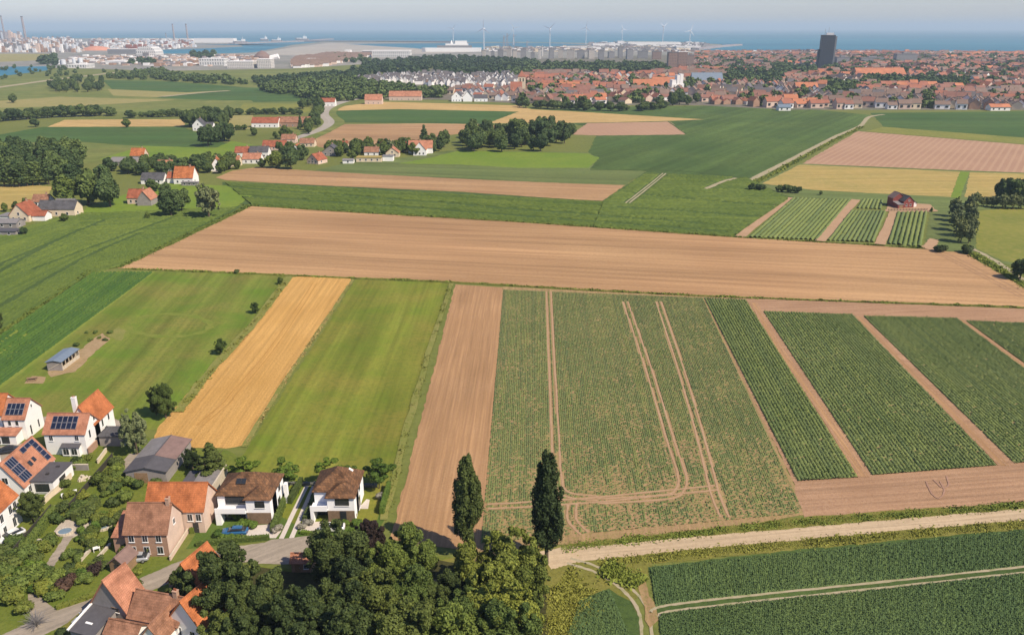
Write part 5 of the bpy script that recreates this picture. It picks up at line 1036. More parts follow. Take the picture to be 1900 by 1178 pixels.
def wall(name, a, b, h, t, mat, label, cat='wall'):
    p, q = G(*a), G(*b); d = q - p; o = thing(name, label, cat, tuple(p), math.atan2(d.y, d.x)); L = d.length
    MB().box(0, -t / 2, 0, L, t / 2, h).build('wall_body', mat, o); MB().box(-.05, -t / 2 - .05, h + .002, L + .05, t / 2 + .05, h + .09).build('coping', 'stone_pale' if mat != 'fence_dark' else mat, o); return o
wall('garden_wall', (81, 936), (133, 887), 1.2, .25, 'cream_wall', 'sunlit cream garden wall beside the grey annex')
wall('garden_fence', (28, 1030), (97, 949), 1.5, .1, 'fence_dark', 'dark diagonal garden fence beside the olive hedge', 'fence')
wall('garden_wall', (90, 872), (165, 872), 1.3, .3, 'grey_wall', 'grey garden wall in front of the ten panel house')
wall('garden_fence', (130, 945), (210, 850), 1.2, .08, 'fence_dark', 'thin dark fence between the lawns', 'fence')
wall('garden_wall', (316, 1040), (366, 962), .8, .2, 'pink_wall', 'pale pink boundary wall beside the new lawn')
wall('garden_wall', (182, 860), (198, 838), .9, .25, 'cream_wall', 'short cream wall beside the ten panel house')
wall('garden_wall', (150, 1042), (170, 1020), .5, .3, 'stone_pale', 'low pale wall between garden beds')
wall('garden_wall', (178, 1042), (205, 1012), .5, .3, 'stone_pale', 'low pale wall beside the small garden table')
for (u, v, w_, d_, lb) in ((123, 922, 1.6, 1.0, 'white garden table on the lawn by the cream wall'), (140, 915, .7, .5, 'small white garden bench by the thin fence'), (180, 1022, 1.1, .8, 'white garden table between the low walls')):
    p = G(u, v); t = thing('garden_table', lb, 'table', (p.x, p.y, 0), .5)
    MB().box(-w_ / 2, -d_ / 2, .68, w_ / 2, d_ / 2, .75).build('table_top', 'canvas_white', t)
    for sx in (-1, 1):
        for sy in (-1, 1): MB().box(sx * w_ * .42 - .04, sy * d_ * .4 - .04, 0, sx * w_ * .42 + .04, sy * d_ * .4 + .04, .68).build('leg', 'canvas_white', t)
def pond(u, v, rx, ry, label):
    p = G(u, v); o = thing('garden_pond', label, 'pond', (p.x, p.y, 0)); n = 18
    ring = lambda r, z: [(rx * r * math.cos(2 * math.pi * i / n), ry * r * math.sin(2 * math.pi * i / n), z) for i in range(n)]
    MB().add(ring(1, .34), [tuple(range(n))]).build('water', 'pond', o)
    for i in range(n):
        a0, a1 = 2 * math.pi * (i + .04) / n, 2 * math.pi * (i + .96) / n; v_ = []
        for z in (.02, .42):
            for r in (1.0, 1.28):
                for a in (a0, a1): v_.append((rx * r * math.cos(a), ry * r * math.sin(a), z))
        MB().add(v_, [(0, 1, 3, 2), (4, 6, 7, 5), (0, 4, 5, 1), (2, 3, 7, 6), (0, 2, 6, 4), (1, 5, 7, 3)]).build('rim_stone', 'stone_pale', o)
pond(121, 988, 1.15, 1.0, 'round blue pond with pale stone rim on the terrace')
pond(62, 1012, 1.6, 1.2, 'blue garden pool under the bushes'); pond(186, 978, 1.7, 1.2, 'shaded garden pool beside the domed hedge')
sm = MB(); sm.add([(-.3, -.22, 0), (.3, -.25, 0), (.34, .2, 0), (-.26, .26, 0), (-.2, -.14, .3), (.2, -.12, .34), (.22, .12, .28), (-.16, .16, .32)], [(3, 2, 1, 0), (4, 5, 6, 7), (0, 1, 5, 4), (1, 2, 6, 5), (2, 3, 7, 6), (3, 0, 4, 7)]); smesh = sm.mesh('boulder', 'stone_pale')
for cx, cy, n_, lb in ((160, 888, 13, 'pale boulder of the rock garden behind the cream wall'), (112, 945, 9, 'pale boulder edging the garden corner by the fence')):
    for i in range(n_):
        p = G(cx + rnd.uniform(-14, 14), cy + rnd.uniform(-5, 5)); o = link('boulder', smesh, None, (p.x, p.y, 0), rnd.random() * 6); k = rnd.uniform(.7, 1.8); o.scale = (k, k, k); tag(o, lb, 'boulder', lb + 's')
# bare grey shrub by the lane: a spray of twigs
p = G(68, 1160); o = thing('bare_shrub', 'leafless grey shrub at the corner of the lane', 'shrub', (p.x, p.y, 0)); tw = MB()
for i in range(90):
    a = rnd.random() * 6.28; e = rnd.uniform(.25, 1.3); L = rnd.uniform(1.4, 3.0); q = Vector((math.cos(a) * math.cos(e), math.sin(a) * math.cos(e), math.sin(e))); m1 = q * L * .5 + Vector((0, 0, .25))
    tw.tube([(0, 0, .1), tuple(m1), tuple(q * L)], [.05, .035, .015], 4)
tw.build('twigs', 'roof_sheet', o); MB().tube([(0, 0, -.1), (0, 0, .5)], [.2, .16], 7).build('stem', 'bark', o)

# ---------------------------------------------------------------- hamlets in the middle distance
def cottage(u, v, W, D, e, r, axis, wall_, roof_, label, rz=0, name='cottage', cat='house', ch=True, extra=None, nw=3):
    h = House(name, label, (u, v), rz, cat); h.block(0, 0, W, D, e, r, axis, wall_, roof_)
    for i in range(nw): h.win('f', (W * (i + .7) / (nw + .4), 0, min(1.5, e * .6)), .9, 1.2, panes=1)
    if axis == 'y' and r - e > 2.5: h.win('f', (W / 2, 0, e + .6), .9, 1.2, panes=1)
    h.win('r', (W, D * .35, min(1.5, e * .6)), .9, 1.2, panes=1)
    if ch: h.chimney(W * .5 if axis == 'y' else W * .8, D * .75 if axis == 'y' else D * .5, r - .5, r + .9)
    for x in (extra or []): h.block(*x)
    return h
cottage(19, 412, 9, 11, 3.2, 8.2, 'y', 'cream_wall', 'tile_red', 'cream gabled cottage with red roof beside the big green field', extra=[(9.3, 2, 6, 6, 2.4, 4.2, 'x', 'white_wall', 'tile_red'), (-6, 1, 5.6, 8, 2.4, 2.4, 'x', 'white_wall', 'roof_sheet')])
cottage(72, 402, 17.5, 8, 3.6, 7.0, 'x', 'cream_wall', 'tile_grey', 'long cream barn with grey roof beside the red roofed cottage', name='long_barn', cat='barn', ch=False, extra=[(3, 9, 9, 7, 3.2, 6.0, 'x', 'white_wall', 'roof_sheet')])
cottage(-22, 424, 13, 7, 2.4, 3.6, 'x', 'grey_wall', 'roof_sheet', 'low grey shed beside the cream cottage', name='low_shed', cat='shed', ch=False)
cottage(-30, 438, 14, 5, 2.0, 2.0, 'x', 'grey_wall', 'roof_dark', 'flat dark shed at the edge of the green field', name='low_shed', cat='shed', ch=False)
cottage(237, 379, 9, 8, 3.2, 7.0, 'x', 'pink_wall', 'tile_red', 'brown roofed farmhouse under the big trees', extra=[(7, -4.4, 7, 9, 3.2, 7.6, 'y', 'grey_wall', 'tile_salmon')])
cottage(323, 342, 11, 9.5, 3.6, 9.4, 'x', 'white_wall', 'tile_orange', 'white house with tall orange roof facing the fields', extra=[(-5, 3, 5, 7, 3, 6, 'x', 'white_wall', 'tile_red')])
h = cottage(262, 342, 13, 8, 2.6, 6.0, 'x', 'white_wall', 'tile_grey', 'grey slate roofed farm building beside the tall orange roof', name='farm_building', cat='barn', ch=False)
cottage(337, 345, 9, 3, 1.8, 1.8, 'x', 'grey_wall', 'roof_sheet', 'low grey annex in front of the tall orange roof', name='low_annex', cat='shed', ch=False)
cottage(392, 318, 7, 8, 3.4, 8.0, 'y', 'white_wall', 'tile_orange', 'small white cottage with steep orange roof among trees', 14)
cottage(205, 308, 17, 9, 2.6, 5.0, 'x', 'grey_wall', 'roof_sheet', 'long grey barn behind the orange farm roof', name='long_barn', cat='barn', ch=False)
cottage(243, 300, 9, 8, 4.0, 8.4, 'x', 'pink_wall', 'tile_orange', 'orange roofed farmhouse at the end of the grey barn')
cottage(450, 304, 12, 8, 3, 6.4, 'x', 'white_wall', 'tile_salmon', 'white cottage with orange roof below the grey roof', name='cottage')
cottage(463, 293, 13, 8, 4, 7.4, 'x', 'white_wall', 'tile_grey', 'white gabled house with dark grey roof')
cottage(487, 279, 17, 9, 2.6, 6.6, 'x', 'pink_wall', 'tile_red', 'wide bungalow with low red hipped roof by the road')
cottage(570, 304, 9, 10, 2.6, 6.6, 'y', 'pink_wall', 'tile_red', 'red roofed bungalow at the edge of the brown strip', -24)
cottage(598, 290, 12, 10, 3.2, 7.4, 'y', 'grey_wall', 'roof_dark', 'modern house with large dark grey roof', name='modern_house')
cottage(661, 301, 17, 9, 2.8, 2.8, 'x', 'cream_wall', 'stubble', 'flat roofed cream bungalow with grassy roof', name='bungalow', ch=False, nw=4, extra=[(17.3, 3, 7, 6, 3.4, 3.4, 'x', 'white_wall', 'roof_sheet')])
cottage(556, 273, 11, 8, 2.8, 6.0, 'x', 'cream_wall', 'tile_aged', 'brown roofed house beside the winding road')
cottage(767, 289, 9, 10, 4.0, 9.4, 'y', 'white_wall', 'tile_salmon', 'white gabled house beside the dark wood', extra=[(-4.5, 10, 17, 8, 4, 8.8, 'x', 'white_wall', 'tile_salmon')])
cottage(700, 279, 8, 8, 3, 6.8, 'y', 'pink_wall', 'tile_red', 'small red roofed house hidden among garden trees')
cottage(636, 304, 7, 5, 2.2, 2.9, 'x', 'white_wall', 'roof_sheet', 'white garden shed beside the dark grey roof', name='garden_shed', cat='shed', ch=False, nw=1)
cottage(467, 237, 24, 12, 4, 8.5, 'x', 'white_wall', 'tile_red', 'long white barn with red roof behind the orchard', name='red_roof_barn', cat='barn', ch=False, nw=5)
cottage(513, 236, 30, 12, 4, 8.5, 'x', 'brick_wall', 'tile_aged', 'long brown barn beside the red roofed barn', name='brown_barn', cat='barn', ch=False, nw=5)
cottage(358, 243, 10, 9, 5, 10, 'y', 'white_wall', 'tile_grey', 'grey roofed house hidden in the tree clump', extra=[(9.5, 0, 8, 8, 4, 7, 'x', 'white_wall', 'tile_grey')])
cottage(589, 198, 20, 10, 5, 9, 'x', 'white_wall', 'tile_red', 'white house standing beside the bend of the road', nw=4)
for i, (u, v) in enumerate(((677, 194), (722, 187), (752, 187))): cottage(u, v, 20, 12, 5, 11, 'x', 'pink_wall', 'tile_salmon', ('red roofed farm at the start of the ripe strip', 'broad orange roofed house behind the ripe strip', 'pale orange roofed house beside the village hedge')[i])
cottage(838, 189, 12, 11, 6, 12, 'y', 'pure_white', 'tile_grey', 'white twin gabled house at the edge of the village', extra=[(14, 0, 11, 11, 6, 12, 'y', 'pure_white', 'tile_grey')])
cottage(880, 189, 16, 9, 4, 8, 'x', 'pure_white', 'roof_dark', 'white walled house with black base by the village edge')

for u, v, W, D, e, r, ax, wl, rf, lb in ((418, 309, 9, 7, 3, 6.4, 'x', 'cream_wall', 'tile_salmon', 'cream cottage with salmon roof near the start of the lane'), (436, 292, 10, 8, 3.2, 6.8, 'x', 'white_wall', 'tile_red', 'red roofed cottage behind the white gabled house'), (522, 266, 11, 8, 3, 6.4, 'x', 'pink_wall', 'tile_aged', 'brown roofed cottage beside the winding road'), (538, 287, 9, 8, 3, 6.8, 'y', 'white_wall', 'tile_orange', 'orange roofed gabled cottage behind the broad trees'), (622, 279, 9, 7, 3, 6.2, 'x', 'cream_wall', 'tile_red', 'red roofed cottage behind the dark grey roof'), (676, 290, 10, 7, 2.8, 6, 'x', 'white_wall', 'tile_aged', 'brown roofed cottage behind the grassy roof'), (716, 292, 9, 8, 3, 6.6, 'y', 'cream_wall', 'tile_salmon', 'salmon roofed gabled cottage beside the garden trees'), (742, 281, 10, 7, 3, 6.4, 'x', 'pink_wall', 'tile_red', 'red roofed cottage next to the white gabled house'), (292, 318, 9, 7, 3, 6.4, 'x', 'white_wall', 'tile_salmon', 'salmon roofed cottage behind the slate roof'), (60, 384, 8, 7, 2.6, 5.6, 'x', 'white_wall', 'tile_aged', 'brown roofed cottage behind the cream gable')):
    cottage(u, v, W, D, e, r, ax, wl, rf, lb, nw=2)
def row(key, pts, n, h, label, group, jit=1.5, name='row_tree', hj=.25, wide=1.0):
    P = smooth([G(*p) for p in pts], 8); cum = [0]
    for a, b_ in zip(P[:-1], P[1:]): cum.append(cum[-1] + (b_ - a).length)
    for i in range(n):
        s = cum[-1] * (i + .5) / n; j = max(k for k in range(len(cum) - 1) if cum[k] <= s); t = (s - cum[j]) / max(1e-6, cum[j + 1] - cum[j]); q = P[j].lerp(P[j + 1], t)
        tree(key, 0, 0, h * rnd.uniform(1 - hj, 1 + hj), label, group, wide * rnd.uniform(.85, 1.2), name, at=q + Vector((rnd.uniform(-jit, jit), rnd.uniform(-jit, jit), 0)))
def grove(key, poly, n, h, label, group, name='tree', wide=1.0, hj=.2):
    for x, y in scatter_in(poly, n, rnd): tree(key, 0, 0, h * rnd.uniform(1 - hj, 1 + hj), label, group, wide * rnd.uniform(.85, 1.2), name, at=Vector((x, y, 0)))
# single trees first
for key, u, v, h, wd, lb in (('green_mid', 125, 383, 18, 1.0, 'large dark tree at the golden patch'), ('oak_mid', 165, 380, 20, 1.05, 'largest dark tree of the farm clump'), ('oak_mid', 205, 384, 18, 1.0, 'broad dark tree beside the brown roofed farmhouse'), ('oak_mid', 145, 362, 18, 1.0, 'dark tree at the back of the farm clump'), ('oak_mid', 190, 360, 17, 1.0, 'tall dark tree between farm clump and grey barn'),
    ('oak_mid', 318, 401, 14, 1.05, 'dark green tree between farmhouse and willow'), ('oak_mid', 338, 392, 13, .9, 'dark tree touching the big willow'), ('willow_mid', 388, 404, 16.5, .95, 'big grey green willow at the corner of the brown field'), ('oak_mid', 285, 356, 8, 1.2, 'low dark tree in front of the slate roof'), ('oak_mid', 308, 366, 9, 1.1, 'dark garden tree beside the farmhouse lawn'),
    ('green_mid', 274, 406, 3.6, 1.0, 'small round tree on the farmhouse lawn'), ('green_mid', 120, 412, 4.5, 1.2, 'green garden tree in front of the grey roofed barn'), ('green_mid', 50, 386, 6, .9, 'slim green tree behind the cream cottage'), ('green_mid', 30, 390, 5, 1, 'green tree between golden patch and cottage'), ('green_mid', 10, 393, 5, 1, 'green tree at the golden patch corner'), ('oak_mid', 45, 436, 4, 1.1, 'dark bushy tree below the cream cottage'),
    ('green_mid', 235, 237, 9, 1.2, 'lone round tree on the narrow ripe field'), ('oak_mid', 66, 236, 9, 1.3, 'round dark tree beside the hedgerow end'), ('oak_mid', 25, 191, 12, 1.2, 'lone tree in the far olive pasture'), ('green_mid', 270, 312, 10, 1.1, 'green tree beside the orange farm roof'), ('oak_mid', 320, 312, 9, 1.2, 'round tree behind the tall orange roof'), ('oak_mid', 370, 314, 11, 1.1, 'dark tree behind the small steep cottage'),
    ('green_mid', 472, 252, 8, 1.1, 'yellow green tree in front of the red roofed barn'), ('green_mid', 530, 258, 12, 1.1, 'round tree in front of the brown barn'), ('conifer_mid', 558, 240, 12, .7, 'dark pointed conifer in front of the brown barn'), ('conifer_mid', 570, 241, 11, .7, 'second pointed conifer in front of the brown barn'), ('conifer_mid', 787, 262, 13, 1.0, 'dark spruce behind the white gabled house'),
    ('green_mid', 660, 283, 11, 1.1, 'round green tree behind the grassy roof'), ('oak_mid', 642, 285, 9, 1, 'tree between dark roof and round green tree'), ('oak_mid', 690, 282, 8, .9, 'slim dark tree among garden trees'), ('willow_mid', 725, 285, 10, .9, 'grey green tree beside the small red roof'), ('oak_mid', 738, 288, 8, 1, 'garden tree between grassy roof and white house'), ('oak_mid', 815, 281, 9, .8, 'dark tree between white house and wood'), ('green_mid', 512, 312, 12, 1.2, 'broad tree at the end of the brown strip'), ('oak_mid', 540, 314, 12, 1.2, 'dark broad tree beside the red roofed bungalow'), ('green_mid', 486, 312, 7, 1.2, 'green tree in front of the white cottage'), ('oak_mid', 430, 308, 11, 1.1, 'tall tree between steep cottage and grey roof'),
    ('oak_mid', 1083, 205, 17, 1.2, 'large round tree in front of the town'), ('oak_mid', 1892, 518, 8.5, 1.2, 'dark tree standing by the curved track'), ('oak_mid', 1860, 375, 11, 1.0, 'dark tree behind the yellow meadow'), ('oak_mid', 1885, 378, 13, 1.1, 'tall dark tree at the yellow meadow corner'), ('conifer_mid', 1728, 393, 2.4, 1.3, 'small dark bush beside the red barn fence')):
    tree(key, u, v, h, lb, wide=wd, name='conifer_tree' if 'conifer' in key else 'willow_tree' if 'willow' in key else 'broadleaf_tree')
grove('oak_mid', [(490, 300), (560, 310), (570, 285), (520, 280)], 9, 10, 'tree between the hamlet roofs and the brown strip', 'trees by the brown strip')
grove('green_mid', [(570, 288), (660, 284), (700, 273), (600, 276)], 12, 8.5, 'tree along the far side of the hamlet', 'trees on the far side of the hamlet')
grove('oak_mid', [(735, 287), (830, 284), (830, 268), (790, 268)], 7, 9, 'tree around the white gabled house', 'trees around the white gabled house')
grove('oak_mid', [(240, 330), (300, 322), (300, 306), (230, 312)], 8, 9, 'tree between grey barn and slate roof', 'trees between grey barn and slate roof')
grove('green_mid', [(400, 330), (440, 318), (450, 304), (400, 306)], 7, 8, 'tree around the small steep cottage', 'trees around the steep cottage')
row('willow_mid', [(1768, 398), (1772, 420), (1785, 455)], 6, 8.5, 'grey green willow in the double row by the yellow meadow', 'willows in the double row', .6, 'willow_tree', .12, .8)
row('willow_mid', [(1798, 392), (1800, 420), (1797, 458)], 6, 8.5, 'grey green willow in the double row by the yellow meadow', 'willows in the double row', .6, 'willow_tree', .12, .8)
row('willow_mid', [(1800, 380), (1830, 384), (1870, 388), (1910, 388)], 9, 6.5, 'grey green tree along the back of the yellow meadow', 'trees behind the yellow meadow', 1.0, 'willow_tree', .25)
grove('oak_mid', [(1845, 378), (1860, 366), (1930, 366), (1930, 382)], 6, 11, 'dark tree in the clump behind the yellow meadow', 'dark clump behind the yellow meadow')
for q, n_, h in (([(1390, 354), (1418, 354)], 4, 4.2), ([(1440, 356), (1485, 359)], 6, 4.0), ([(1521, 362), (1526, 362)], 1, 3)): row('oak_mid', q, n_, h, 'dark bush on the near edge of the stubble', 'bushes along the stubble', .4, 'bush', .25, 1.3)
grove('oak_mid', [(820, 277), (870, 283), (960, 284), (1045, 285), (1060, 262), (1095, 258), (1090, 247), (1000, 245), (900, 250), (830, 266)], 52, 14, 'dark tree of the wood behind the vivid green meadow', 'trees of the dark wood', 'wood_tree')
grove('oak_mid', [(958, 272), (1010, 282), (1020, 262), (960, 256)], 6, 19, 'tall tree in the middle of the dark wood', 'tall trees of the dark wood')
row('poplar_mid', [(5, 347), (35, 347), (70, 344), (100, 342)], 9, 12, 'pale stemmed tree along the golden patch', 'trees along the golden patch', .8, wide=1.6)
grove('oak_mid', [(-60, 340), (100, 338), (150, 320), (140, 296), (60, 290), (-60, 300)], 34, 18, 'dark tree of the dense wood behind the golden patch', 'trees of the dense wood', 'wood_tree')
row('oak_mid', [(-40, 232), (40, 222), (130, 217), (210, 215)], 34, 11, 'dark tree in the hedgerow before the olive pasture', 'trees of the long hedgerow', 4, 'hedgerow_tree', wide=1.5)
row('oak_mid', [(240, 219), (340, 216), (440, 213), (560, 213)], 40, 7, 'low tree in the hedgerow behind the ripe field', 'low trees of the hedgerow', 3, 'hedgerow_tree', wide=1.7)
grove('oak_mid', [(336, 244), (375, 236), (425, 238), (430, 222), (350, 224)], 13, 16, 'dark tree around the hidden grey roofed house', 'trees around the hidden house')
grove('oak_mid', [(380, 272), (428, 272), (430, 258), (385, 256)], 8, 15, 'dark tree in the clump on the green paddock', 'trees on the green paddock')
row('green_mid', [(430, 242), (455, 241)], 4, 6, 'bushy tree beside the red roofed barn', 'bushes beside the barn', 1.5, wide=1.3)
grove('green_mid', [(500, 262), (545, 258), (540, 250), (505, 252)], 6, 7, 'garden tree between barns and road', 'garden trees by the barns')
grove('green_mid', [(600, 300), (760, 290), (810, 282), (760, 272), (640, 282)], 36, 8, 'low garden tree in the hamlet', 'low garden trees of the hamlet', 'garden_tree', wide=1.2)
grove('oak_mid', [(200, 318), (320, 306), (440, 306), (420, 322), (240, 326)], 30, 8.5, 'low tree between the farm roofs', 'low trees between the farms', wide=1.2)
row('oak_mid', [(560, 205), (585, 195), (590, 210), (585, 235), (565, 252)], 22, 11, 'tree along the bend of the road', 'trees along the winding road', 4)
grove('oak_mid', [(88, 172), (190, 172), (190, 152), (100, 154)], 44, 13, 'tree of the round copse in the far pasture', 'trees of the far copse', 'copse_tree')
row('oak_mid', [(960, 200), (1040, 203), (1100, 206), (1180, 206), (1240, 200)], 26, 9, 'tree along the edge of the town', 'trees along the town edge', 6, wide=1.6)
grove('oak_mid', [(1232, 200), (1300, 196), (1290, 186), (1240, 188)], 9, 14, 'tree in the clump before the white tower', 'trees before the white tower')
# ---------------------------------------------------------------- far woods
def wood(poly, n, h, label, wd=1.25, name='far_wood'):
    mass('far_wood', [(x, y, h * rnd.uniform(.75, 1.25), wd * rnd.uniform(.85, 1.2)) for x, y in scatter_in(poly, n, rnd)], 'far', 'leaf_far', label)
wood([(640, 140), (700, 118), (830, 108), (930, 112), (1000, 120), (960, 140), (900, 142)], 420, 15, 'broad dark wood behind the white suburb')
wood([(480, 168), (600, 150), (690, 157), (760, 170), (830, 172), (820, 182), (690, 184), (640, 190), (600, 190), (500, 172)], 330, 13, 'dark wood in front of the white suburb')
wood([(470, 150), (640, 137), (700, 140), (660, 150), (600, 156), (480, 160)], 150, 11, 'long tree belt behind the deep green field')
wood([(190, 146), (300, 132), (330, 142), (420, 148), (470, 160), (420, 158), (320, 152)], 150, 11, 'tree belt across the far pastures')
wood([(1005, 137), (1240, 137), (1240, 126), (1010, 124)], 190, 17, 'dense dark tree belt inside the town')
wood([(1340, 154), (1450, 158), (1450, 138), (1340, 140)], 60, 15, 'tree clump beside the white glass roofed hall')
wood([(1520, 178), (1590, 176), (1590, 162), (1530, 160)], 26, 15, 'tree clump beside the bright orange roof')
wood([(1590, 160), (1800, 165), (1800, 150), (1600, 148)], 90, 13, 'line of trees between two town quarters')
wood([(1420, 142), (1500, 142), (1520, 128), (1430, 126)], 60, 14, 'trees at the foot of the dark tower')
wood([(930, 148), (1000, 146), (1000, 118), (930, 122)], 60, 14, 'trees beside the apartment blocks')
wood([(355, 112), (400, 110), (400, 102), (358, 102)], 26, 18, 'dark clump in the port land')
wood([(240, 122), (290, 122), (290, 114), (245, 114)], 24, 14, 'low dark clump beside the port sheds')
wood([(80, 122), (108, 122), (108, 113), (80, 113)], 14, 22, 'dark clump beside the blue basin')
wood([(600, 106), (660, 106), (690, 112), (700, 120), (640, 118)], 40, 14, 'tree line beside the far housing')
wood([(-40, 126), (40, 124), (300, 134), (300, 138), (100, 150), (-40, 152)], 60, 8, 'scattered trees between basin and pastures')
# ---------------------------------------------------------------- the town
for nm, c, c2 in (('far_roof_a', (0.30, 0.115, 0.07), 0), ('far_roof_b', (0.23, 0.11, 0.08), 0), ('far_roof_c', (0.42, 0.16, 0.08), 0), ('far_roof_d', (0.13, 0.115, 0.115), 0), ('far_roof_e', (0.20, 0.135, 0.105), 0)): plain(nm, c, .85, .25, .12)
def unit_house(axis):
    """a small house one unit wide, deep and eave high, ridge at 1.75"""
    w_, r_ = MB(), MB()
    v = [(-.5, -.5, 0), (.5, -.5, 0), (.5, .5, 0), (-.5, .5, 0), (-.5, -.5, 1), (.5, -.5, 1), (.5, .5, 1), (-.5, .5, 1), (-.5, 0, 1.62), (.5, 0, 1.62)]
    w_.add(v, [(0, 1, 5, 4), (2, 3, 7, 6), (1, 2, 6, 9, 5), (3, 0, 4, 8, 7)])
    r_.slab([(-.53, -.56, .95), (.53, -.56, .95), (.53, 0, 1.68), (-.53, 0, 1.68)], .05).slab([(.53, .56, .95), (-.53, .56, .95), (-.53, 0.003, 1.68), (.53, 0.003, 1.68)], .05)
    return w_, r_
UW, UR = unit_house('x')
WM = {k: UW.mesh('wall', k) for k in ('white_wall', 'cream_wall', 'pink_wall', 'brick_wall')}
RM = {k: UR.mesh('roof', k) for k in ('far_roof_a', 'far_roof_b', 'far_roof_c', 'far_roof_d', 'far_roof_e')}
CHM = MB().box(-.06, -.07, 1.4, .06, .07, 1.95).mesh('chimney', 'chimney_brick')
WINM = MB().box(-.1, -.53, .3, .1, -.49, .7).mesh('window', 'glass')
COLN = {'far_roof_a': 'red', 'far_roof_b': 'dull brown red', 'far_roof_c': 'orange', 'far_roof_d': 'slate grey', 'far_roof_e': 'brown'}
WN = {'white_wall': 'white', 'cream_wall': 'cream', 'pink_wall': 'pale pink', 'brick_wall': 'brick'}
TOWN = [(962, 192), (1010, 194), (1180, 192), (1300, 192), (1460, 202), (1900, 204), (2150, 205), (2150, 103), (1900, 101), (1500, 98), (1290, 100), (1285, 128), (1200, 140), (1000, 140), (965, 150)]
HOLES = [[(1005, 139), (1245, 139), (1245, 122), (1010, 120)], [(1340, 156), (1452, 160), (1452, 138), (1340, 138)], [(1520, 180), (1592, 178), (1592, 160), (1528, 158)], [(1590, 162), (1800, 167), (1800, 150), (1600, 147)], [(1420, 144), (1500, 144), (1555, 132), (1555, 122), (1430, 124)], [(1232, 202), (1302, 198), (1290, 180), (1240, 182)], [(1165, 172), (1290, 172), (1290, 150), (1165, 150)], [(1280, 160), (1350, 160), (1350, 145), (1280, 145)], [(945, 178), (975, 178), (975, 158), (945, 158)]]
spots = []; y = 770.0
while y < 3250:
    step = 19 + max(0, y - 900) * .006; x = -80.0 - rnd.random() * 10; sh = 5 * math.sin(y * .13)
    while x < 1950:
        seg = vnoise(np.array([x]), np.array([y]), 140, 4)[0]; rz = R(-34 + 70 * seg) + (math.pi / 2 if vnoise(np.array([x]), np.array([y]), 75, 6)[0] > .62 else 0)
        px, py = x + rnd.uniform(-3, 3), y + sh + rnd.uniform(-5, 5); u, v = PROJ((px, py, 0))
        if inpoly(u, v, TOWN) and not any(inpoly(u, v, q) for q in HOLES) and rnd.random() < .80 and u < 1990: spots.append((px, py, rz))
        x += rnd.uniform(11, 19)
    y += step
spots.sort(key=lambda s: s[1])
def pick_roof(x, y):
    t = vnoise(np.array([x]), np.array([y]), 110, 12)[0] * .7 + rnd.random() * .45
    u, v = PROJ((x, y, 0))
    if t < .33: return 'far_roof_d' if 150 < v < 190 and rnd.random() < .75 else 'far_roof_e'
    return 'far_roof_e' if t < .48 else 'far_roof_b' if t < .66 else 'far_roof_a' if t < .88 else 'far_roof_c'
def pick_wall(): return rnd.choice(['white_wall', 'white_wall', 'cream_wall', 'cream_wall', 'pink_wall', 'pink_wall', 'brick_wall'])
def town_house(x, y, rz, rf, wl, W, D, E, where, grp):
    o = thing('town_house', 'small %s walled house with %s roof %s' % (WN[wl], COLN[rf], where), 'house', (x, y, 0), rz, grp, (W, D, E))
    link('wall', WM[wl], o); link('roof', RM[rf], o)
    if y < 1300:
        if rnd.random() < .6: c = link('chimney', CHM, o); c.location.x = rnd.choice((-.38, .38))
        for k in (-.28, .28): q = link('window', WINM, o); q.location.x = k
near, rest = spots[:195], spots[195:]
for x, y, rz in near: town_house(x, y, rz, pick_roof(x, y), pick_wall(), rnd.uniform(9, 16), rnd.uniform(8, 11), rnd.uniform(4.0, 7.0), 'in near town', 'houses on the near side of the town')
VV = {}
def stuff_houses(L, name, label, rf=None, wl=None, sc_=1.0):
    mats = list(RM) + list(WM); V_, F_, m_ = [], [], []; k0 = 0
    for x, y, rz in L:
        c, s = math.cos(rz), math.sin(rz); W, D, E = rnd.uniform(9, 17) * sc_, rnd.uniform(8, 11) * sc_, rnd.uniform(4.5, 8.0)
        rr = mats.index(rf or pick_roof(x, y)); ww = mats.index(wl() if wl else pick_wall())
        for src, mi in ((UW, ww), (UR, rr)):
            for a, b_, z in src.v: V_.append((x + (a * W) * c - (b_ * D) * s, y + (a * W) * s + (b_ * D) * c, z * E))
            F_ += [tuple(k0 + i for i in f) for f in src.f]; m_ += [mi] * len(src.f); k0 += len(src.v)
    me = bpy.data.meshes.new(name); me.from_pydata(V_, [], F_)
    for k in mats: me.materials.append(M[k])
    me.polygons.foreach_set('material_index', m_); me.update(); return tag(link(name, me), label, 'houses', kind='stuff')
stuff_houses(rest, 'distant_town_houses', 'dense mass of red roofed houses of the distant town')
print('town', len(near), len(rest))
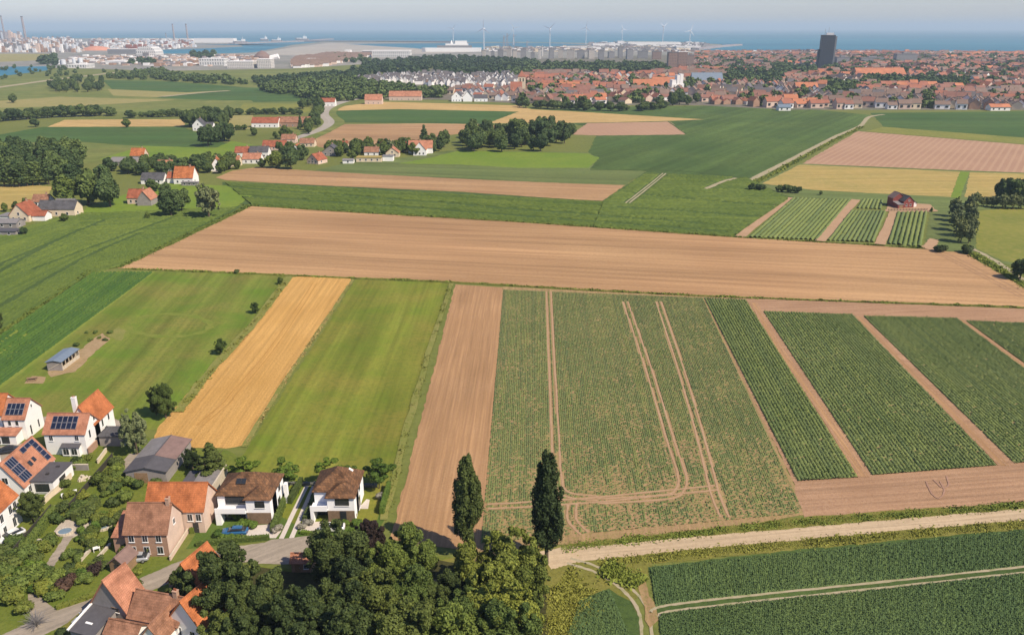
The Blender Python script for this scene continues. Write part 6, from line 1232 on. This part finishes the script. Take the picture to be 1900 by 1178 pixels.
# white suburb and the far housing
L = [(x, y, R(rnd.uniform(70, 110)) if rnd.random() < .75 else R(rnd.uniform(-20, 20))) for x, y in scatter_in([(655, 150), (760, 143), (950, 142), (960, 158), (860, 165), (770, 157), (690, 156)], 330, rnd)]
for x, y, rz in L[:60]: town_house(x, y, rz, rnd.choice(['far_roof_d', 'far_roof_d', 'far_roof_e']), 'white_wall', rnd.uniform(7, 10), rnd.uniform(6, 8), rnd.uniform(4.5, 6), 'in white suburb', 'houses of the white suburb')
stuff_houses(L[60:], 'suburb_houses', 'crowded white houses behind the dark wood', 'far_roof_d', lambda: 'white_wall', .72)
L = [(x, y, R(-12) + rnd.choice((0, 1.57))) for x, y in scatter_in([(830, 182), (960, 190), (960, 168), (880, 164), (840, 172)], 42, rnd)]
for x, y, rz in L: town_house(x, y, rz, rnd.choice(['far_roof_e', 'far_roof_a', 'far_roof_d', 'far_roof_b']), rnd.choice(['white_wall', 'cream_wall', 'white_wall']), rnd.uniform(9, 14), rnd.uniform(8, 10), rnd.uniform(4, 6.5), 'at village end', 'houses at the village end')
L = [(x, y, R(8)) for x, y in scatter_in([(545, 127), (600, 124), (690, 105), (620, 103), (550, 112)], 700, rnd)]
stuff_houses(L, 'distant_housing', 'crowded pinkish far housing behind the port road', 'far_roof_e', lambda: rnd.choice(['pink_wall', 'white_wall']), 1.1)
wood([(965, 196), (1300, 192), (1460, 200), (1990, 202), (1990, 150), (1560, 140), (1290, 150), (980, 150)], 420, 13, 'garden trees between the houses of the near town', 1.2)
wood([(1290, 148), (1990, 148), (1990, 106), (1290, 106)], 800, 15, 'trees between the houses of the far town', 1.3)
# ---------------------------------------------------------------- landmarks of the town
window_grid('block_pale', (0.46, 0.41, 0.35), (0.16, 0.155, 0.16), 3.4, 3.0); window_grid('block_grey', (0.24, 0.23, 0.23), (0.10, 0.10, 0.11), 3.4, 3.0); window_grid('block_brown', (0.26, 0.17, 0.13), (0.09, 0.07, 0.07), 3.2, 3.0); window_grid('tower_glass', (0.035, 0.038, 0.05), (0.018, 0.022, 0.034), 2.4, 3.6); window_grid('hall_white', (0.66, 0.64, 0.60), (0.22, 0.22, 0.22), 6, 9); window_grid('block_white', (0.62, 0.58, 0.52), (0.2, 0.19, 0.19), 4, 3.2)
def span(u0, u1, v): return (u1 - u0) / ppm((u0 + u1) / 2, v)
def block(u0, u1, v, vt, mat, label, D=14, name='apartment_block', cat='building', roof='roof_sheet', group=None, rz=0, top=True):
    p = G((u0 + u1) / 2, v); W = span(u0, u1, v); H = hgt((u0 + u1) / 2, v, vt); o = thing(name, label, cat, (p.x, p.y, 0), R(rz), group)
    MB().box(-W / 2, 0, 0, W / 2, D, H).build('wall', mat, o); MB().box(-W / 2 - .4, -.4, H + .01, W / 2 + .4, D + .4, H + 1.2).build('roof', roof, o)
    if top: MB().box(-W * .15, D * .3, H + 1.21, W * .2, D * .8, H + 4).build('lift_house', mat, o)
    return o
bl = [(893, 905, 113, 94, 'block_pale'), (908, 918, 112, 96, 'block_grey'), (921, 934, 113, 93, 'block_grey'), (938, 948, 112, 92, 'block_pale'), (950, 962, 112, 93, 'block_pale'), (965, 978, 111, 93, 'block_grey'), (982, 995, 111, 95, 'block_grey'), (997, 1004, 108, 91, 'block_white'), (1006, 1010, 107, 90, 'block_white'), (1014, 1030, 110, 93, 'block_grey'), (1033, 1046, 110, 94, 'block_pale'), (1049, 1066, 111, 93, 'block_pale'), (1070, 1088, 109, 95, 'block_grey'), (1092, 1106, 109, 92, 'block_pale'), (1108, 1122, 113, 94, 'block_grey'), (1126, 1144, 108, 95, 'block_grey'), (1146, 1156, 110, 90, 'block_grey'), (1160, 1175, 112, 94, 'block_grey'), (1180, 1205, 110, 97, 'block_grey'), (1210, 1230, 112, 97, 'block_brown')]
for u0, u1, v, vt, mt in bl: dv = rnd.uniform(-2.5, 2.5); cu = (u0 + u1) / 2 + rnd.uniform(-2, 2); hw = (u1 - u0) * rnd.uniform(.26, .42); block(cu - hw, cu + hw, v + dv, vt + dv + rnd.uniform(-2, 3), mt, {'block_pale': 'pale apartment block', 'block_grey': 'grey apartment block', 'block_white': 'slim white apartment block', 'block_brown': 'brown apartment block'}[mt] + ' in the row between town and harbour', group='apartment blocks by the harbour', rz=rnd.uniform(-8, 8))
block(1239, 1256, 134, 98, 'block_brown', 'tall brown apartment tower with grey flank', 18); block(1257, 1274, 132, 97, 'block_brown', 'tall brown apartment tower with pale cap', 18, roof='white_wall'); block(1275, 1287, 122, 103, 'block_brown', 'shorter brown block behind the brown towers', 16)
block(1552, 1575, 122, 107, 'block_grey', 'low dark office block beside the dark tower', 20); block(1597, 1640, 120, 108, 'block_grey', 'wide grey office block in the town', 18); block(1662, 1700, 120, 101, 'block_grey', 'grey office slab with brown end', 20); block(1698, 1708, 118, 105, 'block_brown', 'brown block at the end of the grey office slab', 18); block(1640, 1650, 122, 115, 'white_wall', 'small white box building in the town', 12, top=False)
MR = random.Random(5)
for k in range(26):
    u = MR.uniform(1300, 1890); v = MR.uniform(108, 150); mt = MR.choice(['block_white', 'block_pale', 'block_grey', 'block_white']); block(u, u + MR.uniform(10, 26), v, v - MR.uniform(6, 10), mt, {'block_pale': 'pale', 'block_grey': 'grey', 'block_white': 'white'}[mt] + ' mid rise block standing among the town roofs', 12, 'mid_rise_block', 'building', 'roof_sheet', 'mid rise blocks among the roofs', MR.uniform(-30, 30), False)
# dark tower
p = G(1532, 130); W = span(1521, 1548, 130); H = hgt(1532, 130, 67); o = thing('dark_tower', 'very tall dark glass tower rising over the town', 'tower', (p.x, p.y, 0), R(-14))
MB().box(-W * .5, 0, 0, W * .38, 26, H).build('wall', 'tower_glass', o); MB().box(W * .381, 3, 0, W * .5, 23, H - 1).build('side_slab', 'block_grey', o); MB().box(-W * .62, 4, 0, -W * .501, 22, H * .6).build('side_slab', 'tower_glass', o)
MB().box(-W * .5 - .3, -.3, H + .01, W * .38 + .3, 26.3, H + 1.5).build('roof', 'roof_dark', o); MB().box(-6, 6, H + 1.51, 8, 18, H + 6).build('plant_room', 'white_wall', o)
for x, q in ((-9, 14), (-2, 17), (9, 8)): MB().tube([(x, 10, H + 1.4), (x, 10, H + q)], [.5, .2], 6).build('antenna', 'alu', o)
# churches and halls
def roofed(u, v, px, vt_e, vt_r, mat, roof, label, D=16, name='town_hall', cat='building', axis='x', rz=0):
    W = px / ppm(u, v); e = hgt(u, v, vt_e); r = hgt(u, v, vt_r) - (D / 2 / G(u, v).y * CAM_H if axis == 'x' else 0); p = G(u, v)
    h = House(name, label, (p.x, p.y, 0), rz, cat); h.block(0, 0, W, D, e, max(r, e + 2), axis, mat, roof, ov=.6)
    for i in range(int(W / 6)): h.win('f', (3 + i * 6, 0, e * .5), 1.6, e * .45, panes=1)
    return h, W, e
h, W, e = roofed(1176, 172, 48, 164, 147, 'cream_wall', 'far_roof_c', 'long orange roofed church nave beside the white tower', 20, 'church', 'church')
h, W, e = roofed(1211, 166, 46, 158, 143, 'cream_wall', 'far_roof_c', 'broad orange roofed hall behind the church nave', 22)
p = G(1257, 172); o = thing('church_tower', 'stepped white church tower at the town edge', 'church', (p.x, p.y, 0), R(10)); s_ = 1 / ppm(1257, 172); H1, H2 = hgt(1257, 172, 146), hgt(1257, 172, 140)
MB().box(-12 * s_, 0, 0, 12 * s_, 14, H1 * .62).build('base', 'white_wall', o); MB().box(-11 * s_, 1, H1 * .621, -3 * s_, 11, H1 * .9).build('shoulder', 'white_wall', o); MB().box(-2 * s_, .5, H1 * .621, 3.4 * s_, 10, H2).build('shaft', 'white_wall', o); MB().box(4 * s_, .5, H1 * .621, 10 * s_, 10, H2 * 1.06).build('shaft', 'white_wall', o)
for x in (-7, 0.5, 7): MB().box((x - .8) * s_, -.1, H1 * .25, (x + .8) * s_, .05, H1 * .5).build('window', 'glass', o)
h, W, e = roofed(948, 178, 20, 168, 152, 'cream_wall', 'far_roof_a', 'brick church with red roof beside the capped square tower', 18, 'church', 'church')
p = G(968, 172); o = thing('church_tower', 'square church tower with pointed brown cap', 'church', (p.x, p.y, 0)); a = 7 / ppm(968, 172); H1 = hgt(968, 172, 143); H2 = hgt(968, 172, 131)
MB().box(-a, 0, 0, a, 2 * a, H1).build('shaft', 'cream_wall', o); MB().add([(-a - .4, -.4, H1), (a + .4, -.4, H1), (a + .4, 2 * a + .4, H1), (-a - .4, 2 * a + .4, H1), (0, a, H2)], [(0, 1, 4), (1, 2, 4), (2, 3, 4), (3, 0, 4), (3, 2, 1, 0)]).build('spire', 'far_roof_a', o)
for x in (-.4, .4): MB().box((x - .15) * a, -.08, H1 * .7, (x + .15) * a, .06, H1 * .9).build('window', 'glass', o)
roofed(1285, 157, 56, 150, 135, 'hall_white', 'roof_blue', 'white hall with large blue grey roof in the town', 24)
roofed(1478, 174, 40, 166, 153, 'brick_wall', 'far_roof_c', 'hall with vivid orange roof above the small houses', 20)
roofed(1445, 206, 22, 199, 194, 'white_wall', 'roof_blue', 'white shed with pale blue roof at the field edge', 10, 'field_shed', 'shed')
roofed(1838, 206, 36, 199, 193, 'white_wall', 'far_roof_c', 'long white house with orange roof at the town front', 11, 'long_house', 'house')
roofed(1590, 146, 90, 138, 126, 'brick_wall', 'far_roof_c', 'long hall with vivid orange roof in the town middle', 30)
# ---------------------------------------------------------------- port and shore
plain('turbine_white', (0.60, 0.62, 0.64), .5, .03); plain('ship_white', (0.80, 0.79, 0.76), .6, .04); plain('rust_heap', (0.50, 0.22, 0.14), .9, .2, .02); plain('steel_far', (0.30, 0.26, 0.26), .7, .3, .03)
def turbine(u, v, vt, a0, yaw):
    p = G(u, v); H = hgt(u, v, vt); o = thing('wind_turbine', 'white wind turbine on the harbour shore', 'wind turbine', (p.x, p.y, 0), R(yaw), 'wind turbines on the shore')
    MB().tube([(0, 0, 0), (0, 0, H)], [2.1, 1.2], 10).build('tower', 'turbine_white', o); MB().box(-1.8, -3.5, H - .5, 1.8, 6.5, H + 3.2).build('nacelle', 'turbine_white', o); MB().tube([(0, -3.4, H + 1.3), (0, -5.4, H + 1.3)], [1.6, .7], 8).build('hub', 'turbine_white', o)
    for k in range(3):
        t = R(a0 + 120 * k); c, s = math.cos(t), math.sin(t); L = 36
        q = [(c * r - s * w_, -4.6, H + 1.3 + s * r + c * w_) for r, w_ in ((1, -.7), (8, -1.8), (L, -.25), (L, .25), (8, 1.2), (1, .7))]
        MB().add(q + [(x, y + .5, z) for x, y, z in q], [(0, 1, 2, 3, 4, 5), (11, 10, 9, 8, 7, 6)] + [(i, (i + 1) % 6, (i + 1) % 6 + 6, i + 6) for i in range(6)]).build('blade', 'turbine_white', o)
for i, (u, v, vt) in enumerate(((841, 80, 54), (898, 94, 54), (953, 84, 52), (1020, 89, 54), (1087, 83, 52), (1154, 78, 55), (1229, 83, 50), (1279, 86, 58))): turbine(u, v, vt, 50 + 37 * i, rnd.uniform(-40, 40))
def stack(u, v, vt, label, grp=None, r=4.5):
    p = G(u, v); H = hgt(u, v, vt); o = thing('chimney_stack', label, 'chimney', (p.x, p.y, 0), 0, grp); MB().tube([(0, 0, 0), (0, 0, H)], [r * 1.4, r], 12).build('shaft', 'steel_far', o); MB().tube([(0, 0, H - 4), (0, 0, H + 1)], [r * 1.15, r * 1.15], 12).build('rim', 'roof_dark', o)
stack(11, 78, 30, 'tall refinery chimney at the outer end of the tank field'); stack(50, 84, 31, 'tall refinery chimney beside the tank field', r=5); stack(324, 77, 45, 'tall slim chimney behind the white hall, thicker of the pair'); stack(349, 78, 45, 'tall slim chimney nearest the long white warehouse'); stack(309, 75, 62, 'short chimney beside the slim pair', r=2.5)
def crane(u, v, vt):
    p = G(u, v); H = hgt(u, v, vt); o = thing('harbour_crane', 'slim steel harbour mast by the apartment blocks', 'crane', (p.x, p.y, 0), 0, 'harbour masts')
    for x in (-4, 4): MB().tube([(x, 0, 0), (x * .3, 0, H)], [1.0, .7], 6).build('leg', 'steel_far', o)
    MB().tube([(-1, 0, H * .8), (14, 0, H * .97)], [.8, .4], 6).build('jib', 'steel_far', o)
    for k in range(5): z = H * (.15 + .16 * k); MB().tube([(-4 * (1 - .7 * z / H), 0, z), (4 * (1 - .7 * z / H), 0, z + H * .08)], [.5, .5], 4).build('brace', 'steel_far', o)
for q in ((935, 96, 66), (941, 96, 62), (978, 92, 76), (953, 90, 64)): crane(*q)
# ferry
p = G(838, 96.5); W = span(783, 893, 96); Hd = 1 / ppm(838, 96); o = thing('white_ferry', 'large white ferry moored in the harbour', 'ship', (p.x, p.y, 0), R(2))
hull = [(-W * .5, 0), (-W * .44, -8), (W * .49, -9), (W * .5, 0), (W * .49, 9), (-W * .44, 8)]
MB().add([(x * .97, y_ * .9, -1.4) for x, y_ in hull] + [(x, y_, 7 * Hd) for x, y_ in hull], [(5, 4, 3, 2, 1, 0), (6, 7, 8, 9, 10, 11)] + [(i, (i + 1) % 6, (i + 1) % 6 + 6, i + 6) for i in range(6)]).build('hull', 'ship_white', o)
MB().box(-W * .24, -7, 7 * Hd + .01, W * .34, 7, 11 * Hd).build('deck_house', 'block_grey', o); MB().box(-W * .1, -6, 11 * Hd + .01, W * .28, 6, 14 * Hd).build('upper_deck', 'ship_white', o); MB().box(W * .06, -4, 14 * Hd + .01, W * .26, 4, 19 * Hd).build('funnel_block', 'ship_white', o); MB().tube([(0, 0, 14 * Hd), (0, 0, 20 * Hd)], [5, 1.0], 8).build('radar_dome', 'ship_white', o)
def vessel(u, v, px, label):
    p = G(u, v); W = px / ppm(u, v); s = 1 / ppm(u, v); o = thing('ship', label, 'ship', (p.x, p.y, -1.5))
    MB().add([(-W * .5, 0, 4 * s), (-W * .4, -9, 3 * s), (W * .5, -9, 3 * s), (W * .5, 9, 3 * s), (-W * .4, 9, 3 * s), (-W * .42, 0, 0), (-W * .35, -7, 0), (W * .48, -7, 0), (W * .48, 7, 0), (-W * .35, 7, 0)], [(0, 1, 2, 3, 4), (9, 8, 7, 6, 5)] + [(i, (i + 1) % 5, (i + 1) % 5 + 5, i + 5) for i in range(5)]).build('hull', 'steel_far', o)
    MB().box(W * .1, -6, 3 * s, W * .35, 6, 7 * s).build('bridge', 'ship_white', o); MB().tube([(W * .2, 0, 7 * s), (W * .2, 0, 11 * s)], [1.5, .6], 6).build('mast', 'ship_white', o); MB().box(-W * .35, -6, 3 * s, W * .05, 6, 4.2 * s).build('cargo_deck', 'ship_white', o)
vessel(446, 80, 26, 'ship lying off the end of the long white warehouse'); vessel(490, 76, 16, 'small white ship near the sand flat'); vessel(513, 78, 22, 'low white ship beside the sand flat'); vessel(560, 75, 26, 'ship with two masts out on the sea')
def shed(u0, u1, v, vt, label, mat='hall_white', roof='white_wall', D=40, name='warehouse', cat='warehouse'): return block(u0, u1, v, vt, mat, label, D, name, cat, roof, top=False)
shed(240, 355, 77, 72.5, 'long pale warehouse on the quay', 'white_wall', D=60); shed(360, 434, 80, 72, 'very long white warehouse at the harbour mouth', 'white_wall', D=60)
shed(370, 417, 122, 110, 'white port office with stepped front', 'hall_white', D=30); shed(422, 470, 127, 115, 'long white hall with columns near the tree belt', 'block_white', D=30); shed(478, 503, 127, 111, 'tall white block beside the pale dome', 'block_white', D=30)
shed(126, 160, 127, 121, 'flat white shed beside the silos'); shed(196, 232, 120, 114, 'white shed in the port land', 'white_wall'); shed(690, 760, 107, 95, 'large white hall beside the broad wood', 'hall_white', D=60); shed(672, 692, 103, 95, 'small dark hall beside the large white hall', 'block_grey'); shed(570, 582, 118, 110, 'white box building in the far housing', 'white_wall', D=25); shed(640, 650, 100, 94, 'white cube building near the beach', 'white_wall', D=30); shed(200, 252, 101, 92, 'blue grey warehouse beside the white hall', 'block_grey'); shed(1165, 1262, 84, 79, 'long white hall on the breakwater land', 'white_wall', D=60); shed(1255, 1300, 92, 87, 'white quay building below the breakwater land', 'hall_white'); shed(1100, 1150, 85, 82, 'low white shed on the harbour spit', 'white_wall', D=50); shed(1146, 1158, 82, 77, 'white tank house on the harbour spit', 'white_wall'); shed(1040, 1090, 91, 88, 'low pale harbour shed behind the apartment blocks', 'hall_white')
# big white hall with rounded end
p = G(253, 106); W = span(253, 290, 106); H = hgt(270, 106, 86); o = thing('storage_hall', 'large white storage hall with curved end in the port', 'warehouse', (p.x, p.y, 0)); mb = MB(); n = 12
pr = [(W * .5 - W * .5 * math.cos(math.pi * i / n), H * math.sin(math.pi * i / n) ** .6) for i in range(n + 1)]
mb.add([(x, 0, z) for x, z in pr] + [(x, 60, z) for x, z in pr], [tuple(range(n + 1))] + [(i, i + n + 1, i + n + 2, i + 1) for i in range(n)] + [tuple(reversed(range(n + 1, 2 * n + 2)))]); mb.build('shell', 'hall_white', o); MB().box(W * .35, -1, 0, W * .65, .01, H * .4).build('gate', 'roof_sheet', o)
p = G(180, 94); mb = MB(); n = 14; rs = [(44, 0), (34, 8), (18, 15), (0, 17)]
for q, (r, z) in enumerate(rs): mb.v += [(r * 1.5 * math.cos(2 * math.pi * i / n), r * math.sin(2 * math.pi * i / n), z) for i in range(n)]
for q in range(3): mb.f += [(q * n + i, q * n + (i + 1) % n, (q + 1) * n + (i + 1) % n, (q + 1) * n + i) for i in range(n)]
mb.m = [0] * len(mb.f); o = mb.build('ore_heap', 'rust_heap', None, tuple(p)); tag(o, 'rust red ore heap in the port', 'heap')
p = G(487, 110); o = thing('exhibition_dome', 'pale pointed dome beside the white block', 'building', (p.x, p.y, 0)); a = 16 / ppm(487, 110); H = hgt(487, 110, 94)
MB().tube([(0, 0, 0), (0, 0, H * .35), (0, 0, H * .75), (0, 0, H)], [a, a * .95, a * .5, a * .06], 16).build('dome', 'roof_rust', o); MB().tube([(a * .9, 0, 0), (a * 1.9, 0, H * .3)], [a * .4, a * .3], 8).build('porch', 'white_wall', o)
tm = MB().tube([(0, 0, 0), (0, 0, 1)], [1, 1], 14).add([(math.cos(2 * math.pi * i / 14) * .97, math.sin(2 * math.pi * i / 14) * .97, 1.001) for i in range(14)] + [(0, 0, 1.12)], [(i, (i + 1) % 14, 14) for i in range(14)]).mesh('tank_body', 'turbine_white')
for i, (u, v, d, h) in enumerate([(108, 120, 10, 7), (118, 120, 9, 8), (138, 118, 6, 8), (150, 118, 8, 9), (60, 84, 7, 5), (75, 88, 8, 5), (92, 86, 6, 5), (105, 90, 7, 5), (20, 82, 8, 6), (28, 90, 7, 5), (125, 84, 8, 5), (140, 90, 7, 5), (215, 118, 12, 4), (285, 82, 8, 6), (300, 84, 7, 7), (222, 85, 6, 5)]):
    p = G(u, v); s = 1 / ppm(u, v); o = thing('storage_tank', 'pale round storage tank of the port', 'tank', (p.x, p.y, 0), 0, 'storage tanks of the port'); q = link('tank_body', tm, o); q.scale = (d * s / 2, d * s / 2, h * s)
def clutter(name, poly, n, mats, label, w0, w1, h0, h1):
    V_, F_, m_ = [], [], []; k0 = 0
    for x, y in scatter_in(poly, n, rnd):
        a, d, h = rnd.uniform(w0, w1), rnd.uniform(w0, w1), rnd.uniform(h0, h1) * rnd.random() ** .6; q = MB().box(x - a / 2, y - d / 2, 0, x + a / 2, y + d / 2, h); V_ += q.v; F_ += [tuple(k0 + i for i in f) for f in q.f]; k0 += 8; m_ += [rnd.randrange(len(mats))] * 6
    me = bpy.data.meshes.new(name); me.from_pydata(V_, [], F_)
    for k in mats: me.materials.append(M[k])
    me.polygons.foreach_set('material_index', m_); me.update(); tag(link(name, me), label, 'industry', kind='stuff')
clutter('refinery_clutter', [(-60, 76), (130, 76), (165, 90), (150, 98), (-60, 98)], 3400, ['steel_far', 'white_wall', 'pink_wall', 'roof_sheet', 'brick_wall', 'turbine_white'], 'jumble of pipes and plant of the refinery', 3, 13, 5, 34)
clutter('refinery_clutter', [(0, 77), (40, 75), (46, 80), (10, 84)], 120, ['steel_far', 'pink_wall', 'turbine_white'], 'tall plant at the foot of the refinery chimneys', 8, 20, 30, 75)
clutter('port_clutter', [(165, 76), (355, 76), (362, 88), (300, 93), (170, 92)], 1200, ['steel_far', 'white_wall', 'pink_wall', 'roof_sheet', 'turbine_white', 'tile_red'], 'jumble of port sheds behind the ore heap', 4, 20, 4, 22)
clutter('port_clutter', [(150, 105), (480, 104), (480, 124), (300, 124), (90, 118)], 700, ['white_wall', 'pink_wall', 'roof_sheet', 'steel_far', 'brick_wall'], 'scattered low sheds of the port land', 5, 18, 3, 9)
clutter('harbour_clutter', [(900, 88), (1290, 88), (1290, 97), (900, 97)], 700, ['white_wall', 'roof_sheet', 'steel_far', 'roof_rust', 'cream_wall', 'roof_sheet'], 'low harbour sheds behind the apartment blocks', 6, 26, 3, 9)
clutter('harbour_clutter', [(1090, 79.5), (1310, 80), (1320, 88), (1090, 88)], 240, ['white_wall', 'roof_sheet', 'steel_far', 'roof_sheet'], 'low sheds on the breakwater land', 8, 36, 3, 9)
clutter('shore_clutter', [(1300, 98), (1990, 102), (1990, 106), (1300, 103)], 900, ['white_wall', 'roof_sheet', 'cream_wall', 'pink_wall', 'tile_red'], 'low seafront buildings along the shore', 8, 22, 5, 12)
def mole(pts, wd, h, label):
    P = [G(*p) for p in pts]; mb = MB()
    for a, b_ in zip(P[:-1], P[1:]):
        nn = Vector((-(b_ - a).y, (b_ - a).x, 0)).normalized() * wd / 2; mb.slab([Vector((q.x, q.y, h)) for q in (a - nn, b_ - nn, b_ + nn, a + nn)], h + 1.4)
    tag(mb.build('breakwater', 'steel_far'), label, 'breakwater')
mole([(560, 77.5), (700, 78.2), (860, 79.5)], 50, 7, 'long dark breakwater in front of the open sea'); mole([(430, 82), (560, 77.6), (615, 73.5)], 40, 6, 'pale mole reaching out to sea'); mole([(1290, 93), (1340, 87), (1372, 84.5)], 30, 6, 'short mole beside the breakwater land')
# ---------------------------------------------------------------- air
m = bpy.data.materials.new('haze_air'); m.use_nodes = True; nt = m.node_tree
for x in list(nt.nodes):
    if x.type != 'OUTPUT_MATERIAL': nt.nodes.remove(x)
vol = nt.nodes.new('ShaderNodeVolumePrincipled'); vol.inputs['Color'].default_value = HAZE_C; vol.inputs['Density'].default_value = HAZE; vol.inputs['Anisotropy'].default_value = 0.0
nt.links.new(vol.outputs[0], nt.nodes['Material Output'].inputs['Volume']) if 'Material Output' in nt.nodes else None
o = MB().box(-95000, -600, -2.6, 95000, 95000, 230).build('haze', m); tag(o, 'pale blue haze over plain, town and sea', 'haze', kind='stuff')
